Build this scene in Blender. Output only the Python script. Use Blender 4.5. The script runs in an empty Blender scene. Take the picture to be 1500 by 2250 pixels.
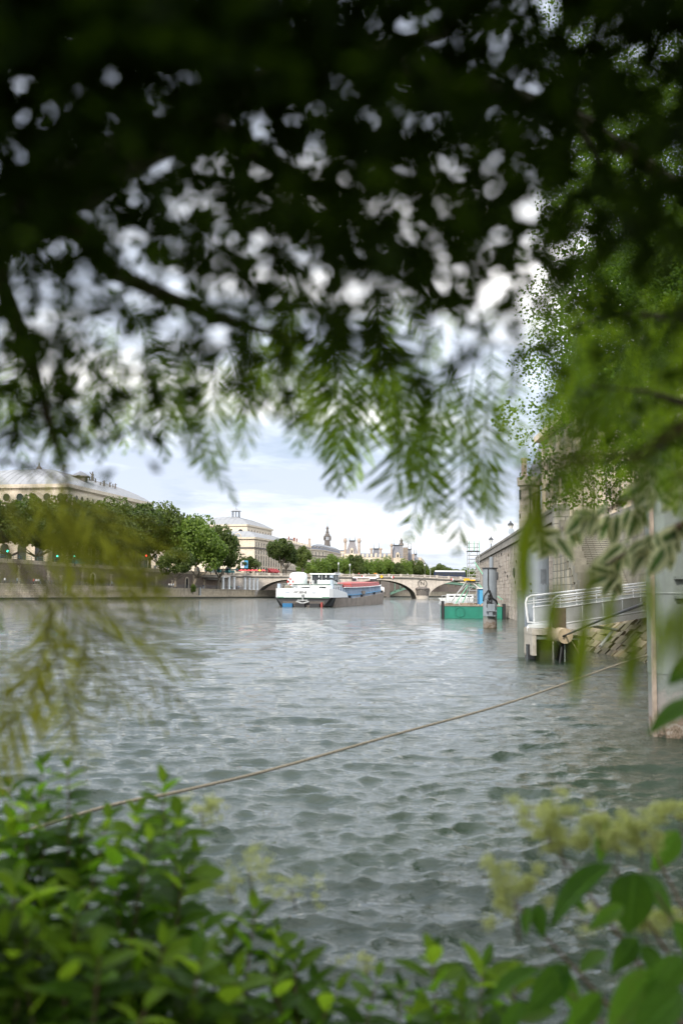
import bpy, bmesh, math, random
import numpy as np
from mathutils import Vector, Matrix, Euler
R = math.radians
SC = bpy.context.scene
COL = SC.collection
random.seed(7)
# ------------------------------------------------------------------ camera
CAM_Z = 2.6
PITCH, ROLL = 4.57, 0.40
cam_d = bpy.data.cameras.new('camera'); cam = bpy.data.objects.new('camera', cam_d); COL.objects.link(cam)
cam_d.sensor_fit = 'VERTICAL'; cam_d.sensor_height = 36.0; cam_d.lens = 35.2
cam_d.clip_start = 0.05; cam_d.clip_end = 6000
CM = Matrix.Rotation(R(90 + PITCH), 4, 'X') @ Matrix.Rotation(R(ROLL), 4, 'Z')
cam.matrix_world = Matrix.Translation((0, 0, CAM_Z)) @ CM
cam_d.dof.use_dof = True; cam_d.dof.focus_distance = 140; cam_d.dof.aperture_fstop = 1.7
SC.camera = cam
# ------------------------------------------------------------------ sky, sun, exposure
SUN_EL, SUN_AZ = 38.0, 203.0          # azimuth clockwise from +Y: behind the camera, to the left
SUN_STRENGTH, SUN_ANGLE = 2.5, 4.0
SKY_STRENGTH, CLOUD_STRENGTH = 0.07, 0.98
EXPOSURE = 0.70
world = bpy.data.worlds.new('World'); SC.world = world; world.use_nodes = True
wn = world.node_tree.nodes; wl = world.node_tree.links; wn.clear()
w_out = wn.new('ShaderNodeOutputWorld')
sky = wn.new('ShaderNodeTexSky'); sky.sky_type = 'NISHITA'; sky.sun_disc = False
sky.sun_elevation = R(SUN_EL); sky.sun_rotation = R(SUN_AZ); sky.air_density = 1.0; sky.dust_density = 1.5
bg1 = wn.new('ShaderNodeBackground'); bg1.inputs[1].default_value = SKY_STRENGTH
wl.new(sky.outputs[0], bg1.inputs[0])
tc = wn.new('ShaderNodeTexCoord'); sep = wn.new('ShaderNodeSeparateXYZ'); wl.new(tc.outputs['Generated'], sep.inputs[0])
def wmath(op, a, b=None, clamp=False):
    n = wn.new('ShaderNodeMath'); n.operation = op; n.use_clamp = clamp
    for i, v in enumerate((a, b)):
        if v is None: continue
        if isinstance(v, (int, float)): n.inputs[i].default_value = v
        else: wl.new(v, n.inputs[i])
    return n.outputs[0]
zz = wmath('ADD', wmath('MAXIMUM', sep.outputs[2], 0.0), 0.10)
cx_ = wmath('DIVIDE', sep.outputs[0], zz); cy_ = wmath('DIVIDE', sep.outputs[1], zz)
comb = wn.new('ShaderNodeCombineXYZ'); wl.new(cx_, comb.inputs[0]); wl.new(wmath('SUBTRACT', cy_, 0.9), comb.inputs[1]); comb.inputs[2].default_value = 14.2
def wnoise(scale, detail, rough, dist=0.0):
    n = wn.new('ShaderNodeTexNoise'); n.inputs['Scale'].default_value = scale; n.inputs['Detail'].default_value = detail
    n.inputs['Roughness'].default_value = rough; n.inputs['Distortion'].default_value = dist
    wl.new(comb.outputs[0], n.inputs['Vector']); return n.outputs[0]
def wramp(fac, stops):
    r = wn.new('ShaderNodeValToRGB'); e = r.color_ramp.elements
    while len(e) < len(stops): e.new(0.5)
    for k, (p, c) in enumerate(stops): e[k].position = p; e[k].color = (*c, 1)
    wl.new(fac, r.inputs[0]); return r.outputs[0]
n1 = wnoise(0.42, 7, 0.62, 0.3); n2 = wnoise(1.3, 6, 0.6, 0.2)
cloud_col = wramp(n1, [(0.41, (0.42, 0.48, 0.60)), (0.50, (0.62, 0.68, 0.78)), (0.56, (0.98, 0.99, 1.0)), (0.66, (1.7, 1.64, 1.56))])
bg2 = wn.new('ShaderNodeBackground'); wl.new(wmath('MULTIPLY', wmath('ADD', wmath('MULTIPLY', wmath('MAXIMUM', sep.outputs[2], 0.0), 0.9), 1.0), CLOUD_STRENGTH), bg2.inputs[1])
# toward the horizon the cloud layer thickens into bright white
hz = wmath('SUBTRACT', 1.0, wmath('DIVIDE', wmath('MAXIMUM', sep.outputs[2], 0.0), 0.15), True)
hmix = wn.new('ShaderNodeMix'); hmix.data_type = 'RGBA'; wl.new(wmath('MULTIPLY', hz, 0.35), hmix.inputs[0])
wl.new(cloud_col, hmix.inputs[6]); hmix.inputs[7].default_value = (0.80, 0.805, 0.81, 1)
wl.new(hmix.outputs[2], bg2.inputs[0])
cover = wramp(n2, [(0.30, (0.55,) * 3), (0.46, (1, 1, 1))])
cov = wmath('MAXIMUM', cover, hz)
wmix = wn.new('ShaderNodeMixShader'); wl.new(cov, wmix.inputs[0]); wl.new(bg1.outputs[0], wmix.inputs[1]); wl.new(bg2.outputs[0], wmix.inputs[2])
wl.new(wmix.outputs[0], w_out.inputs[0])
sun_d = bpy.data.lights.new('sun', 'SUN'); sun = bpy.data.objects.new('sun', sun_d); COL.objects.link(sun)
sun_d.energy = SUN_STRENGTH; sun_d.angle = R(SUN_ANGLE); sun_d.color = (1.0, 0.93, 0.83)
_sd = Vector((math.sin(R(SUN_AZ)) * math.cos(R(SUN_EL)), math.cos(R(SUN_AZ)) * math.cos(R(SUN_EL)), math.sin(R(SUN_EL))))
sun.rotation_euler = _sd.to_track_quat('Z', 'Y').to_euler(); sun.location = _sd * 50 + Vector((0, 0, 30))
SC.view_settings.view_transform = 'Standard'; SC.view_settings.look = 'None'
SC.view_settings.exposure = EXPOSURE; SC.view_settings.gamma = 1.0; SC.view_settings.use_curve_mapping = False
SC.render.engine = 'CYCLES'
SC.cycles.use_denoising = True
SC.cycles.max_bounces = 7; SC.cycles.diffuse_bounces = 3; SC.cycles.glossy_bounces = 3; SC.cycles.transmission_bounces = 4
SC.cycles.transparent_max_bounces = 6; SC.cycles.caustics_reflective = False; SC.cycles.caustics_refractive = False
SC.cycles.sample_clamp_indirect = 6

# ------------------------------------------------------------------ pixel of the photograph -> point at distance Y
def P(px, py, Y):
    d = CM.to_3x3() @ Vector(((px - 750) / 2200, (1125 - py) / 2200, -1))
    t = Y / d.y
    return Vector((d.x * t, Y, CAM_Z + d.z * t))
def PX(px, Y): return P(px, 1300, Y).x
def PZ(px, py, Y): return P(px, py, Y).z

# ------------------------------------------------------------------ mesh helpers
ROOT_LOC = {}
def props(o, label=None, cat=None, group=None, kind=None):
    if label: o['label'] = label
    if cat: o['category'] = cat
    if group: o['group'] = group
    if kind: o['kind'] = kind
    return o
def thing(name, label, cat, loc=(0, 0, 0), group=None, kind=None):
    o = bpy.data.objects.new(name, None); COL.objects.link(o); o.location = loc; o.empty_display_size = 0.2
    return props(o, label, cat, group, kind)
def root_of(o):
    while o.parent: o = o.parent
    return o
def link_mesh(name, me, parent=None, loc=None, rz=0.0, **kw):
    o = bpy.data.objects.new(name, me); COL.objects.link(o)
    if parent: o.parent = parent
    if loc is not None:
        off = root_of(parent).location if parent else Vector((0, 0, 0))
        o.location = Vector(loc) - off
        if parent and parent.parent: o.location = o.location - parent.location
    o.rotation_euler.z = rz
    return props(o, **kw)
class MB:
    def __init__(s): s.V = []; s.F = []; s.M = []
    def add(s, vs, fs, mi=0):
        b = len(s.V); s.V += [tuple(v) for v in vs]; s.F += [tuple(b + i for i in f) for f in fs]; s.M += [mi] * len(fs); return s
    def quad(s, a, b, c, d, mi=0): return s.add([a, b, c, d], [(0, 1, 2, 3)], mi)
    def hexa(s, p, mi=0):   # 8 corners: bottom 4 ccw, top 4 ccw
        return s.add(p, [(3, 2, 1, 0), (4, 5, 6, 7), (0, 1, 5, 4), (1, 2, 6, 5), (2, 3, 7, 6), (3, 0, 4, 7)], mi)
    def box(s, c, sz, rz=0.0, mi=0):
        x, y, z = c; a, b, h = sz[0] / 2, sz[1] / 2, sz[2] / 2; cs, sn = math.cos(rz), math.sin(rz)
        q = [(-a, -b), (a, -b), (a, b), (-a, b)]
        pts = [(x + i * cs - j * sn, y + i * sn + j * cs, z + k) for k in (-h, h) for i, j in q]
        return s.hexa(pts, mi)
    def box2(s, x0, x1, y0, y1, z0, z1, mi=0):
        return s.box(((x0 + x1) / 2, (y0 + y1) / 2, (z0 + z1) / 2), (x1 - x0, y1 - y0, z1 - z0), 0, mi)
    def bar(s, p, q, w, h=None, mi=0):
        p, q = Vector(p), Vector(q); h = h or w; d = (q - p)
        if d.length < 1e-6: return s
        d.normalize(); u = d.cross(Vector((0, 0, 1)))
        if u.length < 1e-3: u = Vector((1, 0, 0))
        u.normalize(); v = u.cross(d).normalized(); u *= w / 2; v *= h / 2
        c = [p - u - v, p + u - v, p + u + v, p - u + v, q - u - v, q + u - v, q + u + v, q - u + v]
        return s.hexa(c, mi)
    def prism(s, poly, z0, z1, mi=0, cap_mi=None):
        n = len(poly); a = [(x, y, z0) for x, y in poly]; b = [(x, y, z1) for x, y in poly]
        s.add(a + b, [(i, (i + 1) % n, n + (i + 1) % n, n + i) for i in range(n)], mi)
        s.add(b, [tuple(range(n))], mi if cap_mi is None else cap_mi); return s.add(a, [tuple(range(n - 1, -1, -1))], mi)
    def tube(s, path, r, n=6, mi=0, caps=True):
        path = [Vector(p) for p in path]; rs = r if isinstance(r, (list, tuple)) else [r] * len(path)
        b = len(s.V); ref = None
        for i, p in enumerate(path):
            d = (path[min(i + 1, len(path) - 1)] - path[max(i - 1, 0)]).normalized()
            if ref is None: ref = Vector((0, 0, 1)) if abs(d.z) < 0.9 else Vector((1, 0, 0))
            u = d.cross(ref).normalized(); v = u.cross(d).normalized(); ref = v
            for k in range(n):
                a = 2 * math.pi * k / n
                s.V.append(tuple(p + (u * math.cos(a) + v * math.sin(a)) * rs[i]))
        for i in range(len(path) - 1):
            for k in range(n):
                k2 = (k + 1) % n
                s.F.append((b + i * n + k, b + i * n + k2, b + (i + 1) * n + k2, b + (i + 1) * n + k)); s.M.append(mi)
        if caps:
            s.F.append(tuple(b + k for k in range(n - 1, -1, -1))); s.M.append(mi)
            e = b + (len(path) - 1) * n
            s.F.append(tuple(e + k for k in range(n))); s.M.append(mi)
        return s
    def lathe(s, prof, c=(0, 0, 0), n=16, mi=0, sx=1.0, sy=1.0):
        b = len(s.V)
        for r, z in prof:
            for k in range(n):
                a = 2 * math.pi * k / n
                s.V.append((c[0] + r * math.cos(a) * sx, c[1] + r * math.sin(a) * sy, c[2] + z))
        for i in range(len(prof) - 1):
            for k in range(n):
                k2 = (k + 1) % n
                s.F.append((b + i * n + k, b + i * n + k2, b + (i + 1) * n + k2, b + (i + 1) * n + k)); s.M.append(mi)
        e = b + (len(prof) - 1) * n
        s.F.append(tuple(e + k for k in range(n))); s.M.append(mi)
        s.F.append(tuple(b + k for k in range(n - 1, -1, -1))); s.M.append(mi)
        return s
    def mesh(s, name, mats, smooth=False, off=(0, 0, 0), uv=True):
        me = bpy.data.meshes.new(name)
        ox, oy, oz = off
        me.from_pydata([(x - ox, y - oy, z - oz) for x, y, z in s.V], [], s.F)
        for m in (mats if isinstance(mats, (list, tuple)) else [mats]): me.materials.append(m)
        if any(s.M): me.polygons.foreach_set('material_index', s.M)
        if smooth is True: me.polygons.foreach_set('use_smooth', [True] * len(s.F))
        elif smooth: me.polygons.foreach_set('use_smooth', [bool(len(f) == 4) for f in s.F])
        me.update()
        if smooth: me.set_sharp_from_angle(angle=R(38))
        if uv and len(s.F) < 60000:
            L = me.uv_layers.new(name='UVMap'); dat = L.data
            for p in me.polygons:
                nx, ny, nz = p.normal
                if abs(nz) > 0.85: f = lambda v: (v[0], v[1])
                else:
                    h = math.hypot(nx, ny); tx, ty = -ny / h, nx / h
                    f = lambda v: (v[0] * tx + v[1] * ty, v[2] + oz)
                for li in p.loop_indices: dat[li].uv = f(me.vertices[me.loops[li].vertex_index].co)
        return me
    def build(s, name, mats, parent=None, smooth=False, **kw):
        off = root_of(parent).location if parent else Vector((0, 0, 0))
        o = bpy.data.objects.new(name, s.mesh(name, mats, smooth, tuple(off))); COL.objects.link(o)
        if parent: o.parent = parent
        return props(o, **kw)
def copy_tree(o, parent=None):
    c = o.copy(); COL.objects.link(c); c.parent = parent
    for ch in list(o.children): copy_tree(ch, c)
    return c
def text_obj(name, txt, size, m, parent, loc, rot, depth=0.01, shear=0.0, sx=1.0):
    cu = bpy.data.curves.new(name, 'FONT'); cu.body = txt; cu.size = size; cu.extrude = depth; cu.shear = shear
    cu.align_x = 'CENTER'; cu.align_y = 'CENTER'
    tmp = bpy.data.objects.new('tmp', cu); COL.objects.link(tmp)
    bpy.context.view_layer.update()
    me = bpy.data.meshes.new_from_object(tmp.evaluated_get(bpy.context.evaluated_depsgraph_get()))
    bpy.data.objects.remove(tmp)
    me.materials.clear(); me.materials.append(m)
    o = bpy.data.objects.new(name, me); COL.objects.link(o); o.parent = parent
    o.location = loc; o.rotation_euler = rot; o.scale.x = sx
    return o
# ------------------------------------------------------------------ materials
def nodes(name):
    m = bpy.data.materials.new(name); m.use_nodes = True; nt = m.node_tree; nt.nodes.clear()
    o = nt.nodes.new('ShaderNodeOutputMaterial'); b = nt.nodes.new('ShaderNodeBsdfPrincipled')
    nt.links.new(b.outputs[0], o.inputs[0]); return m, nt, b, o
def nd(nt, t, **kw):
    n = nt.nodes.new(t)
    for k, v in kw.items():
        if k.startswith('i_'):
            key = k[2:].replace('_', ' ')
            n.inputs[int(key) if key.isdigit() else key].default_value = v
        else: setattr(n, k, v)
    return n
def ramp(nt, fac, stops):
    r = nt.nodes.new('ShaderNodeValToRGB'); e = r.color_ramp.elements
    while len(e) < len(stops): e.new(0.5)
    for k, (p, c) in enumerate(stops): e[k].position = p; e[k].color = (*c, 1) if len(c) == 3 else c
    nt.links.new(fac, r.inputs[0]); return r.outputs[0]
def mixc(nt, fac, a, b, mode='MIX'):
    n = nt.nodes.new('ShaderNodeMix'); n.data_type = 'RGBA'; n.blend_type = mode
    for i, v in ((0, fac), (6, a), (7, b)):
        if isinstance(v, (int, float)): n.inputs[i].default_value = v
        elif isinstance(v, tuple): n.inputs[i].default_value = (*v, 1) if len(v) == 3 else v
        else: nt.links.new(v, n.inputs[i])
    return n.outputs[2]
def plain(name, col, rough=0.6, metal=0.0, var=0.18, scale=1.5, bump=0.0, streak=0.0):
    """painted, metal or plaster surface with mottling and vertical streaks of dirt"""
    m, nt, b, o = nodes(name)
    t = nd(nt, 'ShaderNodeTexCoord')
    n = nd(nt, 'ShaderNodeTexNoise', i_Scale=scale, i_Detail=6.0, i_Roughness=0.65); nt.links.new(t.outputs['Object'], n.inputs['Vector'])
    d = tuple(c * (1 - var) for c in col); l = tuple(min(1, c * (1 + var * 0.7)) for c in col)
    c = ramp(nt, n.outputs[0], [(0.3, d), (0.7, l)])
    if streak:
        mp = nd(nt, 'ShaderNodeMapping'); mp.inputs['Scale'].default_value = (scale * 2.2, scale * 2.2, scale * 0.18); nt.links.new(t.outputs['Object'], mp.inputs[0])
        n2 = nd(nt, 'ShaderNodeTexNoise', i_Scale=1.0, i_Detail=5.0, i_Roughness=0.7); nt.links.new(mp.outputs[0], n2.inputs['Vector'])
        f = ramp(nt, n2.outputs[0], [(0.5, (0, 0, 0)), (0.72, (1, 1, 1))])
        mm = nd(nt, 'ShaderNodeMath', operation='MULTIPLY'); nt.links.new(f, mm.inputs[0]); mm.inputs[1].default_value = streak
        c = mixc(nt, mm.outputs[0], c, tuple(x * 0.35 + 0.01 for x in col))
    nt.links.new(c, b.inputs['Base Color']); b.inputs['Roughness'].default_value = rough; b.inputs['Metallic'].default_value = metal
    if bump:
        bp = nd(nt, 'ShaderNodeBump', i_Strength=bump, i_Distance=0.05); nt.links.new(n.outputs[0], bp.inputs['Height']); nt.links.new(bp.outputs[0], b.inputs['Normal'])
    return m
def stone(name, c1, c2, mortar, bw, bh, ms=0.02, stain=(0.08, 0.075, 0.06), stain_amt=0.5, rough=0.85, bump=0.5, moss=None, sscale=0.25):
    """coursed stone on the metre UV map: blocks, joints, soot and rain streaks"""
    m, nt, b, o = nodes(name)
    uv = nd(nt, 'ShaderNodeUVMap')
    br = nd(nt, 'ShaderNodeTexBrick', offset=0.5)
    br.inputs['Scale'].default_value = 1.0; br.inputs['Mortar Size'].default_value = ms; br.inputs['Mortar Smooth'].default_value = 0.3
    br.inputs['Brick Width'].default_value = bw; br.inputs['Row Height'].default_value = bh; br.inputs['Bias'].default_value = 0.0
    br.inputs['Color1'].default_value = (*c1, 1); br.inputs['Color2'].default_value = (*c2, 1); br.inputs['Mortar'].default_value = (*mortar, 1)
    nt.links.new(uv.outputs[0], br.inputs['Vector'])
    n = nd(nt, 'ShaderNodeTexNoise', i_Scale=0.9, i_Detail=8.0, i_Roughness=0.7); nt.links.new(uv.outputs[0], n.inputs['Vector'])
    c = mixc(nt, 0.55, br.outputs[0], ramp(nt, n.outputs[0], [(0.3, (0.55,) * 3), (0.7, (1.15,) * 3)]), 'MULTIPLY')
    mp = nd(nt, 'ShaderNodeMapping'); mp.inputs['Scale'].default_value = (1.0, 0.16, 1); nt.links.new(uv.outputs[0], mp.inputs[0])
    n2 = nd(nt, 'ShaderNodeTexNoise', i_Scale=sscale * 3, i_Detail=7.0, i_Roughness=0.72); nt.links.new(mp.outputs[0], n2.inputs['Vector'])
    f = ramp(nt, n2.outputs[0], [(0.45, (0, 0, 0)), (0.7, (1, 1, 1))])
    mm = nd(nt, 'ShaderNodeMath', operation='MULTIPLY'); nt.links.new(f, mm.inputs[0]); mm.inputs[1].default_value = stain_amt
    c = mixc(nt, mm.outputs[0], c, stain)
    if moss:
        n3 = nd(nt, 'ShaderNodeTexNoise', i_Scale=0.5, i_Detail=8.0, i_Roughness=0.75); nt.links.new(uv.outputs[0], n3.inputs['Vector'])
        c = mixc(nt, ramp(nt, n3.outputs[0], [(0.47, (0, 0, 0)), (0.6, (1, 1, 1))]), c, moss)
    nt.links.new(c, b.inputs['Base Color']); b.inputs['Roughness'].default_value = rough
    bp = nd(nt, 'ShaderNodeBump', i_Strength=bump, i_Distance=0.04)
    h = mixc(nt, 0.5, br.outputs['Fac'], n.outputs[0]); inv = nd(nt, 'ShaderNodeInvert'); nt.links.new(br.outputs['Fac'], inv.inputs['Color'])
    h = mixc(nt, 0.35, inv.outputs[0], n.outputs[0]); nt.links.new(h, bp.inputs['Height']); nt.links.new(bp.outputs[0], b.inputs['Normal'])
    return m
def leafmat(name, dark, light, transl=0.4, rough=0.45, tcol=None, per='island', spec=0.25, veins=False):
    m, nt, b, o = nodes(name)
    if per == 'island':
        r = nd(nt, 'ShaderNodeNewGeometry').outputs['Random Per Island']
    else: r = nd(nt, 'ShaderNodeObjectInfo').outputs['Random']
    t = nd(nt, 'ShaderNodeTexCoord'); n = nd(nt, 'ShaderNodeTexNoise', i_Scale=0.35 if per == 'island' else 9.0, i_Detail=3.0); nt.links.new(t.outputs['Object'], n.inputs['Vector'])
    a = nd(nt, 'ShaderNodeMath', operation='MULTIPLY_ADD'); nt.links.new(n.outputs[0], a.inputs[0]); a.inputs[1].default_value = 0.8
    s = nd(nt, 'ShaderNodeMath', operation='MULTIPLY_ADD'); nt.links.new(r, s.inputs[0]); s.inputs[1].default_value = 0.7; s.inputs[2].default_value = -0.25
    nt.links.new(s.outputs[0], a.inputs[2])
    c = ramp(nt, a.outputs[0], [(0.15, dark), (0.85, light)])
    vein = None
    if veins:
        uv = nd(nt, 'ShaderNodeUVMap'); sx = nd(nt, 'ShaderNodeSeparateXYZ'); nt.links.new(uv.outputs[0], sx.inputs[0])
        q = nd(nt, 'ShaderNodeMath', operation='SUBTRACT'); nt.links.new(sx.outputs[0], q.inputs[0]); q.inputs[1].default_value = .5
        qa = nd(nt, 'ShaderNodeMath', operation='ABSOLUTE'); nt.links.new(q.outputs[0], qa.inputs[0])
        mid = ramp(nt, qa.outputs[0], [(.015, (1, 1, 1)), (.05, (0, 0, 0))])
        sv = nd(nt, 'ShaderNodeMath', operation='MULTIPLY_ADD'); nt.links.new(qa.outputs[0], sv.inputs[0]); sv.inputs[1].default_value = -.55; nt.links.new(sx.outputs[1], sv.inputs[2])
        sm = nd(nt, 'ShaderNodeMath', operation='MULTIPLY'); nt.links.new(sv.outputs[0], sm.inputs[0]); sm.inputs[1].default_value = 9.0
        fr_ = nd(nt, 'ShaderNodeMath', operation='FRACT'); nt.links.new(sm.outputs[0], fr_.inputs[0])
        side = ramp(nt, fr_.outputs[0], [(.0, (.7, .7, .7)), (.16, (0, 0, 0)), (.9, (0, 0, 0)), (1.0, (.7, .7, .7))])
        vein = mixc(nt, 1.0, mid, side, 'LIGHTEN')
        c = mixc(nt, vein, c, tuple(min(1, x * 1.5 + .015) for x in light))
        n9 = nd(nt, 'ShaderNodeTexNoise', i_Scale=14.0, i_Detail=5.0, i_Roughness=.7); nt.links.new(t.outputs['Object'], n9.inputs['Vector'])
        oi9 = nd(nt, 'ShaderNodeObjectInfo'); w9 = nd(nt, 'ShaderNodeMath', operation='MULTIPLY_ADD'); nt.links.new(oi9.outputs['Random'], w9.inputs[0]); w9.inputs[1].default_value = .16; nt.links.new(n9.outputs[0], w9.inputs[2])
        c = mixc(nt, ramp(nt, w9.outputs[0], [(.70, (0, 0, 0)), (.78, (1, 1, 1))]), c, (.16, .10, .035))
        bpv = nd(nt, 'ShaderNodeBump', i_Strength=.5, i_Distance=.004); nt.links.new(vein, bpv.inputs['Height']); nt.links.new(bpv.outputs[0], b.inputs['Normal'])
    nt.links.new(c, b.inputs['Base Color']); b.inputs['Roughness'].default_value = rough; b.inputs['Specular IOR Level'].default_value = spec
    tr = nd(nt, 'ShaderNodeBsdfTranslucent'); mx = nd(nt, 'ShaderNodeMixShader'); mx.inputs[0].default_value = transl
    if tcol: nt.links.new(ramp(nt, a.outputs[0], [(0.15, tuple(x * .6 for x in tcol)), (0.85, tcol)]), tr.inputs[0])
    else: nt.links.new(c, tr.inputs[0])
    nt.links.new(b.outputs[0], mx.inputs[1]); nt.links.new(tr.outputs[0], mx.inputs[2]); nt.links.new(mx.outputs[0], o.inputs[0])
    return m
def emit(name, col, s):
    m, nt, b, o = nodes(name); b.inputs['Base Color'].default_value = (*col, 1); b.inputs['Emission Color'].default_value = (*col, 1); b.inputs['Emission Strength'].default_value = s; return m
M = {}
M['quay_stone'] = stone('quay_stone', (0.56, 0.47, 0.34), (0.46, 0.38, 0.27), (0.22, 0.18, 0.13), 1.4, 0.55, 0.03, stain_amt=0.55)
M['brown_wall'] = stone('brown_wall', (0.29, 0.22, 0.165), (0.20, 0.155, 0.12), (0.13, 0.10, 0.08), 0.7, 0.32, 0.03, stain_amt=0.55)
M['bridge_stone'] = stone('bridge_stone', (0.64, 0.57, 0.49), (0.56, 0.49, 0.42), (0.40, 0.35, 0.30), 1.3, 0.5, 0.02, stain_amt=0.35)
M['wall_stone'] = stone('wall_stone', (0.44, 0.38, 0.31), (0.30, 0.26, 0.21), (0.13, 0.11, 0.09), 1.1, 0.46, 0.03, stain_amt=0.4, bump=0.8)
M['parapet_stone'] = stone('parapet_stone', (0.27, 0.25, 0.22), (0.20, 0.185, 0.165), (0.09, 0.085, 0.075), 1.6, 0.52, 0.02, stain_amt=0.6)
M['stair_stone'] = stone('stair_stone', (0.36, 0.34, 0.28), (0.26, 0.25, 0.20), (0.10, 0.10, 0.08), 0.8, 0.45, 0.025, stain=(0.07, 0.075, 0.05), stain_amt=0.65, bump=0.7)
M['pale_stone'] = stone('pale_stone', (0.72, 0.62, 0.48), (0.67, 0.57, 0.44), (0.54, 0.45, 0.35), 1.5, 0.55, 0.015, stain=(0.25, 0.21, 0.16), stain_amt=0.25, bump=0.15)
M['cream_stone'] = stone('cream_stone', (0.78, 0.67, 0.52), (0.74, 0.63, 0.49), (0.6, 0.5, 0.39), 1.5, 0.6, 0.012, stain=(0.32, 0.27, 0.2), stain_amt=0.2, bump=0.1)
M['tower_stone'] = stone('tower_stone', (0.50, 0.44, 0.36), (0.42, 0.37, 0.30), (0.26, 0.23, 0.19), 0.9, 0.42, 0.02, stain_amt=0.4)
M['dark_stone'] = stone('dark_stone', (0.20, 0.17, 0.15), (0.15, 0.13, 0.115), (0.07, 0.065, 0.06), 0.8, 0.4, 0.03, stain_amt=0.5)
M['revetment'] = stone('revetment', (0.34, 0.28, 0.20), (0.22, 0.18, 0.13), (0.07, 0.06, 0.045), 0.8, 0.3, 0.05, stain_amt=0.5, bump=1.0, moss=(0.11, 0.115, 0.03))
M['zinc'] = plain('zinc', (0.25, 0.255, 0.265), 0.6, 0.0, 0.12, 0.4, streak=0.2)
M['slate'] = plain('slate', (0.17, 0.175, 0.20), 0.6, 0, 0.2, 1.2, streak=0.3)
M['pav_roof'] = plain('pav_roof', (0.21, 0.195, 0.20), 0.6, 0, 0.2, 1.0, streak=0.3)
M['glass_dark'] = plain('glass_dark', (0.035, 0.04, 0.045), 0.12, 0, 0.3, 0.3)
M['opening_dark'] = plain('opening_dark', (0.02, 0.018, 0.016), 0.9)
M['brick_red'] = plain('brick_red', (0.26, 0.12, 0.085), 0.8, 0, 0.3, 2)
M['awning_red'] = plain('awning_red', (0.55, 0.06, 0.06), 0.7, 0, 0.1, 2)
M['red'] = plain('red', (0.5, 0.035, 0.03), 0.5, 0, 0.1, 2)
M['white'] = plain('white', (0.78, 0.78, 0.76), 0.45, 0, 0.06, 1.0, streak=0.10)
M['boat_white'] = plain('boat_white', (0.80, 0.80, 0.79), 0.4, 0, 0.06, 0.6, streak=0.12)
M['yellow'] = plain('yellow', (0.75, 0.45, 0.02), 0.5, 0, 0.05, 2)
M['black'] = plain('black', (0.02, 0.02, 0.022), 0.6, 0, 0.2, 2)
M['iron_green'] = plain('iron_green', (0.12, 0.22, 0.16), 0.5, 0, 0.2, 0.5, streak=0.4)
M['dark_metal'] = plain('dark_metal', (0.05, 0.055, 0.06), 0.45, 0.3, 0.2, 2)
M['rail_metal'] = plain('rail_metal', (0.16, 0.17, 0.18), 0.5, 0.3, 0.15, 1)
M['asphalt'] = plain('asphalt', (0.06, 0.06, 0.062), 0.9, 0, 0.3, 0.8, bump=0.2)
M['paving'] = plain('paving', (0.24, 0.22, 0.19), 0.85, 0, 0.25, 0.6, bump=0.2)
M['soil'] = plain('soil', (0.045, 0.035, 0.025), 0.95, 0, 0.4, 4, bump=0.8)
M['bark'] = plain('bark', (0.10, 0.075, 0.05), 0.9, 0, 0.4, 6, bump=0.6)
M['pale_bark'] = plain('pale_bark', (0.20, 0.165, 0.12), 0.85, 0, 0.4, 2)
M['twig'] = plain('twig', (0.13, 0.075, 0.045), 0.7, 0, 0.3, 20)
M['crown_a'] = leafmat('crown_a', (0.035, 0.054, 0.012), (0.105, 0.135, 0.03), 0.35, tcol=(.12, .22, .03))
M['crown_b'] = leafmat('crown_b', (0.045, 0.065, 0.012), (0.12, 0.16, 0.035), 0.35, tcol=(.17, .24, .03))
M['crown_c'] = leafmat('crown_c', (0.06, 0.10, 0.014), (0.19, 0.26, 0.045), 0.4, tcol=(.2, .34, .04))
M['near_leaf'] = leafmat('near_leaf', (0.04, 0.09, 0.01), (0.10, 0.18, 0.02), 0.45, tcol=(.24, .40, .03))
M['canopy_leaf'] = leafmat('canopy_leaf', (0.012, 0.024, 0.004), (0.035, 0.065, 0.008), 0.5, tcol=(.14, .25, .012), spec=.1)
M['frond_dark'] = leafmat('frond_dark', (0.03, 0.06, 0.01), (0.07, 0.12, 0.018), 0.5, per='object', tcol=(.22, .36, .03))
M['frond_lime'] = leafmat('frond_lime', (0.10, 0.19, 0.012), (0.23, 0.33, 0.02), 0.6, per='object', tcol=(.36, .54, .025))
M['frond_brown'] = leafmat('frond_brown', (0.14, 0.14, 0.015), (0.27, 0.25, 0.03), 0.55, per='object', tcol=(.44, .46, .05))
M['shrub_leaf'] = leafmat('shrub_leaf', (0.010, 0.034, 0.003), (0.075, 0.165, 0.010), 0.48, per='object', rough=0.42, tcol=(.20, .42, .018), veins=True, spec=.16)
M['broad_leaf'] = leafmat('broad_leaf', (0.03, 0.10, 0.008), (0.08, 0.20, 0.015), 0.5, per='object', rough=0.4, tcol=(.22, .46, .025), veins=True, spec=.18)
M['panicle'] = leafmat('panicle', (0.52, 0.57, 0.20), (0.74, 0.75, 0.36), 0.5, tcol=(.78, .84, .32))
M['blade'] = leafmat('blade', (0.14, 0.23, 0.012), (0.24, 0.34, 0.02), 0.6, per='object', tcol=(.5, .64, .03))
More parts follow.
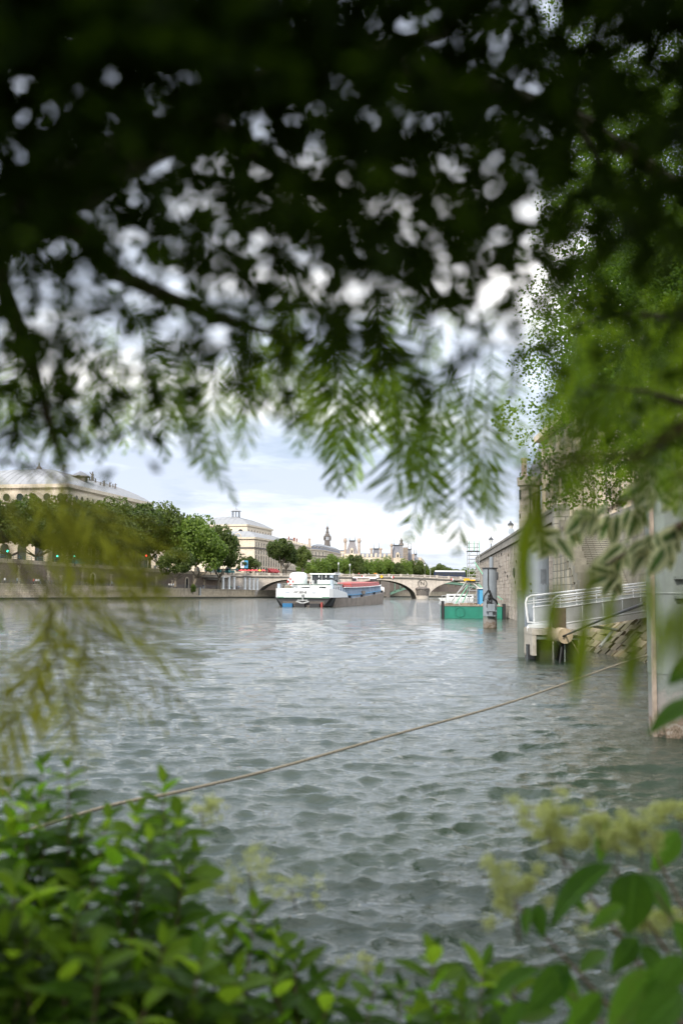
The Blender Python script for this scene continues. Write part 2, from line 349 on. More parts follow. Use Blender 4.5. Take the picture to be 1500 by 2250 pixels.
# cream-edged leaf
def variegated():
    m, nt, b, o = nodes('variegated_leaf')
    uv = nd(nt, 'ShaderNodeUVMap'); s = nd(nt, 'ShaderNodeSeparateXYZ'); nt.links.new(uv.outputs[0], s.inputs[0])
    a = nd(nt, 'ShaderNodeMath', operation='SUBTRACT'); nt.links.new(s.outputs[0], a.inputs[0]); a.inputs[1].default_value = 0.5
    ab = nd(nt, 'ShaderNodeMath', operation='ABSOLUTE'); nt.links.new(a.outputs[0], ab.inputs[0])
    n = nd(nt, 'ShaderNodeTexNoise', i_Scale=5.0, i_Detail=3.0); nt.links.new(uv.outputs[0], n.inputs['Vector'])
    ad = nd(nt, 'ShaderNodeMath', operation='MULTIPLY_ADD'); nt.links.new(n.outputs[0], ad.inputs[0]); ad.inputs[1].default_value = 0.35; nt.links.new(ab.outputs[0], ad.inputs[2])
    c = ramp(nt, ad.outputs[0], [(0.34, (0.085, 0.17, 0.03)), (0.43, (0.74, 0.74, 0.42))])
    nt.links.new(c, b.inputs['Base Color']); b.inputs['Roughness'].default_value = 0.4
    tr = nd(nt, 'ShaderNodeBsdfTranslucent'); nt.links.new(c, tr.inputs[0]); mx = nd(nt, 'ShaderNodeMixShader'); mx.inputs[0].default_value = 0.45
    nt.links.new(b.outputs[0], mx.inputs[1]); nt.links.new(tr.outputs[0], mx.inputs[2]); nt.links.new(mx.outputs[0], o.inputs[0])
    return m
M['variegated'] = variegated()
M['pile_grey'] = plain('pile_grey', (0.24, 0.27, 0.30), 0.5, 0.1, 0.15, 1.2, streak=0.35)
M['pile_green'] = plain('pile_green', (0.15, 0.175, 0.155), 0.55, 0.0, 0.2, 1.5, streak=0.4)
M['rust_base'] = plain('rust_base', (0.30, 0.24, 0.19), 0.85, 0, 0.45, 3.0, bump=0.4, streak=0.7)
M['alu'] = plain('alu', (0.80, 0.81, 0.82), 0.4, 0.15, 0.08, 3)
M['alu_panel'] = plain('alu_panel', (0.50, 0.52, 0.51), 0.5, 0.15, 0.1, 2)
M['concrete'] = plain('concrete', (0.38, 0.35, 0.30), 0.9, 0, 0.3, 3, bump=0.4, streak=0.6)
M['hull_black'] = plain('hull_black', (0.035, 0.035, 0.037), 0.5, 0, 0.3, 0.7, streak=0.3)
M['hull_rust'] = plain('hull_rust', (0.29, 0.235, 0.19), 0.75, 0, 0.4, 0.6, streak=0.85)
M['coaming'] = plain('coaming', (0.46, 0.53, 0.62), 0.6, 0, 0.25, 0.5, streak=0.6)
M['hatch_red'] = plain('hatch_red', (0.32, 0.055, 0.045), 0.6, 0, 0.2, 0.7, streak=0.3)
M['pontoon_green'] = plain('pontoon_green', (0.02, 0.21, 0.145), 0.5, 0, 0.2, 1.2, streak=0.4)
M['prop_green'] = plain('prop_green', (0.20, 0.50, 0.34), 0.5, 0, 0.1, 2)
M['galva'] = plain('galva', (0.48, 0.49, 0.48), 0.45, 0.5, 0.15, 3)
M['blue'] = plain('blue', (0.02, 0.14, 0.30), 0.45, 0, 0.15, 1)
M['flag_blue'] = plain('flag_blue', (0.08, 0.35, 0.60), 0.6, 0, 0.1, 1)
M['rubble'] = plain('rubble', (0.30, 0.24, 0.18), 0.9, 0, 0.5, 2, bump=0.5)
M['rope'] = plain('rope', (0.26, 0.225, 0.165), 0.9, 0, 0.3, 60, bump=0.8)
M['cable'] = plain('cable', (0.015, 0.015, 0.015), 0.5)
M['wood'] = plain('wood', (0.42, 0.33, 0.22), 0.8, 0, 0.25, 4)
M['orange'] = plain('orange', (0.6, 0.22, 0.03), 0.6)
M['skin'] = plain('skin', (0.45, 0.28, 0.2), 0.6)
M['teal'] = plain('teal', (0.05, 0.22, 0.22), 0.5)
M['car_dark'] = plain('car_dark', (0.03, 0.032, 0.036), 0.25)
M['bus_navy'] = plain('bus_navy', (0.02, 0.03, 0.07), 0.2)
M['brick_pale'] = plain('brick_pale', (0.44, 0.35, 0.28), .85, 0, .25, .6, streak=.5)
def pile_base():
    m, nt, b, o = nodes('pile_base')
    g_ = nd(nt, 'ShaderNodeNewGeometry'); n = nd(nt, 'ShaderNodeTexNoise', i_Scale=3.0, i_Detail=9.0, i_Roughness=.75); nt.links.new(g_.outputs['Position'], n.inputs['Vector'])
    s = nd(nt, 'ShaderNodeSeparateXYZ'); nt.links.new(g_.outputs['Position'], s.inputs[0])
    a = nd(nt, 'ShaderNodeMath', operation='MULTIPLY_ADD'); nt.links.new(n.outputs[0], a.inputs[0]); a.inputs[1].default_value = 1.25; nt.links.new(s.outputs[2], a.inputs[2])
    hv = nd(nt, 'ShaderNodeMath', operation='MULTIPLY'); nt.links.new(a.outputs[0], hv.inputs[0]); hv.inputs[1].default_value = .5
    c = ramp(nt, hv.outputs[0], [(.28, (.03, .032, .02)), (.34, (.13, .095, .065)), (.39, (.24, .215, .185)), (.46, (.14, .10, .07)), (.53, (.22, .20, .185)), (.64, (.20, .19, .175)), (.74, (.14, .16, .143))])
    nt.links.new(c, b.inputs['Base Color']); b.inputs['Roughness'].default_value = .9
    bp = nd(nt, 'ShaderNodeBump', i_Strength=.8, i_Distance=.05); nt.links.new(n.outputs[0], bp.inputs['Height']); nt.links.new(bp.outputs[0], b.inputs['Normal']); return m
M['pile_base'] = pile_base()
M['dark_peel'] = plain('dark_peel', (.13, .145, .16), .6, 0, .3, 3)
M['algae'] = plain('algae', (.04, .042, .025), .8, 0, .5, 1.5)
M['shrub_tip'] = leafmat('shrub_tip', (0.06, 0.13, 0.008), (0.15, 0.26, 0.016), 0.5, per='object', rough=0.45, tcol=(.36, .58, .03), veins=True, spec=.15)
# ------------------------------------------------------------------ water
def water_material():
    m, nt, b, o = nodes('water')
    t = nd(nt, 'ShaderNodeTexCoord')
    mp = nd(nt, 'ShaderNodeMapping'); mp.inputs['Scale'].default_value = (0.55, 1.0, 1.0); nt.links.new(t.outputs['Object'], mp.inputs[0])
    n = nd(nt, 'ShaderNodeTexNoise', i_Scale=4.6, i_Detail=5.0, i_Roughness=0.62, i_Distortion=0.9); nt.links.new(mp.outputs[0], n.inputs['Vector'])
    n2 = nd(nt, 'ShaderNodeTexNoise', i_Scale=1.3, i_Detail=4.0, i_Roughness=0.55); nt.links.new(mp.outputs[0], n2.inputs['Vector'])
    n4 = nd(nt, 'ShaderNodeTexNoise', i_Scale=12.0, i_Detail=4.0, i_Roughness=0.65, i_Distortion=0.8); nt.links.new(mp.outputs[0], n4.inputs['Vector'])
    b0 = nd(nt, 'ShaderNodeBump', i_Strength=0.8, i_Distance=0.012); nt.links.new(n4.outputs[0], b0.inputs['Height'])
    mpf = nd(nt, 'ShaderNodeMapping'); mpf.inputs['Scale'].default_value = (0.05, 0.16, 1.0); nt.links.new(t.outputs['Object'], mpf.inputs[0])
    n5 = nd(nt, 'ShaderNodeTexNoise', i_Scale=1.0, i_Detail=6.0, i_Roughness=0.65, i_Distortion=0.5); nt.links.new(mpf.outputs[0], n5.inputs['Vector'])
    gust = nd(nt, 'ShaderNodeMapRange', i_From_Min=0.35, i_From_Max=0.65, i_To_Min=0.35, i_To_Max=1.0); nt.links.new(n5.outputs[0], gust.inputs[0])
    b1 = nd(nt, 'ShaderNodeBump', i_Strength=0.9, i_Distance=0.045); nt.links.new(n.outputs[0], b1.inputs['Height']); nt.links.new(b0.outputs[0], b1.inputs['Normal'])
    b2 = nd(nt, 'ShaderNodeBump', i_Strength=0.7, i_Distance=0.12); nt.links.new(n2.outputs[0], b2.inputs['Height']); nt.links.new(b1.outputs[0], b2.inputs['Normal']); ln = nd(nt, 'ShaderNodeVectorMath', operation='LENGTH'); nt.links.new(t.outputs['Object'], ln.inputs[0]); mr = nd(nt, 'ShaderNodeMapRange', i_From_Min=10.0, i_From_Max=60.0, i_To_Min=0.22, i_To_Max=1.0); nt.links.new(ln.outputs['Value'], mr.inputs[0])
    gm = nd(nt, 'ShaderNodeMath', operation='MULTIPLY'); nt.links.new(gust.outputs[0], gm.inputs[0]); nt.links.new(mr.outputs[0], gm.inputs[1])
    nt.links.new(gm.outputs[0], b2.inputs['Strength']); nt.links.new(gust.outputs[0], b1.inputs['Strength'])
    mq = nd(nt, 'ShaderNodeMapping'); mq.inputs['Scale'].default_value = (0.16, 0.42, 1.0); nt.links.new(t.outputs['Object'], mq.inputs[0])
    n6 = nd(nt, 'ShaderNodeTexNoise', i_Scale=1.0, i_Detail=5.0, i_Roughness=0.6, i_Distortion=0.4); nt.links.new(mq.outputs[0], n6.inputs['Vector'])
    b3 = nd(nt, 'ShaderNodeBump', i_Strength=0.6, i_Distance=0.32); nt.links.new(n6.outputs[0], b3.inputs['Height']); nt.links.new(b2.outputs[0], b3.inputs['Normal']); nt.links.new(gm.outputs[0], b3.inputs['Strength']); b2 = b3
    nt.links.new(b2.outputs[0], b.inputs['Normal'])
    n3 = nd(nt, 'ShaderNodeTexNoise', i_Scale=0.06, i_Detail=3.0); nt.links.new(t.outputs['Object'], n3.inputs['Vector'])
    nt.links.new(ramp(nt, n3.outputs[0], [(0.3, (0.016, 0.027, 0.017)), (0.7, (0.024, 0.037, 0.025))]), b.inputs['Base Color'])
    b.inputs['Roughness'].default_value = 0.03; b.inputs['IOR'].default_value = 1.33
    return m
def build_water():
    rng = np.random.default_rng(3)
    ang = np.concatenate([np.linspace(-75, -22.5, 30), np.linspace(-22, 22, 560), np.linspace(22.5, 75, 30)]) * math.pi / 180
    rad = np.concatenate([np.exp(np.linspace(math.log(2.6), math.log(420), 920)), np.linspace(440, 1500, 40)])
    A, Rr = np.meshgrid(ang, rad); X = Rr * np.sin(A); Y = Rr * np.cos(A)
    cell = np.gradient(Rr, axis=0); Z = np.zeros_like(X); DX = np.zeros_like(X); DY = np.zeros_like(X)
    amp_mod = 0.75 + 0.5 * (np.sin(X * 0.21 + Y * 0.09 + 1.0) * np.sin(Y * 0.13 - X * 0.05) * 0.5 + 0.5)
    for k in range(80):
        lam = 0.10 * (1.5 / 0.10) ** (k / 79.0)
        th = rng.normal(1.68, 0.75 - 0.52 * k / 79.0); ph = rng.uniform(0, 6.283); kk = 2 * math.pi / lam
        a = 0.0056 * lam ** 0.62 * (1.0 if lam < .7 else .72) * rng.uniform(0.5, 1.4)
        w = np.clip((lam / (cell * 2.2)) - 1, 0, 1)
        arg = kk * (X * math.cos(th) + Y * math.sin(th)) + ph + 0.5 * np.sin(X * 0.35 + k) + 0.5 * np.sin(Y * 0.3 + 2 * k)
        s = np.sin(arg); c = np.cos(arg)
        Z += w * a * s * amp_mod; DX += w * a * 1.45 * c * math.cos(th); DY += w * a * 1.45 * c * math.sin(th)
    X = X + DX; Y = Y + DY
    V = np.stack([X, Y, Z], -1).reshape(-1, 3); nr, na = len(rad), len(ang)
    i = np.arange(nr - 1)[:, None] * na + np.arange(na - 1)[None, :]
    F = np.stack([i, i + 1, i + na + 1, i + na], -1).reshape(-1, 4)[:, ::-1]
    me = bpy.data.meshes.new('water'); me.vertices.add(len(V)); me.vertices.foreach_set('co', V.astype(np.float32).ravel())
    me.loops.add(F.size); me.loops.foreach_set('vertex_index', F.astype(np.int32).ravel())
    me.polygons.add(len(F)); me.polygons.foreach_set('loop_start', np.arange(0, F.size, 4, dtype=np.int32)); me.polygons.foreach_set('loop_total', np.full(len(F), 4, dtype=np.int32))
    me.polygons.foreach_set('use_smooth', np.ones(len(F), dtype=bool)); me.update(); me.validate()
    me.materials.append(water_material())
    props(link_mesh('water', me), kind='structure')
build_water()
# river bed and surrounding land, one sheet below everything
g = MB(); g.quad((-3000, -600, -1.2), (3000, -600, -1.2), (3000, 4000, -1.2), (-3000, 4000, -1.2)); g.build('river_bed', M['soil'], kind='structure')

# ------------------------------------------------------------------ left bank lines
LB = [(-164.0, 95.0), (-94.0, 270.0), (-36.0, 420.0), (62.0, 645.0), (140.0, 830.0)]
LZ_Q = [4.8, 4.4, 3.2, 3.2, 3.2]           # lower quay level
LZ_S = [11.6, 11.0, 9.1, 9.1, 9.1]         # street level
def lbn(i):
    a = Vector(LB[max(i - 1, 0)]); c = Vector(LB[min(i + 1, len(LB) - 1)]); d = (c - a).normalized(); return Vector((-d.y, d.x))
def lo(i, d):
    n = lbn(i); return (LB[i][0] + n.x * d, LB[i][1] + n.y * d)
def lerp_line(Y, d=0.0):
    for i in range(len(LB) - 1):
        if LB[i][1] <= Y <= LB[i + 1][1] or i == len(LB) - 2:
            t = (Y - LB[i][1]) / (LB[i + 1][1] - LB[i][1]); a, b = lo(i, d), lo(i + 1, d)
            return (a[0] + (b[0] - a[0]) * t, a[1] + (b[1] - a[1]) * t, LZ_Q[i] + (LZ_Q[i + 1] - LZ_Q[i]) * t, LZ_S[i] + (LZ_S[i + 1] - LZ_S[i]) * t, i)
QW = 13.0
g = MB()
for i in range(len(LB) - 1):
    a, b, c, d = lo(i, 0.3), lo(i + 1, 0.3), lo(i + 1, QW), lo(i, QW)
    g.quad((*a, LZ_Q[i]), (*b, LZ_Q[i + 1]), (*c, LZ_Q[i + 1]), (*d, LZ_Q[i]))
g.build('lower_quay_pavement', M['paving'], kind='structure')
g = MB()
for i in range(len(LB) - 1):
    a, b, c, d = lo(i, QW + 0.3), lo(i + 1, QW + 0.3), lo(i + 1, 900), lo(i, 900)
    g.quad((*a, LZ_S[i]), (*b, LZ_S[i + 1]), (*c, LZ_S[i + 1]), (*d, LZ_S[i]))
g.build('street', M['asphalt'], kind='structure')
# right island land behind the embankment wall
def WX(Y, d=0.0): return 9.09 + 0.0796 * Y + d
g = MB()
land = [(WX(66) + 0.3, 66), (WX(165) + 0.3, 165), (60, 215), (72, 440), (400, 440), (400, 57.4), (18.4, 57.4), (18.4, 66)]
g.add([(x, y, 7.4) for x, y in land], [tuple(range(len(land)))]); g.build('upper_road', M['asphalt'], kind='structure')
g = MB(); g.quad((15.2, -30, 7.2), (400, -30, 7.2), (400, 57.2, 7.2), (18.2, 57.2, 7.2)); g.build('upper_pavement', M['paving'], kind='structure')
# near bank under the camera
g = MB()
nb = [(-14, -8), (7.5, -8), (7.5, 3.0), (5, 3.4), (2, 3.7), (-1, 3.75), (-3, 3.75), (-14, 3.9)]
rng = random.Random(5)
g.prism(nb, -1.0, 0.9)
g.build('river_bank', M['soil'], kind='structure')
# ------------------------------------------------------------------ left bank walls
def wall_run(name, label, idx, off, zb, zt, thick, mat, cop_mat, cop_h, cop_out, group=None):
    """a retaining wall following the bank with a coping / parapet course on top"""
    t = thing(name, label, 'wall', (*lo(idx[0], off), 0), group)
    w = MB(); c = MB()
    for i, j in zip(idx[:-1], idx[1:]):
        a, b, d, e = lo(i, off), lo(j, off), lo(j, off + thick), lo(i, off + thick)
        w.hexa([(*a, zb[i]), (*b, zb[j]), (*d, zb[j]), (*e, zb[i]), (*a, zt[i] - cop_h), (*b, zt[j] - cop_h), (*d, zt[j] - cop_h), (*e, zt[i] - cop_h)])
        a, b, d, e = lo(i, off - cop_out), lo(j, off - cop_out), lo(j, off + thick + 0.05), lo(i, off + thick + 0.05)
        c.hexa([(*a, zt[i] - cop_h), (*b, zt[j] - cop_h), (*d, zt[j] - cop_h), (*e, zt[i] - cop_h), (*a, zt[i]), (*b, zt[j]), (*d, zt[j]), (*e, zt[i])])
    w.build('masonry', mat, t); c.build('coping', cop_mat, t)
    return t
zero = [-1.0] * 5
qw = wall_run('quay_wall', 'long pale stone river wall along the water with a low ledge at its foot', [0, 1, 2, 3, 4], 0.0, zero, LZ_Q, 0.6, M['quay_stone'], M['quay_stone'], 0.35, 0.12)
led = MB()
for i in range(4):
    a, b, d, e = lo(i, -0.7), lo(i + 1, -0.7), lo(i + 1, -0.003), lo(i, -0.003); k = [1.3, 1.2, 0.9, 0.9, 0.9]
    led.hexa([(*a, -1), (*b, -1), (*d, -1), (*e, -1), (*a, k[i]), (*b, k[i + 1]), (*d, k[i + 1]), (*e, k[i])])
led.build('ledge', M['quay_stone'], qw)
alg = MB()
for i in range(4):
    a, b, d, e = lo(i, -.74), lo(i + 1, -.74), lo(i + 1, -.69), lo(i, -.69)
    alg.hexa([(*a, -1), (*b, -1), (*d, -1), (*e, -1), (*a, .42), (*b, .42), (*d, .42), (*e, .42)])
alg.build('algae_band', M['algae'], qw)
# steel fender strips on the quay
for Y, w in ((376, 0.9), (300, 0.5)):
    x, y, zq, zs, _ = lerp_line(Y, -0.35); f = MB(); f.box((x, y, (zq + 0.6) / 2), (w, 0.5, zq + 0.2), R(69)); f.build('fender_strip', M['galva'], qw)
zs1 = [z + 1.0 for z in LZ_S]
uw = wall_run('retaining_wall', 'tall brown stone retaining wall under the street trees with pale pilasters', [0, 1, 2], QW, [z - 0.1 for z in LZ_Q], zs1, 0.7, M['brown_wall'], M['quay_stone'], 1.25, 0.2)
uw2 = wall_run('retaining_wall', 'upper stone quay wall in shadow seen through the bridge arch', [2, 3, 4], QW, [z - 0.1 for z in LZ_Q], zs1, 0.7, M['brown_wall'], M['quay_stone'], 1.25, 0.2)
# pale stone quoins (pilasters), arched doors
along = math.atan2(150, 58)
Y = 255.0; k = 0
while Y < 415:
    x, y, zq, zs, _ = lerp_line(Y, QW - 0.12); p = MB()
    h = (zs - zq - 0.35) * (.55 + .4 * ((k * 5) % 3) / 2)
    for c in range(6):
        p.box((x, y, zq + (c + 0.5) * h / 6), (1.5 if c % 2 else 1.0, 0.36, h / 6 - 0.04), along)
    p.build('pilaster', M['quay_stone'], uw); Y += 6.0 + (k * 7 % 5) * 2.3; k += 1
def arch_door(Y, w, h, leaf, name='door'):
    x, y, zq, zs, _ = lerp_line(Y, QW - 0.06); d = Vector((math.cos(along), math.sin(along))); nrm = Vector((d.y, -d.x))
    s = MB(); n = 8
    def pt(u, v, o): return (x + d.x * u + nrm.x * o, y + d.y * u + nrm.y * o, zq + v)
    outl = lambda ww, hh: [(-ww / 2, 0), (-ww / 2, hh - ww / 2)] + [(-ww / 2 * math.cos(math.pi * i / n), hh - ww / 2 + ww / 2 * math.sin(math.pi * i / n)) for i in range(1, n)] + [(ww / 2, hh - ww / 2), (ww / 2, 0)]
    o1, o2 = outl(w + 0.9, h + 0.45), outl(w, h)
    for i in range(len(o1) - 1):
        s.quad(pt(*o1[i], .25), pt(*o1[i + 1], .25), pt(*o2[i + 1], .25), pt(*o2[i], .25)); s.quad(pt(*o2[i], .25), pt(*o2[i + 1], .25), pt(*o2[i + 1], .04), pt(*o2[i], .04)); s.quad(pt(*o1[i], 0), pt(*o1[i + 1], 0), pt(*o1[i + 1], .25), pt(*o1[i], .25))
    fr = s.build('door_surround', M['pale_stone'], uw)
    q = MB(); q.add([pt(u, v, .05) for u, v in o2], [tuple(range(len(o2)))]); q.build(name, leaf, fr)
for Y_, leaf, lab in ((264, M['opening_dark'], 0), (279, M['red'], 1), (330, M['opening_dark'], 0), (388, M['opening_dark'], 0)): arch_door(Y_, 2.0, 4.2, leaf)
# curved stone balcony slab above the lower quay beside the bridge
x, y, zq, zs, _ = lerp_line(409, QW)
bl = thing('stone_balcony', 'shallow curved stone balcony over the lower quay beside the bridge abutment', 'balcony', (x, y, 0))
b = MB(); n = 14; d = Vector((math.cos(along), math.sin(along))); nr = Vector((d.y, -d.x))
top = [(x + d.x * 11 * math.cos(a) + nr.x * 5 * math.sin(a), y + d.y * 11 * math.cos(a) + nr.y * 5 * math.sin(a)) for a in [math.pi * i / n for i in range(n + 1)]]
b.prism(top, zs - 1.1, zs - 0.1); b.build('slab', M['bridge_stone'], bl)
b = MB(); b.prism([(x + (p - x) * .8, y + (q - y) * .8) for p, q in top], zs - 2.1, zs - 1.103); b.build('corbel', M['parapet_stone'], bl)
# white posts standing on the lower quay
for k, px in enumerate((490, 503, 514, 538, 548, 557, 565)):
    Yk = 388 + k * 4.2; X = PX(px, Yk); zq = lerp_line(min(Yk, 419))[2]
    t = thing('quay_column', 'white round column standing in front of the brown quay wall near the bridge', 'column', (X, Yk, zq), 'white columns on the lower quay')
    c = MB(); c.lathe([(0.62, 0), (0.62, 0.25), (0.48, 0.3), (0.45, 4.3), (0.6, 4.4), (0.6, 4.7)], (X, Yk, zq), 10); c.build('shaft', M['white'], t, smooth=True)
# quay railing
t = thing('quay_railing', 'grey steel railing along the edge of the lower quay', 'railing', (*lo(1, 0.6), LZ_Q[1]))
r = MB(); p = MB()
prev = None
for i in range(110):
    Yk = 262 + i * 1.43; x, y, zq, zs, _ = lerp_line(Yk, 0.7)
    p.box((x, y, zq + 0.6), (0.09, 0.09, 1.2), along)
    if prev:
        for h in (0.45, 0.8, 1.2): r.bar((prev[0], prev[1], prev[2] + h), (x, y, zq + h), 0.07)
    prev = (x, y, zq)
r.build('rail', M['rail_metal'], t); p.build('post', M['rail_metal'], t, kind='stuff')
# teal street railing / barriers above
t = thing('street_barrier', 'dark teal railing on top of the brown wall left of the bridge', 'railing', (*lo(1, QW)[:2], 12))
r = MB(); p = MB(); prev = None
for i in range(60):
    Yk = 262 + i * 2.6; x, y, zq, zs, _ = lerp_line(Yk, QW + 0.35)
    p.box((x, y, zs + 1.55), (0.1, 0.1, 1.1), along)
    if prev:
        for h in (1.5, 2.1): r.bar((prev[0], prev[1], prev[2] + h), (x, y, zs + h), 0.08)
    prev = (x, y, zs)
r.build('rail', M['teal'], t); p.build('post', M['teal'], t, kind='stuff')

# ------------------------------------------------------------------ far trees
def crown_mesh(name, seed, nleaf, leaf, mat, nblob=34, squash=0.9, low=-0.75):
    rng = np.random.default_rng(seed)
    v = rng.normal(size=(nblob * 3, 3)); v /= np.linalg.norm(v, axis=1)[:, None]; v = v[v[:, 2] > low][:nblob]; nb = len(v)
    cr = rng.uniform(0.45, 0.82, nb); C = v * cr[:, None]; C[:, 2] *= squash; br = rng.uniform(0.2, 0.36, nb)
    k = rng.integers(0, nb, nleaf); d = rng.normal(size=(nleaf, 3)); d /= np.linalg.norm(d, axis=1)[:, None]
    pos = C[k] + d * (br[k] * rng.uniform(0.55, 1.08, nleaf) ** 0.6)[:, None]
    nrm = d * 0.7 + rng.normal(size=(nleaf, 3)) * 0.55 + np.array([0, 0, 0.25]); nrm /= np.linalg.norm(nrm, axis=1)[:, None]
    return leaf_cloud(name, pos, nrm, rng.uniform(0.7, 1.4, nleaf) * leaf, mat, rng, 0.7)
def leaf_cloud(name, pos, nrm, size, mat, rng, aspect=0.5):
    n = len(pos); r = rng.normal(size=(n, 3)); u = np.cross(nrm, r); u /= np.linalg.norm(u, axis=1)[:, None] + 1e-9; w = np.cross(nrm, u)
    s = size[:, None]
    bend = nrm * s * 0.12
    q = np.stack([pos - u * s * 0.5, pos - u * s * 0.08 + w * s * aspect * 0.5 - bend, pos + u * s * 0.5, pos - u * s * 0.08 - w * s * aspect * 0.5 - bend], 1).reshape(-1, 3)
    F = np.arange(n * 4, dtype=np.int32).reshape(-1, 4)
    F = np.concatenate([F[:, [0, 1, 2]], F[:, [0, 2, 3]]], 1).reshape(-1, 3)
    me = bpy.data.meshes.new(name); me.vertices.add(len(q)); me.vertices.foreach_set('co', q.astype(np.float32).ravel())
    me.loops.add(F.size); me.loops.foreach_set('vertex_index', F.ravel())
    me.polygons.add(len(F)); me.polygons.foreach_set('loop_start', np.arange(0, F.size, 3, dtype=np.int32)); me.polygons.foreach_set('loop_total', np.full(len(F), 3, dtype=np.int32))
    me.update(); me.materials.append(mat); return me
CROWNS = {}
for key, mk in (('a', 'crown_a'), ('b', 'crown_b'), ('c', 'crown_c')):
    CROWNS[key] = [crown_mesh('crown', 11 + i + ord(key), 9000, 0.088, M[mk]) for i in range(2)]
def trunk_mb(z1, r, lean=0.0, seed=0, spread=2.5):
    rg = random.Random(seed); b = MB()
    b.tube([(0, 0, 0), (lean * 0.2, 0.1, z1 * 0.35), (lean * 0.6, 0.0, z1 * 0.7), (lean, 0, z1)], [r * 1.25, r, r * 0.85, r * 0.7], 8)
    for k in range(5):
        a = rg.uniform(0, 6.28); l = rg.uniform(0.7, 1.2) * spread
        b.tube([(lean * 0.6, 0, z1 * 0.7), (lean + math.cos(a) * l * 0.5, math.sin(a) * l * 0.5, z1 * 1.05), (lean + math.cos(a) * l, math.sin(a) * l, z1 * 1.45)], [r * 0.6, r * 0.42, r * 0.15], 6)
    return b
def far_tree(px, Y, z0, top_px, rx, label, kind='a', bottom=0.32, group='plane trees along the left bank', lean=0.0, seed=0, name='plane_tree', X=None):
    X = PX(px, Y) if X is None else X
    zt = PZ(px, top_px, Y); H = zt - z0
    t = thing(name, label, 'tree', (X, Y, z0), group)
    cz = z0 + H * (bottom + 1) / 2; rz = H * (1 - bottom) / 2
    tb = trunk_mb(H * bottom * 1.15, 0.35 + H * 0.008, lean, seed, rx * 0.5)
    tb.V = [(x + X, y + Y, z + z0) for x, y, z in tb.V]; tb.build('trunk', M['pale_bark'], t, smooth=True)
    c = link_mesh('crown', CROWNS[kind][seed % 2], t, (X + lean, Y, cz), rz=seed * 1.7); c.scale = (rx * 1.06, rx * 1.06, rz * 1.12)
    return t
row = [(-35, 1090, 'a', 'large plane tree cut off beyond the edge of the left bank row'),
       (20, 1096, 'a', 'dark plane tree in front of the big theatre beneath its rounded roof end'),
       (78, 1088, 'b', 'tall plane tree directly below the round windows of the domed theatre'),
       (135, 1092, 'b', 'broad olive green plane tree before the corner of the domed theatre'),
       (190, 1097, 'a', 'plane tree below the row of roof statues on the left bank'),
       (248, 1096, 'b', 'plane tree before the long side roof of the domed theatre'),
       (300, 1102, 'a', 'plane tree at the right end of the domed theatre roof'),
       (352, 1106, 'b', 'tall plane tree with a ragged top just right of the domed theatre'),
       (405, 1130, 'a', 'dark plane tree behind the bright rounded tree on the left bank')]
for k, (px, top, kd, lab) in enumerate(row):
    Y = 219.4 / (.4 + (750 - px) / 2200); x, y, zq, zs, _ = lerp_line(Y, 18)
    far_tree(px, Y, zs, top, 10.2, lab, kd, 0.13, seed=k)
far_tree(430, 425, 9.6, 1146, 8.0, 'tree behind the bright rounded tree filling the gap in the row', 'a', 0.2, seed=41)
far_tree(328, 392, 10.0, 1118, 8.0, 'tree behind the row just below the right end of the theatre roof', 'b', 0.2, seed=42)
# two rooted on the lower quay with visible leaning trunk
far_tree(425, 372, 4.0, 1134, 10.2, 'bright green rounded tree with a leaning trunk on the lower quay', 'c', 0.16, seed=20, lean=2.0)
far_tree(478, 396, 3.5, 1152, 7.6, 'deep green tree at the right end of the left bank row beside the theatre', 'a', 0.20, seed=21, lean=1.0)
far_tree(385, 352, 4.0, 1200, 6.5, 'low shaded tree on the lower quay left of the leaning trunk', 'a', 0.2, seed=22)
far_tree(546, 428, 9.1, 1221, 4.6, 'small round tree behind the blue banner by the bridge head', 'a', 0.15, seed=23, group='trees at the bridge head')
far_tree(617, 455, 9.1, 1181, 6.6, 'tall tree with an open crown and forked trunk at the bridge head', 'a', 0.34, seed=24, group='trees at the bridge head')
far_tree(628, 462, 9.1, 1196, 5.2, 'lower right neighbour of the forked trunk tree at the bridge head', 'a', 0.3, seed=25, group='trees at the bridge head')
far_tree(664, 480, 9.1, 1198, 4.6, 'slim olive green tree between the bridge head tree and the pale corner building', 'b', 0.22, seed=26, group='trees at the bridge head')
# trees beyond the bridge
lab2 = ['low leafy tree behind the barge wheelhouse beyond the bridge', 'light green tree in front of the corner building with curved front', 'tall tree left of the first lamp post beyond the bridge', 'dark tree between the two lamp posts beyond the bridge',
        'tree under the steep roof with two chimneys', 'wide bright tree right of the second lamp post', 'bushy tree below the small twin chimney pavilion', 'tall bushy tree left of the scaffolded pavilion', 'dark tree in front of the scaffolded pavilion', 'light tree under the scaffolded pavilion', 'sunny tree at the right end of the scaffolded pavilion', 'last round tree before the gap with the lamp']
spec = [(672, 1236, 'c'), (700, 1226, 'c'), (728, 1219, 'c'), (752, 1222, 'c'), (778, 1217, 'a'), (803, 1228, 'c'), (826, 1229, 'c'), (848, 1222, 'c'), (868, 1234, 'a'), (886, 1228, 'c'), (905, 1229, 'b'), (921, 1233, 'b')]
for k, ((px, top, kd), lab) in enumerate(zip(spec, lab2)):
    Y = 500 + (px - 672) * 0.62; far_tree(px, Y, 6.5, top, 6.6 if k % 3 else 5.8, lab, kd, 0.08, 'trees beyond the bridge', seed=30 + k)
lab3 = ['thin pale tree behind the bus on the bridge', 'small tree right of the far street lamp', 'low tree behind the rear of the bus', 'far tree behind the scaffold tower', 'distant tree between bridge lamp and scaffold']
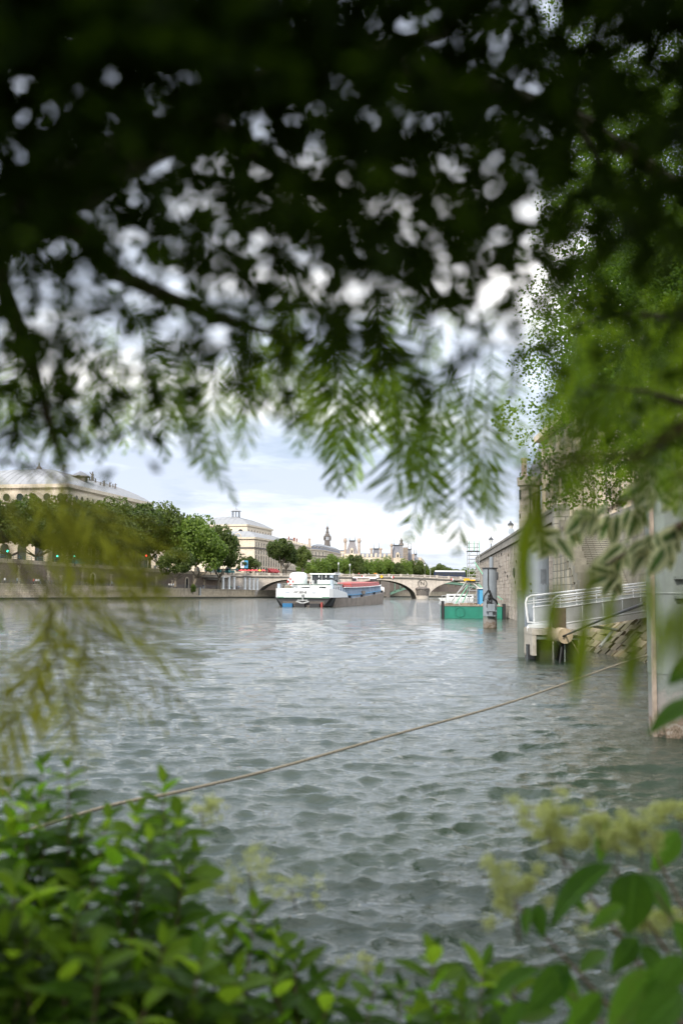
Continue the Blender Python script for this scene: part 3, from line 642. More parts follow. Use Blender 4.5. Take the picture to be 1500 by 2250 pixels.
for k, (px, top) in enumerate(((968, 1238), (950, 1246), (1000, 1250), (1030, 1247), (985, 1247))):
    far_tree(px, 640 + k * 12, 6.5, top, 7.5, lab3[k], 'b' if k % 2 == 0 else 'c', 0.12, 'far trees behind the bus', seed=50 + k)
# weed growing out of the quay wall
x, y, zq, zs, _ = lerp_line(371, -0.4)
t = thing('wall_shrub', 'green weed growing out of the quay wall beside the steel strip', 'plant', (x, y, zq - 2.2))
c = link_mesh('foliage', CROWNS['c'][0], t, (x, y, zq - 0.2)); c.scale = (1.3, 1.0, 2.0)
s = MB(); s.tube([(x, y + .3, zq - 2.2), (x, y, zq - 1), (x + .1, y, zq + 1)], [.08, .06, .02], 5); s.build('stem', M['bark'], t)
# ------------------------------------------------------------------ stone arch bridge
BY = 420.0; BD = 30.0
def ztop(X):
    pts = [(-60, 10.1), (25, 10.1), (36, 9.9), (47, 9.3), (72, 8.6), (100, 8.6)]
    for (a, za), (b, zb) in zip(pts[:-1], pts[1:]):
        if X <= b: return za + (zb - za) * max(0, (X - a)) / (b - a)
    return pts[-1][1]
bridge = thing('stone_bridge', 'pale stone road bridge with three wide arches and a balustrade across the river', 'bridge', (16, BY, 0))
centers = [-20.0, 16.0, 52.0]; HS = 15.5; ZS = 0.4; RISE = 7.3
def zarch(X):
    for c in centers:
        if abs(X - c) < HS: return ZS + RISE * (1 - (abs(X - c) / HS) ** 2.15) ** 0.56
    return -1.0
xs = []
for c in centers: xs += [c - HS + 2 * HS * i / 40 for i in range(41)]
xs = sorted(set([-50.0, -44] + xs + [74, 80, 90.0]))
face = MB(); face2 = MB(); soff = MB()
def zc(X): return ztop(X) - 1.55
for a, b in zip(xs[:-1], xs[1:]):
    mid = (a + b) / 2; inside = any(abs(mid - c) < HS for c in centers)
    za = zarch(a) if inside else -1.0; zb = zarch(b) if inside else -1.0
    if inside:
        if za < ZS: za = ZS
        if zb < ZS: zb = ZS
    for y, flip in ((BY, False), (BY + BD, True)):
        q = [(a, y, za), (b, y, zb), (b, y, zc(b)), (a, y, zc(a))]
        (face2 if flip else face).quad(*(q if not flip else q[::-1]))
    if inside: soff.quad((a, BY, za), (a, BY + BD, za), (b, BY + BD, zb), (b, BY, zb))
for c in centers:
    for s in (-1, 1):
        x = c + s * HS; soff.quad((x, BY, -1), (x, BY + BD, -1), (x, BY + BD, ZS), (x, BY, ZS))
face.build('spandrel', M['bridge_stone'], bridge); face2.build('spandrel', M['bridge_stone'], bridge); soff.build('arch_soffit', M['bridge_stone'], bridge)
# arch rings, slightly proud
for c in centers:
    r = MB()
    for i in range(40):
        a = c - HS + 2 * HS * i / 40; b = c - HS + 2 * HS * (i + 1) / 40
        def zz_(x, k):
            u = min(1, abs(x - c) / (HS + k)); return ZS + (RISE + k) * max(0.0, (1 - u ** 2.15)) ** 0.56
        za, zb = zz_(a, 0), zz_(b, 0); za2, zb2 = zz_(a, 0.9), zz_(b, 0.9)
        p = [(a, BY - .12, za), (b, BY - .12, zb), (b, BY + .2, zb), (a, BY + .2, za), (a, BY - .12, za2), (b, BY - .12, zb2), (b, BY + .2, zb2), (a, BY + .2, za2)]
        r.hexa(p)
    r.build('arch_ring', M['bridge_stone'], bridge)
# cornice, parapet with balusters
co = MB(); pa = MB(); ba = MB()
for a, b in zip(range(-50, 90, 5), range(-45, 95, 5)):
    for y0, y1 in ((BY - .55, BY + .6),):
        co.hexa([(a, y0, zc(a)), (b, y0, zc(b)), (b, y1, zc(b)), (a, y1, zc(a)), (a, y0, zc(a) + .45), (b, y0, zc(b) + .45), (b, y1, zc(b) + .45), (a, y1, zc(a) + .45)])
        pa.hexa([(a, BY - .1, zc(a) + .453), (b, BY - .1, zc(b) + .453), (b, BY + .4, zc(b) + .453), (a, BY + .4, zc(a) + .453), (a, BY - .1, zc(a) + .7), (b, BY - .1, zc(b) + .7), (b, BY + .4, zc(b) + .7), (a, BY + .4, zc(a) + .7)])
        pa.hexa([(a, BY - .15, ztop(a) - .25), (b, BY - .15, ztop(b) - .25), (b, BY + .45, ztop(b) - .25), (a, BY + .45, ztop(a) - .25), (a, BY - .15, ztop(a)), (b, BY - .15, ztop(b)), (b, BY + .45, ztop(b)), (a, BY + .45, ztop(a))])
    for k in range(12):
        X = a + k * 5 / 12
        if k == 0: pa.box((X, BY + .15, ztop(X) - .4), (1.0, 0.66, 1.15))
        else: ba.box((X, BY + .15, ztop(X) - .55), (.2, .22, .62))
co.build('cornice', M['parapet_stone'], bridge); pa.build('parapet', M['bridge_stone'], bridge); ba.build('baluster', M['bridge_stone'], bridge, kind='stuff')
dk = MB()
for a, b in zip(xs[:-1], xs[1:]): dk.quad((a, BY + .4, ztop(a) - 1.0), (b, BY + .4, ztop(b) - 1.0), (b, BY + BD, ztop(b) - 1.0), (a, BY + BD, ztop(a) - 1.0))
dk.build('bridge_deck', M['asphalt'], bridge)
# piers with rounded cutwaters, caps, wreath medallions with the letter N
for X in (-2.0, 34.0):
    p = MB(); p.lathe([(2.6, -1), (2.6, 1.0), (2.45, 1.02), (2.35, 3.6)], (X, BY, 0), 20); pier = p.build('pier', M['bridge_stone'], bridge, smooth='q')
    p = MB(); p.lathe([(2.35, 3.603), (2.9, 3.8), (2.95, 4.3), (2.5, 4.6), (1.2, 5.1)], (X, BY, 0), 20); p.build('pier_cap', M['dark_stone'], pier)
    p = MB(); p.lathe([(2.63, 1.5), (2.63, 3.3)], (X, BY, 0), 20); p.build('stain_band', M['dark_stone'], pier)
    w = MB(); n = 28
    w.tube([(X + 1.75 * math.cos(2 * math.pi * i / n), BY - .2, 6.4 + 1.75 * math.sin(2 * math.pi * i / n)) for i in range(n + 1)], .2, 6, caps=False); wr = w.build('wreath', M['parapet_stone'], bridge)
    text_obj('letter', 'N', 2.3, M['parapet_stone'], wr, (X - 16, -.15, 6.4), (R(90), 0, 0), .06)
# navigation boards hung on the bridge
def board(px, py, w, cols, label, shape='diamond', name='navigation_sign'):
    Yb = BY - 0.75; c = P(px, py, Yb); t = thing(name, label, 'sign', c, 'navigation signs on the bridge'); s = w / 2
    fr = MB(); fr.box((c.x, c.y + .12, c.z), (0.12, .14, w * .9)); fr.build('bracket', M['dark_metal'], t)
    if shape == 'diamond':
        l = MB(); l.add([(c.x, c.y, c.z - s), (c.x, c.y, c.z + s), (c.x - s, c.y, c.z), (c.x, c.y + .05, c.z - s), (c.x, c.y + .05, c.z + s), (c.x - s, c.y + .05, c.z)], [(0, 1, 2), (5, 4, 3), (0, 2, 5, 3), (2, 1, 4, 5), (1, 0, 3, 4)]); l.build('half_panel', cols[0], t)
        l = MB(); l.add([(c.x, c.y, c.z - s), (c.x + s, c.y, c.z), (c.x, c.y, c.z + s), (c.x, c.y + .05, c.z - s), (c.x + s, c.y + .05, c.z), (c.x, c.y + .05, c.z + s)], [(0, 1, 2), (5, 4, 3), (0, 3, 4, 1), (1, 4, 5, 2), (2, 5, 3, 0)]); l.build('half_panel', cols[1], t)
    elif shape == 'bars':
        for k in range(3):
            l = MB(); l.box((c.x, c.y, c.z + (k - 1) * w * .26), (w, .06, w * .26 - .01)); l.build('band', cols[0] if k != 1 else cols[1], t)
    else:
        l = MB(); l.box((c.x, c.y, c.z), (w, .06, w * 1.15)); pnl = l.build('panel', cols[0], t)
        l = MB(); l.box((c.x, c.y - .05, c.z + .1), (w * .16, .03, w * .55)); l.build('mark', cols[1], pnl)
board(797, 1267, 1.5, (M['red'], M['white']), 'red and white diamond sign above the left half of the middle arch')
board(829, 1267, 0.95, (M['white'], M['black']), 'white rectangular sign with a black mark over the middle arch', 'rect')
board(838, 1267, 1.5, (M['yellow'], M['yellow']), 'plain yellow diamond sign over the middle arch')
board(862, 1268, 1.5, (M['white'], M['red']), 'white and red diamond sign above the right half of the middle arch')
board(993, 1273, 1.4, (M['red'], M['white']), 'red and white diamond sign above the right arch')
board(1021, 1274, 1.5, (M['yellow'], M['yellow']), 'yellow diamond sign beside the scaffold tower')
board(643, 1265.5, 1.6, (M['red'], M['white']), 'red board with a white bar above the left arch', 'bars')
# road works box on the bridge parapet
c = P(824, 1262, BY + .2); t = thing('orange_barrier', 'small orange work barrier standing on the bridge above the middle arch', 'barrier', (c.x, c.y, ztop(c.x)))
b = MB(); b.box((c.x, c.y, ztop(c.x) + .35), (1.3, .1, .35)); b.build('panel', M['orange'], t)
b = MB(); b.box((c.x - .5, c.y, ztop(c.x) + .09), (.1, .3, .18)); b.build('foot', M['dark_metal'], t); b = MB(); b.box((c.x + .5, c.y, ztop(c.x) + .09), (.1, .3, .18)); b.build('foot', M['dark_metal'], t)
# bus on the bridge
X0, X1, Yb = PX(953, 426), PX(1022, 426), 426.0; zr = ztop(40) - 1.0
t = thing('city_bus', 'long navy bus with a white roof crossing the right end of the bridge', 'bus', ((X0 + X1) / 2, Yb, zr))
b = MB(); b.box2(X0, X1, Yb, Yb + 2.5, zr + .35, zr + 2.75); b.build('body', M['bus_navy'], t)
b = MB(); b.prism([(X0 + .5, Yb + .05), (X1 - .2, Yb + .05), (X1 - .2, Yb + 2.45), (X0 + .5, Yb + 2.45)], zr + 2.753, zr + 3.35); b.build('roof', M['white'], t)
b = MB(); b.box2(X0 - .04, X0 + .03, Yb + .1, Yb + 2.4, zr + 1.0, zr + 2.9); b.build('windscreen', M['glass_dark'], t)
for k in range(7):
    x = X0 + .8 + k * (X1 - X0 - 1) / 7; b = MB(); b.box2(x, x + (X1 - X0) / 7 - .35, Yb - .03, Yb + .02, zr + 1.3, zr + 2.45); b.build('window', M['glass_dark'], t)
for x in (X0 + 2, X1 - 3):
    b = MB(); b.tube([(x, Yb - .05, zr + .48), (x, Yb + .3, zr + .48)], .48, 14); b.build('wheel', M['black'], t)
# white car on the bridge right of the wheelhouse, a few other vehicles on the bank
def car(px, Y, z, m, label, length=4.4, rz=0.0):
    X = PX(px, Y); t = thing('parked_car', label, 'car', (X, Y, z)); t.rotation_euler.z = rz; L = length / 2
    b = MB(); b.add([(X + u, Y + v, z + h) for v in (-.85, .85) for u, h in ((-L, .35), (L, .35), (L, .85), (L * .62, .95), (L * .3, 1.45), (-L * .55, 1.45), (-L * .85, .95), (-L, .9))],
                    [tuple(range(8)), tuple(range(15, 7, -1))] + [(i, i + 8, (i + 1) % 8 + 8, (i + 1) % 8) for i in range(8)]); b.build('body', m, t)
    b = MB(); b.add([(X + u, Y - .88, z + h) for u, h in ((L * .52, .98), (L * .27, 1.38), (-L * .5, 1.38), (-L * .72, .98))], [(0, 1, 2, 3)]); b.build('window', M['glass_dark'], t)
    for u in (-L * .6, L * .6):
        b = MB(); b.tube([(X + u, Y - .9, z + .33), (X + u, Y - .6, z + .33)], .33, 10); b.build('wheel', M['black'], t)
car(742, 424, ztop(0) - 1.0 + .35, M['white'], 'white car crossing the bridge right of the barge wheelhouse')
# green steel arch bridge further up the river, seen under the middle arch
GY = 560.0; t = thing('steel_bridge', 'green steel arch bridge further upstream seen beneath the middle stone arch', 'bridge', (57, GY, 0))
gx0, gx1, gz0, gr = 27.0, 87.0, 1.6, 6.6
def garch(x): return gz0 + gr * (1 - ((x - 57) / 30) ** 2)
for yk in (0, 4, 8, 12):
    b = MB()
    for i in range(24):
        a, c = gx0 + 2.5 * i, gx0 + 2.5 * (i + 1); b.bar((a, GY + yk, garch(a)), (c, GY + yk, garch(c)), .5, 1.3)
    b.build('arch_rib', M['iron_green'], t)
b = MB(); b.box2(gx0 - 14, gx1 + 20, GY - 1, GY + 14, 9.0, 10.0); b.build('deck', M['iron_green'], t)
for i in range(1, 20):
    x = gx0 + 3 * i
    if abs(x - 57) > 6: b = MB(); b.box2(x - .25, x + .25, GY - .25, GY + .25, garch(x), 9.0); b.build('spandrel_post', M['iron_green'], t)
b = MB(); b.box2(gx0 - 5, gx0 + .2, GY - 1.5, GY + 14, -1, 9); b.build('abutment', M['dark_stone'], t)
# row of lamps on the far side
def street_lamp(px, top, Y, z0, label, group='street lamps beyond the bridge', m='dark_metal', sc=1.0):
    X = PX(px, Y); zt = PZ(px, top, Y); t = thing('street_lamp', label, 'street lamp', (X, Y, z0), group); H = zt - z0
    b = MB(); b.lathe([(.22 * sc, 0), (.2 * sc, .5), (.09 * sc, .8), (.07 * sc, H - 1.25 * sc)], (X, Y, z0), 8); b.build('post', M[m], t, smooth=True)
    b = MB(); b.lathe([(.16 * sc, 0), (.36 * sc, .62 * sc), (.36 * sc, .64 * sc)], (X, Y, zt - 1.25 * sc), 6); b.build('lantern', M['white'], t)
    b = MB(); b.lathe([(.45 * sc, 0), (.3 * sc, .25 * sc), (.1 * sc, .4 * sc), (.05 * sc, .6 * sc)], (X, Y, zt - .61 * sc), 6); b.build('lamp_cap', M[m], t)
street_lamp(743, 1235, 434, 9.1, 'tall pale street lamp in front of the dark tree beyond the bridge', m='galva'); street_lamp(768, 1238, 434, 9.1, 'second pale street lamp before the trees right of the first', m='galva')
street_lamp(933, 1235, 446, 8.9, 'black street lamp in the gap left of the bus', sc=1.4); street_lamp(945, 1241, 446, 8.9, 'lamp beside the gap just left of the bus', m='galva')
# ------------------------------------------------------------------ buildings
_win = {}
def win_mesh(kind, w, h):
    key = (kind, round(w, 2), round(h, 2))
    if key in _win: return _win[key]
    b = MB(); fr = .16
    if kind == 'rect' or kind == 'door':
        o = [(-w / 2 - fr, -h / 2 - fr * .6), (w / 2 + fr, -h / 2 - fr * .6), (w / 2 + fr, h / 2 + fr * 1.6), (-w / 2 - fr, h / 2 + fr * 1.6)]; i = [(-w / 2, -h / 2), (w / 2, -h / 2), (w / 2, h / 2), (-w / 2, h / 2)]
    elif kind == 'arch':
        n = 8; o = [(-w / 2 - fr, -h / 2), ]; i = [(-w / 2, -h / 2)]
        o = [(-w / 2 - fr, -h / 2), (w / 2 + fr, -h / 2)] + [((w / 2 + fr) * math.cos(math.pi * k / n), h / 2 - w / 2 + (w / 2 + fr) * math.sin(math.pi * k / n)) for k in range(n + 1)]
        i = [(-w / 2, -h / 2), (w / 2, -h / 2)] + [((w / 2) * math.cos(math.pi * k / n), h / 2 - w / 2 + (w / 2) * math.sin(math.pi * k / n)) for k in range(n + 1)]
    else:
        n = 16; o = [((w / 2 + fr * 2) * math.cos(2 * math.pi * k / n), (w / 2 + fr * 2) * math.sin(2 * math.pi * k / n)) for k in range(n)]; i = [(w / 2 * math.cos(2 * math.pi * k / n), w / 2 * math.sin(2 * math.pi * k / n)) for k in range(n)]
    n = len(o); d = .18
    for k in range(n):
        a, c = o[k], o[(k + 1) % n]; e, f = i[k], i[(k + 1) % n]
        b.quad((a[0], -d, a[1]), (c[0], -d, c[1]), (f[0], -d, f[1]), (e[0], -d, e[1]), 0)
        b.quad((a[0], 0, a[1]), (c[0], 0, c[1]), (c[0], -d, c[1]), (a[0], -d, a[1]), 0)
        b.quad((e[0], -d, e[1]), (f[0], -d, f[1]), (f[0], -.02, f[1]), (e[0], -.02, e[1]), 0)
    b.add([(x, -.02, z) for x, z in i], [tuple(range(n))], 1)
    if kind == 'rect': b.box((0, -.045, 0), (.08, .04, h), 0, 2)
    if kind == 'dormer':
        pass
    me = b.mesh('window', [M['cream_stone'], M['glass_dark'], M['white']]); _win[key] = me; return me
def windows(root, A, B, z, n, w, h, kind='rect', m0=.5, m1=.5, out=0.0, name='window'):
    A, B = Vector(A), Vector(B); d = B - A; L = d.length; d.normalize(); nr = Vector((d.y, -d.x)); rz = math.atan2(d.y, d.x)
    for k in range(n):
        t = (m0 + k) / (n - 1 + m0 + m1) if n > 1 else .5
        p = A + d * L * t + nr * out
        link_mesh(name, win_mesh(kind, w, h), root, (p.x, p.y, z + h / 2), rz)
def band(root, A, B, C, z, h, out, mat, name='cornice'):
    """a string course along A-B-C (left front, corner, far end)"""
    b = MB()
    for p, q in ((A, B), (B, C)):
        p, q = Vector(p), Vector(q); d = (q - p).normalized(); nr = Vector((d.y, -d.x)); e = d * out
        a0, b0 = p - e, q + e; a1, b1 = a0 + nr * out, b0 + nr * out
        if q == Vector(B): b1 = b1 - d * .004; 
        b.hexa([(*a1, z), (*b1, z), (*b0, z), (*a0, z), (*a1, z + h), (*b1, z + h), (*b0, z + h), (*a0, z + h)])
    return b.build(name, mat, root)
def curved_hip(root, L, C, Rr, z, rise, mat, frac=0.92, n=8, over=.6, p=.8, name='roof'):
    """hipped roof with a bulging profile over the rectangle L-C-R"""
    L, C, Rr = Vector(L), Vector(C), Vector(Rr); u = (C - L); W = u.length; u.normalize(); v = (Rr - C); D = v.length; v.normalize()
    half = min(W, D) / 2 * frac; b = MB(); rings = []
    for i in range(n + 1):
        t = i / n; ins = -over + (half + over) * t; h = rise * math.sin(t * math.pi / 2) ** p
        rings.append([L + u * ins + v * ins, C - u * ins + v * ins, Rr - u * ins - v * ins, L + v * D + u * ins - v * ins])
        for q in rings[-1]: b.V.append((q.x, q.y, z + h))
    for i in range(n):
        for k in range(4): b.F.append((i * 4 + k, i * 4 + (k + 1) % 4, (i + 1) * 4 + (k + 1) % 4, (i + 1) * 4 + k)); b.M.append(0)
    b.F.append(tuple(n * 4 + k for k in range(4))); b.M.append(0)
    rf = b.build(name, mat, root)
    # standing seams
    s = MB()
    for side, (P0, d, length) in enumerate(((L, u, W), (C, v, D))):
        inw = v if side == 0 else -u; m = int(length / 2.4)
        for k in range(1, m):
            s0 = length * k / m; pth = []
            for i in range(n + 1):
                t = i / n; ins = -over + (half + over) * t
                if s0 < ins or s0 > length - ins: break
                h = rise * math.sin(t * math.pi / 2) ** p; q = P0 + d * s0 + inw * ins; pth.append((q.x, q.y, z + h + .03))
            if len(pth) > 1:
                for a, c in zip(pth[:-1], pth[1:]): s.bar(a, c, .12, .12)
    if s.V: s.build('standing_seam', mat, rf, kind='stuff')
    return rf
def rect_pts(L, C, Rr): return [L, C, Rr, (L[0] + Rr[0] - C[0], L[1] + Rr[1] - C[1])]
def inset(L, C, Rr, d):
    L, C, Rr = Vector(L), Vector(C), Vector(Rr); u = (C - L).normalized(); v = (Rr - C).normalized()
    return tuple(L + u * d + v * d), tuple(C - u * d + v * d), tuple(Rr - u * d - v * d)
# --- big theatre on the far left
C = (PX(143, 330), 330.0); Rr = (PX(325, 400), 400.0); v = (Vector(Rr) - Vector(C)).normalized(); L = tuple(Vector(C) - Vector((v.y, -v.x)) * 44)
th1 = thing('domed_theatre', 'large cream theatre with a bulging grey metal roof and round windows behind the trees', 'theatre', (*C, 11))
zc1 = PZ(143, 1063, 330)
b = MB(); b.prism(rect_pts(L, C, Rr), 9.0, zc1); b.build('wall', M['cream_stone'], th1)
band(th1, L, C, Rr, zc1 - 1.2, 1.2, .8, M['pale_stone']); band(th1, L, C, Rr, zc1 - 7.5, .5, .35, M['pale_stone'], 'string_course'); band(th1, L, C, Rr, 20.5, .6, .5, M['pale_stone'], 'string_course')
dn = MB()
for A_, B_, n in ((L, C, 44), (C, Rr, 70)):
    for k in range(n):
        p = Vector(A_).lerp(Vector(B_), (k + .5) / n); d = (Vector(B_) - Vector(A_)).normalized(); nr = Vector((d.y, -d.x)); p = p + nr * .25
        dn.box((p.x, p.y, zc1 - 1.45), (.42, .5, .45), math.atan2(d.y, d.x))
dn.build('dentil', M['pale_stone'], th1, kind='stuff')
curved_hip(th1, L, C, Rr, zc1, PZ(80, 1031, 352) - zc1, M['zinc'], .92, 9, .7, .85)
windows(th1, L, C, zc1 - 5.6, 9, 2.6, 2.6, 'round'); windows(th1, C, Rr, zc1 - 5.6, 17, 2.2, 2.6, 'round')
windows(th1, L, C, 11.5, 7, 3.2, 6.5, 'arch'); windows(th1, C, Rr, 11.5, 12, 3.0, 6.5, 'arch'); windows(th1, L, C, 22, 7, 1.8, 3.6); windows(th1, C, Rr, 22, 12, 1.8, 3.6)
# belvedere and finial on the roof
X = PX(170, 352); b = MB(); zb_ = zc1 + 1.5; zt = PZ(170, 1036, 352)
b.box((X, 352, (zb_ + zt - 2) / 2), (4.2, 4.2, zt - 2 - zb_)); b.box((X, 352, zt - 1.85), (5.6, 5.6, .3)); bv = b.build('belvedere', M['dark_stone'], th1)
b = MB(); b.lathe([(3.6, 0), (2.0, .9), (.3, 1.8)], (X, 352, zt - 1.7), 4); b.build('belvedere_roof', M['slate'], bv)
b = MB(); X = PX(78, 352); zt = PZ(78, 1031, 352); b.lathe([(1.3, -.3), (.9, .6), (.35, 1.2), (.15, 2.4)], (X, 352, zt), 8); b.build('finial', M['dark_stone'], th1)
def statue(px, top, bot, Y, seed):
    X = PX(px, Y); z0 = PZ(px, bot, Y); H = PZ(px, top, Y) - z0; rg = random.Random(seed); b = MB(); w = H * .16
    b.lathe([(w * 1.3, 0), (w * 1.3, H * .12), (w * .8, H * .13), (w * 1.05, H * .3), (w * .75, H * .5), (w * 1.0, H * .68), (w * .9, H * .74), (w * .35, H * .8), (w * .48, H * .88), (w * .4, H * .96), (w * .1, H)], (X, Y, z0), 8, 0, 1, .7)
    s = 1 if seed % 2 else -1
    b.tube([(X + s * w * .9, Y, z0 + H * .7), (X + s * w * 1.7, Y, z0 + H * (.6 + .3 * rg.random())), (X + s * w * 1.9, Y, z0 + H * (.7 + .35 * rg.random()))], [w * .35, w * .28, w * .2], 5)
    t = b.build('statue', M['dark_stone'], th1, smooth=True); return t
for k, (px, top, bot) in enumerate(((197, 1036, 1056), (191, 1046, 1056), (204, 1050, 1060), (215, 1058, 1066), (223, 1054, 1068), (236, 1058, 1070), (243, 1062, 1071), (248, 1061, 1073))):
    statue(px, top, bot, 352 + (px - 190) * .45, k)
# --- second theatre beyond the bridge head
C = (PX(541, 480), 480.0); Rr = (PX(596, 518), 518.0); v = (Vector(Rr) - Vector(C)).normalized(); L = tuple(Vector(C) - Vector((v.y, -v.x)) * 26)
th2 = thing('cream_theatre', 'cream theatre with a hipped grey roof, round windows and a small roof lantern', 'theatre', (*C, 9))
C2 = (PX(558, 465), 465.0); R2 = tuple(Vector(C2) + v * 47); L2 = tuple(Vector(C2) - Vector((v.y, -v.x)) * 36)
z_lo, z_up = PZ(558, 1180, 465), PZ(541, 1152, 480)
b = MB(); b.prism(rect_pts(L2, C2, R2), 8, z_lo); b.build('lower_block', M['cream_stone'], th2)
b = MB(); b.prism(rect_pts(L, C, Rr), z_lo - .5, z_up); b.build('upper_block', M['cream_stone'], th2)
band(th2, L2, C2, R2, z_lo - .9, .9, .7, M['pale_stone']); band(th2, L, C, Rr, z_up - .8, .8, .6, M['pale_stone'])
curved_hip(th2, L2, C2, R2, z_lo, 3.2, M['zinc'], .34, 4, .6, 1.0, 'lower_roof')
curved_hip(th2, L, C, Rr, z_up, PZ(516, 1135, 492) - z_up, M['zinc'], .9, 6, .6, 1.0)
z1 = PZ(558, 1205, 465); z2 = PZ(558, 1238, 465); band(th2, L2, C2, R2, z1, .7, .4, M['dark_stone'], 'string_course'); band(th2, L2, C2, R2, z2 - 4.3, .4, .3, M['pale_stone'], 'string_course')
windows(th2, L, C, z_up - 4.6, 4, 2.3, 2.3, 'round'); windows(th2, C, Rr, z_up - 4.2, 9, 1.2, 2.0, 'arch')
for z, h, w in ((PZ(558, 1200, 465), 2.0, 1.3), (PZ(558, 1216, 465), 2.2, 1.3), (PZ(558, 1239, 465) - .6, 4.6, 1.6), (PZ(558, 1223, 465) - 1.2, 1.9, 1.4)):
    windows(th2, C2, R2, z, 12, w, h)
windows(th2, C2, R2, 9.4, 12, 2.6, 4.8, 'arch'); windows(th2, L2, C2, 9.4, 7, 2.6, 4.8, 'arch')
windows(th2, L2, C2, PZ(540, 1222, 462), 1, 1.7, 3.8)
# pediment and roundel on the left pavilion face
u = (Vector(C2) - Vector(L2)).normalized(); nr = Vector((u.y, -u.x)); q = Vector(C2) - u * 8.2
def pt3(a, o, z): return (q.x + u.x * a + nr.x * o, q.y + u.y * a + nr.y * o, z)
zp = PZ(542, 1216, 463)
b = MB(); b.add([pt3(-3.6, .1, zp), pt3(3.6, .1, zp), pt3(0, .1, zp + 2.2), pt3(-3.6, .7, zp), pt3(3.6, .7, zp), pt3(0, .7, zp + 2.2)], [(3, 4, 5), (0, 2, 1), (0, 1, 4, 3), (1, 2, 5, 4), (2, 0, 3, 5)]); b.build('pediment', M['pale_stone'], th2)
b = MB(); n = 20; b.tube([pt3(1.5 * math.cos(2 * math.pi * i / n), .15, zp + 8 + 1.5 * math.sin(2 * math.pi * i / n)) for i in range(n + 1)], .25, 5, caps=False); b.build('roundel', M['pale_stone'], th2)
b = MB(); b.box(pt3(0, .5, zp - 3.1), (4.5, .9, .35), math.atan2(u.y, u.x)); b.build('balcony', M['dark_stone'], th2)
# awnings
for k in range(4):
    p = Vector(C2).lerp(Vector(R2), (k + 5.5) / 12); nr2 = Vector((v.y, -v.x)); hw = v * 1.5
    a, c = p - hw, p + hw; ao, c_o = a + nr2 * 1.8, c + nr2 * 1.8; b = MB()
    b.add([(*a, 13.9), (*c, 13.9), (*c_o, 12.3), (*ao, 12.3), (*ao, 11.8), (*c_o, 11.8), (*a, 11.8), (*c, 11.8)], [(0, 1, 2, 3), (3, 2, 5, 4), (0, 3, 4, 6), (1, 7, 5, 2)]); b.build('awning', M['awning_red'], th2)
# lantern on the roof
X, Yl = PX(516, 492), 492.0; zb_, zt = PZ(516, 1140, 492), PZ(516, 1124, 492)
b = MB(); b.lathe([(2.3, -1), (2.2, .9)], (X, Yl, zb_), 8); ln = b.build('roof_lantern', M['zinc'], th2)
b = MB()
for k in range(8): a = 2 * math.pi * k / 8 + .2; b.box((X + 1.9 * math.cos(a), Yl + 1.9 * math.sin(a), (zb_ + .9 + zt) / 2), (.22, .22, zt - zb_ - .9))
b.build('lantern_post', M['dark_metal'], ln, kind='stuff')
b = MB(); b.lathe([(2.8, 0), (2.2, .5), (.8, 1.1), (.12, 1.6), (.05, 3.2)], (X, Yl, zt), 8); b.build('lantern_cap', M['zinc'], ln)
# banner by the kerb
c = P(537, 1240, 424); t = thing('banner_pole', 'tall blue and white banner on a pole beside the small round tree', 'banner', (c.x, c.y, 9.1))
b = MB(); b.tube([(c.x, c.y, 9.1), (c.x, c.y, c.z + 1.8)], .1, 6); b.build('pole', M['dark_metal'], t)
b = MB(); b.box((c.x - .85, c.y - .12, c.z), (1.5, .05, 3.2)); b.build('banner', M['white'], t); b = MB(); b.box((c.x + .75, c.y - .12, c.z), (1.5, .05, 3.2)); b.build('banner', M['flag_blue'], t)
b = MB(); b.box((c.x - .85, c.y - .16, c.z + .2), (.5, .03, 1.8)); b.build('emblem', M['bus_navy'], t)
# terrace of red parasols / flower stalls on the street by the bridge head
for k in range(7):
    px = 530 + k * 8; Y = 421 + (k % 3); X = PX(px, Y); t = thing('terrace_parasol', 'small red cafe parasol on the street terrace, %s counting away from the blue banner' % ('first', 'second', 'third', 'fourth', 'fifth', 'sixth', 'last')[k], 'parasol', (X, Y, 9.1), 'red parasols on the terrace')
    b = MB(); b.tube([(X, Y, 9.1), (X, Y, 11.9)], .05, 5); b.build('pole', M['dark_metal'], t)
    b = MB(); b.lathe([(1.35, 0), (1.3, .1), (.1, .75)], (X, Y, 11.15), 8); b.build('canopy', M['yellow'] if k == 5 else M['awning_red'], t)
    if k == 5: t['label'] = 'single yellow parasol among the red ones on the street terrace'; del t['group']
for k, (px, m, lab) in enumerate(((468, 'white', 'white covered stall roof on the street left of the banner'), (486, 'teal', 'dark teal book stall box on the parapet left of the banner'), (505, 'teal', 'second teal book stall box on the parapet nearer the banner'), (172, 'teal', 'teal book stall box on the parapet under the left bank trees'))):
    Y = 405 if px > 300 else 322; X = PX(px, Y); zs = lerp_line(Y, QW)[3]
    t = thing('market_stall', lab, 'stall', (X, Y, zs)); b = MB(); b.box((X, Y, zs + 1.3), (5.5, 1.4, 1.0), along); b.build('counter', M[m], t); b = MB(); b.prism([(X - 3, Y - 1), (X + 3, Y - 1), (X + 3, Y + 1), (X - 3, Y + 1)], zs + 1.9, zs + 2.3); b.build('lid', M[m], t)
    for u_ in (-2, 2): b = MB(); b.box((X + u_ * math.cos(along), Y + u_ * math.sin(along), zs + .4), (.3, .3, .8)); b.build('leg', M['dark_metal'], t)
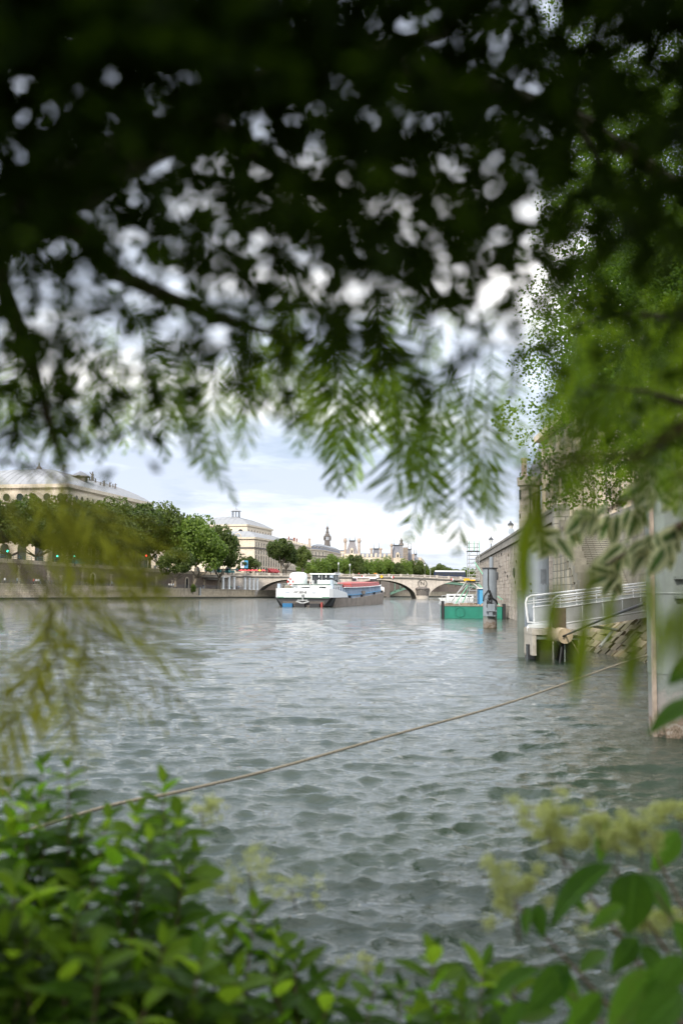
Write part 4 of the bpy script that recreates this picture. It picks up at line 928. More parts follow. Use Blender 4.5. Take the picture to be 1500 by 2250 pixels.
# traffic lights and the red sign on the left bank
for px, py, m, lab in ((127, 1222, 'sig_green', 'traffic light showing green under the left bank trees'), (165, 1222, 'sig_green2', 'second green traffic light further along the left bank street'), (322, 1221, 'sig_red', 'red traffic light in the gap below the domed theatre'), (414, 1240, 'sig_red2', 'red traffic light beside the bright rounded tree'), (18, 1211, 'sig_green3', 'green traffic light at the far end of the left bank street')):
    Y = 219.4 / (.4 + (750 - px) / 2200) - 14; c = P(px, py, Y); zs = lerp_line(Y, QW)[3]
    t = thing('traffic_light', lab, 'traffic light', (c.x, c.y, zs)); b = MB(); b.tube([(c.x, c.y, zs), (c.x, c.y, c.z + .5)], .08, 6); b.build('pole', M['dark_metal'], t)
    b = MB(); b.box((c.x, c.y, c.z), (.45, .4, 1.2)); b.build('housing', M['black'], t)
    b = MB(); b.lathe([(.3, 0), (.3, .06)], (0, 0, 0), 10); b.V = [(c.x + x, c.y - .2 - z, c.z + y) for x, y, z in b.V]
    M[m] = emit(m, (1, .05, .03) if 'red' in m else (.05, .9, .5), 3.0); b.build('lens', M[m], t)
# --- apartment houses behind the bridge head tree
def mansard_house(name, label, L, C, Rr, z0, z_eave, z_top, floors, nL, nR, wallm='cream_stone', roofm='slate', ins=3.0, chim=(), dorm=True):
    t = thing(name, label, 'building', (*C, z0))
    b = MB(); b.prism(rect_pts(L, C, Rr), z0 - 1, z_eave); b.build('wall', M[wallm], t); band(t, L, C, Rr, z_eave - .5, .5, .5, M['pale_stone'])
    i1 = inset(L, C, Rr, ins); r0, r1 = rect_pts(*inset(L, C, Rr, .1)), rect_pts(*i1); b = MB()
    zt = z_top - 1.2
    for k in range(4): b.quad((*r0[k], z_eave), (*r0[(k + 1) % 4], z_eave), (*r1[(k + 1) % 4], zt), (*r1[k], zt))
    rf = b.build('mansard', M[roofm], t)
    i2 = inset(L, C, Rr, ins + 4); r2 = rect_pts(*i2); b = MB()
    for k in range(4): b.quad((*r1[k], zt), (*r1[(k + 1) % 4], zt), (*r2[(k + 1) % 4], z_top), (*r2[k], z_top))
    b.add([(*p, z_top) for p in r2], [(0, 1, 2, 3)]); b.build('roof', M['zinc'], t)
    fh = (z_eave - z0 - 1.5) / floors
    for f in range(floors):
        windows(t, L, C, z0 + 1.5 + f * fh, nL, 1.15, fh * .62); windows(t, C, Rr, z0 + 1.5 + f * fh, nR, 1.15, fh * .62)
        if f in (floors - 1, 1): band(t, L, C, Rr, z0 + 1.2 + f * fh, .25, .6, M['dark_stone'], 'balcony')
    if dorm:
        h = (zt - z_eave) * .62
        for A_, B_, n in ((L, C, nL), (C, Rr, nR)):
            d = (Vector(B_) - Vector(A_)).normalized(); nr = Vector((d.y, -d.x)); rz = math.atan2(d.y, d.x)
            for k in range(n):
                p = Vector(A_).lerp(Vector(B_), (k + .5) / n) - nr * 1.4; b = MB(); b.box((p.x, p.y, z_eave + .4 + h / 2), (1.7, 2.2, h), rz); dm = b.build('dormer', M['cream_stone'], t)
                w = MB(); e = p + nr * 1.13; w.box((e.x, e.y, z_eave + .45 + h / 2), (1.0, .06, h * .75), rz); w.build('pane', M['glass_dark'], dm)
    for (px, Y, w, top, m) in chim:
        X = PX(px, Y); zt_ = PZ(px, top, Y); b = MB(); b.box((X, Y, (z_eave + zt_) / 2), (w, w * .7, zt_ - z_eave)); b.box((X, Y, zt_ + .003 - .3), (w * 1.15, w * .85, .4)); b.build('chimney', M[m], t)
    return t
C = (PX(628, 525), 525.0); Rr = (PX(681, 590), 590.0); vv = (Vector(Rr) - Vector(C)).normalized(); L = tuple(Vector(C) - Vector((vv.y, -vv.x)) * 30)
mansard_house('mansard_building', 'long grey mansard apartment house with red chimney pots behind the bridge head tree', L, C, Rr, 9, PZ(660, 1199, 565), PZ(640, 1181, 540), 5, 4, 15, chim=((633, 545, .7, 1178.5, 'brick_red'), (645, 560, 1.3, 1181, 'brick_red'), (651, 566, .9, 1183, 'brick_red'), (679, 588, 1.5, 1183, 'brick_pale')))
C = (PX(712, 615), 615.0); Rr = (PX(749, 672), 672.0); vv = (Vector(Rr) - Vector(C)).normalized(); L = (PX(681, 600), 600.0)
mansard_house('corner_building', 'pale corner apartment house with a low mansard roof and a row of dormers', L, C, Rr, 9, PZ(700, 1208, 610), PZ(700, 1195, 610), 5, 4, 9, ins=2.0)
# antenna mast
X = PX(638, 640); t = thing('antenna_mast', 'thin antenna mast standing above the mansard roofs', 'mast', (X, 640, 30)); b = MB(); b.tube([(X, 640, 30), (X, 640, PZ(638, 1150, 640))], [.2, .06], 5); b.build('pole', M['galva'], t)
b = MB()
for k in range(4): b.box((X, 640, 38 + k * 2.5), (1.6, .06, .06))
b.build('crossbar', M['galva'], t)
# --- town hall: bell tower, steep pavilions, twin chimneys, scaffolding
th = thing('town_hall', 'ornate pale town hall with steep slate pavilions, tall chimneys and a dark bell tower', 'town hall', (PX(800, 720), 720, 9))
b = MB(); b.prism([(PX(690, 720), 716), (PX(925, 700), 700), (PX(925, 700) + 10, 790), (PX(690, 720), 790)], 8, PZ(800, 1226, 720)); b.build('wall', M['pale_stone'], th)
b = MB(); x0, x1, z0, z1 = PX(745, 722), PX(858, 710), PZ(800, 1226, 720), PZ(780, 1216, 720)
b.add([(x0, 718, z0), (x1, 706, z0), (x1, 712, z1), (x0, 724, z1), (x1, 720, z1), (x0, 732, z1)], [(0, 1, 2, 3), (3, 2, 4, 5)]); b.build('roof', M['slate'], th)
for k in range(12):
    x = x0 + (x1 - x0) * (k + .5) / 12; y = 718 - 12 * (k + .5) / 12; b = MB(); b.box((x, y + .5, z0 + 1.5), (1.3, 2.0, 2.4)); b.build('dormer', M['pale_stone'], th)
def pavilion(pxa, pxb, pxta, pxtb, base, top, Y, m, dorm=True, crest=True):
    xa, xb, ta, tb = PX(pxa, Y), PX(pxb, Y), PX(pxta, Y), PX(pxtb, Y); z0, z1 = PZ((pxa + pxb) / 2, base, Y), PZ((pxta + pxtb) / 2, top, Y); w = xb - xa; dw = (w - (tb - ta)) / 2
    b = MB(); n = 5; rings = []
    for i in range(n + 1):
        t = i / n; e = 1 - (1 - t) ** 1.25; rings.append([(xa + (ta - xa) * e, Y + dw * e), (xb + (tb - xb) * e, Y + dw * e), (xb + (tb - xb) * e, Y + w - dw * e), (xa + (ta - xa) * e, Y + w - dw * e)])
        b.V += [(*p, z0 + (z1 - z0) * t) for p in rings[-1]]
    for i in range(n):
        for k in range(4): b.F.append((i * 4 + k, i * 4 + (k + 1) % 4, i * 4 + 4 + (k + 1) % 4, i * 4 + 4 + k)); b.M.append(0)
    b.F.append(tuple(n * 4 + k for k in range(4))); b.M.append(0)
    rf = b.build('pavilion_roof', M[m], th)
    b = MB(); b.box2(xa - .4, xb + .4, Y - .4, Y + w + .4, 8.5, z0); b.build('pavilion_wall', M['pale_stone'], th)
    if crest:
        b = MB(); b.box2(ta - .3, tb + .3, Y + dw - .3, Y + w - dw + .3, z1 + .003, z1 + .7); b.build('crest', M['dark_metal'], rf)
        for x in (ta, tb): b = MB(); b.lathe([(.3, 0), (.12, 1.0), (.05, 4.0)], (x, Y + dw, z1 + .7), 6); b.build('finial', M['dark_metal'], rf)
    if dorm:
        xm = (xa + xb) / 2; ww = w * .22; hh = (z1 - z0) * .36
        b = MB(); b.box2(xm - ww / 2, xm + ww / 2, Y - .5, Y + 2, z0, z0 + hh); b.add([(xm - ww * .6, Y - .7, z0 + hh), (xm + ww * .6, Y - .7, z0 + hh), (xm, Y - .7, z0 + hh * 1.35), (xm - ww * .6, Y + 2, z0 + hh), (xm + ww * .6, Y + 2, z0 + hh), (xm, Y + 2, z0 + hh * 1.35)], [(0, 1, 2), (0, 2, 5, 3), (1, 4, 5, 2)]); d = b.build('dormer', M['cream_stone'], th)
        b = MB(); b.box2(xm - ww * .25, xm + ww * .25, Y - .56, Y - .45, z0 + hh * .15, z0 + hh * .8); b.build('pane', M['glass_dark'], d)
def tall_chimney(px, top, base, Y, w):
    X = PX(px, Y); z0, z1 = PZ(px, base, Y), PZ(px, top, Y); b = MB(); H = z1 - z0
    w *= .42; b.lathe([(w * .62, -6), (w * .6, 0), (w * .5, .3), (w * .46, H * .72), (w * .72, H * .76), (w * .78, H * .88), (w * .6, H * .92), (w * .6, H)], (X, Y, z0), 8); b.build('chimney', M['brick_pale'], th, smooth=False)
pavilion(757, 787, 767, 779, 1217, 1189, 716, 'pav_roof'); tall_chimney(757.5, 1183, 1215, 717, 4.2); tall_chimney(788, 1183, 1216, 717, 4.4)
pavilion(817, 834, 820.5, 832, 1222, 1207, 714, 'slate'); tall_chimney(815, 1204, 1221, 713, 3.6); tall_chimney(835.5, 1204, 1221, 713, 3.8)
pavilion(856, 890, 865, 884, 1226, 1199, 700, 'slate'); tall_chimney(859.5, 1194.5, 1218, 699, 3.4)
pavilion(888, 908, 896, 903, 1232, 1208, 697, 'slate', False); pavilion(900, 924, 910, 915, 1236, 1219, 694, 'slate', False)
X = PX(890, 694); b = MB(); b.box2(X - 1.6, X + 1.6, 692, 695, 20, PZ(890, 1203, 694)); b.build('chimney', M['brick_pale'], th); X = PX(907, 692); b = MB(); b.box2(X - .7, X + .7, 691, 693, 20, PZ(907, 1217, 692)); b.build('chimney', M['brick_pale'], th)
windows(th, (PX(745, 719.9), 711.0), (PX(858, 704), 705.0), PZ(800, 1238, 715), 12, 1.3, 2.8)
# lantern over the big pavilion, bell tower
X = PX(881, 706); zt = PZ(881, 1199, 706); b = MB(); b.lathe([(1.8, 0), (1.6, 1.6), (1.0, 1.8), (.9, 3.2), (1.2, 3.4), (.5, 4.4), (.08, 5.8)], (X, 706, zt), 8); b.build('roof_lantern', M['dark_stone'], th)
X, Yt = PX(718, 752), 752.0; zz0 = lambda py: PZ(718, py, Yt)
b = MB(); b.lathe([(2.6, 10), (2.4, zz0(1198)), (2.5, zz0(1197)), (2.2, zz0(1196.5)), (2.0, zz0(1188)), (2.15, zz0(1187.5)), (2.15, zz0(1187))], (X, Yt, 0), 8); tw = b.build('bell_tower', M['dark_stone'], th)
b = MB(); 
for k in range(8): a = 2 * math.pi * (k + .5) / 8; b.box((X + 1.75 * math.cos(a), Yt + 1.75 * math.sin(a), (zz0(1187) + zz0(1179)) / 2), (.55, .55, zz0(1179) - zz0(1187)), a)
b.build('tower_column', M['dark_stone'], tw, kind='stuff')
b = MB(); b.lathe([(2.15, zz0(1179)), (2.2, zz0(1178)), (2.0, zz0(1177.6)), (1.95, zz0(1175)), (1.5, zz0(1172.5)), (1.0, zz0(1171)), (1.3, zz0(1170.5)), (1.3, zz0(1168)), (.85, zz0(1167.5)), (.8, zz0(1162)), (1.1, zz0(1161.5)), (1.1, zz0(1160.5)), (.8, zz0(1158.5)), (.3, zz0(1156.5)), (.12, zz0(1155)), (.1, zz0(1150))], (X, Yt, 0), 8); b.build('tower_spire', M['dark_stone'], tw)
for sx in (-1, 1): b = MB(); b.lathe([(.6, 0), (.45, 1.5), (.7, 1.8), (.1, 4.0)], (X + sx * 2.4, Yt - 1.5, zz0(1188)), 6); b.build('pinnacle', M['dark_stone'], tw)
# scaffold around the pavilion roof
sc = thing('roof_scaffold', 'light scaffolding around the top of the right town hall pavilion', 'scaffold', (PX(892, 690), 690, 20))
b = MB(); xa, xb = PX(879, 690), PX(895, 690)
for k in range(6):
    x = xa + (xb - xa) * k / 5; b.box((x, 690, (PZ(887, 1225, 690) + PZ(887, 1196, 690)) / 2), (.12, .12, PZ(887, 1196, 690) - PZ(887, 1225, 690)))
b.build('upright', M['galva'], sc, kind='stuff')
for k in range(7): b = MB(); z = PZ(887, 1221 - k * 4, 690); b.box(((xa + xb) / 2, 690.1, z), (xb - xa + .8, .6, .14)); b.build('platform', M['wood'], sc)
# far pale blocks between the town hall pavilions and on the horizon
for k, (pa, pb, top, Y, m, lab) in enumerate(((596, 640, 1186, 560, 'cream_stone', 'cream house wall directly right of the cream theatre'), (930, 1060, 1254, 820, 'pale_stone', 'long low pale block on the horizon behind the bus'), (680, 760, 1211, 735, 'cream_stone', 'cream block beneath the dark bell tower'))):
    x0, x1 = PX(pa, Y), PX(pb, Y); t = thing('distant_building', lab, 'building', ((x0 + x1) / 2, Y, 9)); z1 = PZ((pa + pb) / 2, top, Y)
    b = MB(); b.box2(x0, x1, Y, Y + 20, 7, z1); b.build('wall', M[m], t); b = MB(); b.prism([(x0, Y - .3), (x1, Y - .3), (x1, Y + 18), (x0, Y + 18)], z1 + .003, z1 + .8); b.build('roof', M['slate'], t)
    windows(t, (x0, Y), (x1, Y), z1 - 4.2, max(4, int((x1 - x0) / 4)), 1.2, 2.2)
x0, x1 = PX(322, 480), PX(500, 505)
t = thing('street_house', 'long cream house front in shade behind the trees between the two theatres', 'building', ((x0 + x1) / 2, 490, 9)); b = MB(); b.prism([(x0, 478), (x1, 503), (x1 - 6, 520), (x0 - 6, 495)], 8, 31); b.build('wall', M['cream_stone'], t); b = MB(); b.prism([(x0, 478), (x1, 503), (x1 - 6, 520), (x0 - 6, 495)], 31.003, 34); b.build('roof', M['zinc'], t)
for z in (12, 17.5, 22.5, 27): windows(t, (x0, 478), (x1, 503), z, 14, 1.3, 2.6)
# filler houses far left beyond the frame edge so the bank goes on
for k, X in enumerate((-175, -150)):
    t = thing('street_house', 'tall cream house continuing the street beyond the domed theatre' if k else 'grey roofed house at the downstream end of the left street', 'building', (X, 270 + k * 60, 11)); b = MB(); b.box2(X - 14, X + 12, 250 + k * 60, 290 + k * 60, 9, 32); b.build('wall', M['cream_stone'], t); b = MB(); b.prism([(X - 14, 250 + k * 60), (X + 12, 250 + k * 60), (X + 12, 290 + k * 60), (X - 14, 290 + k * 60)], 32.003, 35); b.build('roof', M['zinc'], t)
# ------------------------------------------------------------------ barge
HEAD = math.atan2(16.4, 85.0)
bo = Vector((-6.4, 175.0)); fw = Vector((math.sin(HEAD), math.cos(HEAD))); rt = Vector((fw.y, -fw.x))
def B(s, u, z):   # s forward from the stern, u to starboard (right), z up
    p = bo + fw * s + rt * u; return (p.x, p.y, z)
barge = thing('river_barge', 'long river barge seen from its white stern with blue hold sides and red hatch covers', 'barge', (bo.x, bo.y, 0))
rzb = -HEAD
# hull: sections along s with half width at deck, half width at water, deck height
secs = [(-0.6, 4.9, 3.6, 1.62), (0.0, 5.25, 4.3, 1.62), (2.0, 5.3, 4.7, 1.62), (7.0, 5.35, 5.2, 1.6), (14, 5.35, 5.3, 1.55), (18, 5.35, 5.33, 1.35), (40, 5.35, 5.33, 1.9), (56, 5.3, 5.2, 2.45), (62, 4.9, 4.5, 2.75), (67, 3.9, 3.3, 3.1), (71, 2.0, 1.3, 3.4), (72.5, .3, .2, 3.5)]
def hull(sl, name, mat, zbot):
    b = MB(); n = 0
    for s, ud, uw_, zd in sl: b.V += [B(s, -ud, zd), B(s, -uw_, zbot), B(s, uw_, zbot), B(s, ud, zd)]
    for i in range(len(sl) - 1):
        for k in range(4): b.F.append((i * 4 + k, i * 4 + (k + 1) % 4, i * 4 + 4 + (k + 1) % 4, i * 4 + 4 + k)); b.M.append(0)
    b.F.append((0, 1, 2, 3)); e = (len(sl) - 1) * 4; b.F.append((e + 3, e + 2, e + 1, e)); b.M += [0, 0]
    return b.build(name, mat, barge)
hull(secs[:3], 'stern_hull', M['hull_black'], .1); hull(secs[2:], 'hull', M['hull_rust'], -.6)
b = MB(); b.hexa([B(1.5, -4.4, -.6), B(1.5, 4.4, -.6), B(14, 5.2, -.6), B(14, -5.2, -.6), B(1.5, -4.4, .102), B(1.5, 4.4, .102), B(14, 5.2, .102), B(14, -5.2, .102)]); b.build('underwater_hull', M['hull_black'], barge)
# stern bulwark (white), curved round the stern, falling to the deck along the side
bw = MB(); path = [(12.6, 5.38, 1.62, 2.05), (11.5, 5.4, 1.62, 2.5), (7, 5.42, 1.62, 2.75), (2.5, 5.4, 1.62, 3.05), (.2, 5.1, 1.62, 3.17), (-.75, 4.6, 1.62, 3.2), (-.95, 3, 1.62, 3.22), (-1.0, 0, 1.62, 3.24), (-.95, -3, 1.62, 3.22), (-.75, -4.6, 1.62, 3.2), (.2, -5.1, 1.62, 3.17), (2.5, -5.4, 1.62, 3.05), (7, -5.42, 1.62, 2.75), (12.6, -5.38, 1.62, 2.05)]
for (s0, u0, a0, c0), (s1, u1, a1, c1) in zip(path[:-1], path[1:]):
    k0, k1 = .975, .975; i0, i1 = (s0 + .15 if s0 < 1 else s0, u0 * k0), (s1 + .15 if s1 < 1 else s1, u1 * k1)
    bw.hexa([B(s0, u0, a0 + .003), B(s1, u1, a1 + .003), B(i1[0], i1[1], a1 + .003), B(i0[0], i0[1], a0 + .003), B(s0, u0, c0), B(s1, u1, c1), B(i1[0], i1[1], c1), B(i0[0], i0[1], c0)])
bulw = bw.build('stern_bulwark', M['boat_white'], barge)
b = MB(); b.hexa([B(-.9, -4.6, 1.5), B(-.9, 4.6, 1.5), B(12.5, 5.3, 1.5), B(12.5, -5.3, 1.5), B(-.9, -4.6, 1.75), B(-.9, 4.6, 1.75), B(12.5, 5.3, 1.75), B(12.5, -5.3, 1.75)]); b.build('aft_deck', M['iron_green'], barge)
p = B(-1.06, -.5, 2.5); off = barge.location
text_obj('lettering', 'MT.SEINE', .56, M['black'], bulw, (p[0] - off.x, p[1] - off.y, p[2]), (R(90), 0, rzb), .012, .25, 1.0)
for u0, u1, z in ((-3.4, -2.3, 2.55), (1.5, 2.4, 2.52), (-3.1, -2.4, 2.4), (1.6, 2.2, 2.38)):
    b = MB(); b.bar(B(-1.0, u0, z), B(-1.02, u1, z), .03, .06); b.build('name_flourish', M['coaming'], bulw)
# stern anchor, rudders
b = MB(); b.bar(B(-1.1, 0, 2.0), B(-1.1, 0, 1.0), .2); b.bar(B(-1.12, -1.1, .95), B(-1.15, 0, .62), .22); b.bar(B(-1.12, 1.1, .95), B(-1.15, 0, .62), .22); b.bar(B(-1.12, -.9, 1.15), B(-1.12, .9, 1.15), .14); b.lathe([(.28, 1.9), (.3, 2.15), (.1, 2.3)], B(-1.1, 0, 0), 8); b.build('anchor', M['galva'], barge)
b = MB(); b.hexa([B(-.6, -3.4, -.3), B(-.6, 3.6, -.3), B(1, 3.6, -.3), B(1, -3.4, -.3), B(-.75, -3.6, .95), B(-.75, 3.8, .95), B(1, 3.8, .95), B(1, -3.6, .95)]); b.build('stern_skeg', M['dark_stone'], barge)
for u, m in ((-2.6, 'blue'), (-.4, 'black'), (2.2, 'black')):
    b = MB(); b.box(B(-1.2, u, .1), (1.7, .8, 1.0), rzb); b.build('rudder', M[m], barge)
b = MB(); b.box(B(-1.2, 3.4, .35), (.3, .5, .9), rzb); b.build('fender', M['hatch_red'], barge)
# aft deckhouse
def bbox(s0, s1, u0, u1, z0, z1, name, mat, par=None, bevel=0):
    b = MB(); b.hexa([B(s0, u0, z0), B(s0, u1, z0), B(s1, u1, z0), B(s1, u0, z0), B(s0, u0, z1), B(s0, u1, z1), B(s1, u1, z1), B(s1, u0, z1)]); return b.build(name, mat, par or barge)
dh = bbox(2.2, 11.6, -3.9, 4.5, 1.753, 3.9, 'deckhouse', M['boat_white']); bbox(2.0, 11.8, -4.1, 4.7, 3.903, 4.02, 'deckhouse_roof', M['iron_green'], dh)
for s in (3.6, 5.5, 7.0, 8.4): bbox(s, s + .75, 4.48, 4.53, 2.5, 3.5, 'window', M['glass_dark'], dh)
bbox(10.0, 10.8, 4.48, 4.53, 1.9, 3.6, 'door', M['blue'], dh)
bbox(2.16, 2.22, 2.2, 3.4, 2.7, 3.5, 'window', M['glass_dark'], dh); bbox(2.15, 2.22, -3.7, -2.5, 2.7, 3.4, 'window', M['teal'], dh)
# wheelhouse
wh = bbox(8.5, 13.0, -.6, 3.4, 4.023, 4.75, 'wheelhouse', M['boat_white'])
bbox(8.55, 12.95, -.55, 3.35, 4.753, 5.75, 'wheelhouse_glass', M['wh_glass'] if 'wh_glass' in M else M['glass_dark'], wh)
bbox(8.2, 13.3, -.9, 3.9, 5.753, 5.98, 'wheelhouse_roof', M['boat_white'], wh)
for s, u in ((8.5, -.6), (8.5, .8), (8.5, 2.1), (8.5, 3.4), (10.7, 3.4), (13, 3.4)): b = MB(); b.box(B(s, u, 5.25), (.16, .16, 1.0), rzb); b.build('mullion', M['boat_white'], wh)
bbox(7.6, 8.4, 3.0, 3.5, 4.02, 5.6, 'side_screen', M['coaming'], wh)
# covered white dome on the aft roof
b = MB(); n = 10
prof = [(1.55, 0), (1.6, .5), (1.6, 1.45), (1.4, 1.85), (.9, 2.05), (.2, 2.1)]
b.lathe([(r, z) for r, z in prof], B(4.4, -2.1, 4.023), 16, 0, 1.0, .85); b.build('white_dome', M['boat_white'], barge, smooth='q')
# crane arm, lifebuoy, deck gear, rails, flag staff
b = MB(); b.box(B(3.2, 1.2, 4.5), (.7, .7, .95), rzb); b.bar(B(3.2, 1.2, 5.0), B(4.5, 4.0, 4.95), .4, .35); b.bar(B(4.5, 4.0, 4.95), B(5.0, 5.0, 4.45), .28); b.build('deck_crane', M['dark_metal'], barge)
b = MB(); n = 18; c0 = B(.6, -2.6, 4.35); b.tube([(c0[0] + .48 * math.cos(2 * math.pi * i / n), c0[1], c0[2] + .48 * math.sin(2 * math.pi * i / n)) for i in range(n + 1)], .13, 7, caps=False); lb = b.build('lifebuoy', M['red'], barge, smooth=True)
for a in (0, 90, 180, 270):
    b = MB(); x, z = c0[0] + .48 * math.cos(R(a + 45)), c0[2] + .48 * math.sin(R(a + 45)); b.box((x, c0[1], z), (.3, .3, .3), 0); b.build('white_patch', M['white'], lb)
bbox(.55, .7, -2.9, -2.3, 1.75, 4.0, 'lifebuoy_stand', M['boat_white'])
b = MB(); b.lathe([(.3, 0), (.75, .35), (.7, .8), (.25, 1.05)], B(.8, -3.0, 2.75), 10); b.build('coiled_rope', M['rope'], barge)
b = MB(); b.lathe([(.28, 0), (.28, 1.3), (.4, 1.35), (.4, 1.6)], B(.7, -.4, 1.753), 8); b.box(B(.7, .2, 3.1), (1.2, .6, .7), rzb); b.build('winch', M['dark_metal'], barge)
for u in (-4.6, 4.9):
    b = MB(); b.lathe([(.3, 0), (.3, .8)], B(.4, u, 3.2), 8); b.build('deck_lamp', M['coaming'], barge)
r = MB()
for k in range(9):
    u = -4.0 + k; r.bar(B(.0, u, 3.2), B(.0, u, 3.95), .05)
r.bar(B(0, -4, 3.95), B(0, 4, 3.95), .05); r.bar(B(0, -4, 3.6), B(0, 4, 3.6), .04)
for k in range(7): r.bar(B(2.1 + k * 1.5, 4.6, 4.0), B(2.1 + k * 1.5, 4.6, 4.7), .05)
r.bar(B(2.1, 4.6, 4.7), B(11.2, 4.6, 4.7), .05); r.build('handrail', M['galva'], barge, kind='stuff')
b = MB(); b.bar(B(.2, 1.0, 3.2), B(.2, 1.0, 4.6), .12); b.bar(B(.2, 1.6, 3.2), B(.2, 1.6, 4.6), .12); b.build('stern_davit', M['boat_white'], barge)
# hold: coaming with ribs, hatch covers
hs = [(13.0, 4.55, 1.5, 3.45), (22, 4.55, 1.4, 3.5), (40, 4.55, 1.9, 3.75), (56, 4.5, 2.45, 4.1), (61.5, 4.0, 2.7, 4.3)]
b = MB()
for s, u, a, c in hs: b.V += [B(s, -u, a), B(s, u, a), B(s, u, c), B(s, -u, c)]
for i in range(len(hs) - 1):
    for k in range(4): b.F.append((i * 4 + k, i * 4 + (k + 1) % 4, i * 4 + 4 + (k + 1) % 4, i * 4 + 4 + k)); b.M.append(0)
b.F += [(0, 3, 2, 1), (16, 17, 18, 19)]; b.M += [0, 0]; cm = b.build('hold_coaming', M['coaming'], barge)
def hz(s):
    for (s0, u0, a0, c0), (s1, u1, a1, c1) in zip(hs[:-1], hs[1:]):
        if s <= s1: t = (s - s0) / (s1 - s0); return u0 + (u1 - u0) * t, a0 + (a1 - a0) * t, c0 + (c1 - c0) * t
    return hs[-1][1:]
for k in range(44):
    s = 13.5 + k * 1.08; u, a, c = hz(s); b = MB(); b.hexa([B(s, u, a), B(s, u + .28, a), B(s + .16, u + .28, a), B(s + .16, u, a), B(s, u, c - .1), B(s, u + .12, c - .1), B(s + .16, u + .12, c - .1), B(s + .16, u, c - .1)]); b.build('rib', M['coaming'], cm)
for side in (-1, 1):
    for zf, m, hh in ((1.0, 'boat_white', .14), (.30, 'flag_blue', .10)):
        b = MB()
        for i in range(12):
            s0, s1 = 13 + i * 4.0, 13 + (i + 1) * 4.0; u0, a0, c0 = hz(s0); u1, a1, c1 = hz(s1); b.bar(B(s0, side * (u0 + .16), a0 + (c0 - a0) * zf), B(s1, side * (u1 + .16), a1 + (c1 - a1) * zf), .3, hh)
        b.build('coaming_rail', M[m], cm)
u, a, c = hz(33); b = MB(); b.box(B(33, u + .25, a + .85), (.35, 3.2, .7), rzb); b.build('patch_plate', M['hull_rust'], cm)
for k in range(6):
    s0, s1 = 14.5 + k * 7.7, 14.5 + (k + 1) * 7.7 - .12; u0, _, c0 = hz(s0); u1, _, c1 = hz(s1); hgt = .45 if k == 0 else .78
    b = MB(); b.hexa([B(s0, -u0 + .1, c0 + .003), B(s0, u0 - .1, c0 + .003), B(s1, u1 - .1, c1 + .003), B(s1, -u1 + .1, c1 + .003), B(s0, -u0 + .7, c0 + hgt), B(s0, u0 - .35, c0 + hgt), B(s1, u1 - .35, c1 + hgt), B(s1, -u1 + .7, c1 + hgt)]); b.build('hatch_cover', M['hatch_red'], barge)
# bow gear: white wind lass hood, mast, bollards
bbox(63.5, 68, -2.4, 2.4, 2.9, 4.2, 'bow_house', M['boat_white'])
b = MB(); b.box(B(60, .6, 6.0), (5.5, 1.0, .25), rzb); b.bar(B(60, -1.2, 4.2), B(60, -1.2, 6), .2); b.bar(B(60, 2.4, 4.2), B(60, 2.4, 6), .2); b.box(B(59.6, -1.6, 5.55), (.9, .6, .7), rzb); b.box(B(59.6, 2.5, 5.6), (1.5, .6, .6), rzb); b.build('mast_frame', M['boat_white'], barge)
b = MB(); b.box(B(59.2, -1.8, 5.5), (1.0, .4, .7), rzb); b.box(B(59.2, 2.7, 5.45), (1.6, .4, .5), rzb); b.build('mast_gear', M['black'], barge)
bb = MB(); pth = [(61, 5.0, 2.75), (66, 4.15, 3.1), (70, 2.6, 3.35), (72.5, .5, 3.5), (70, -2.6, 3.35), (66, -4.15, 3.1), (61, -5.0, 2.75)]
for (s0, u0, z0), (s1, u1, z1) in zip(pth[:-1], pth[1:]): bb.hexa([B(s0, u0, z0 - .05), B(s1, u1, z1 - .05), B(s1, u1 * .96, z1 - .05), B(s0, u0 * .96, z0 - .05), B(s0, u0, z0 + .7), B(s1, u1, z1 + .7), B(s1, u1 * .96, z1 + .7), B(s0, u0 * .96, z0 + .7)])
bb.build('bow_bulwark', M['boat_white'], barge)
for s in (16.5, 30, 46, 57):
    u, a, c = hz(s); b = MB(); b.lathe([(.16, 0), (.16, .5), (.24, .52), (.24, .62)], B(s, 5.0, a - .12), 8); b.lathe([(.16, 0), (.16, .5), (.24, .52), (.24, .62)], B(s + .7, 5.0, a - .12), 8); b.build('bollard', M['black'], barge)
b = MB(); b.bar(B(12.2, 3.9, 3.6), B(12.2, 3.9, 6.3), .07); b.bar(B(2.5, 2.6, 4.0), B(2.5, 2.6, 5.6), .08); b.build('antenna', M['galva'], barge)
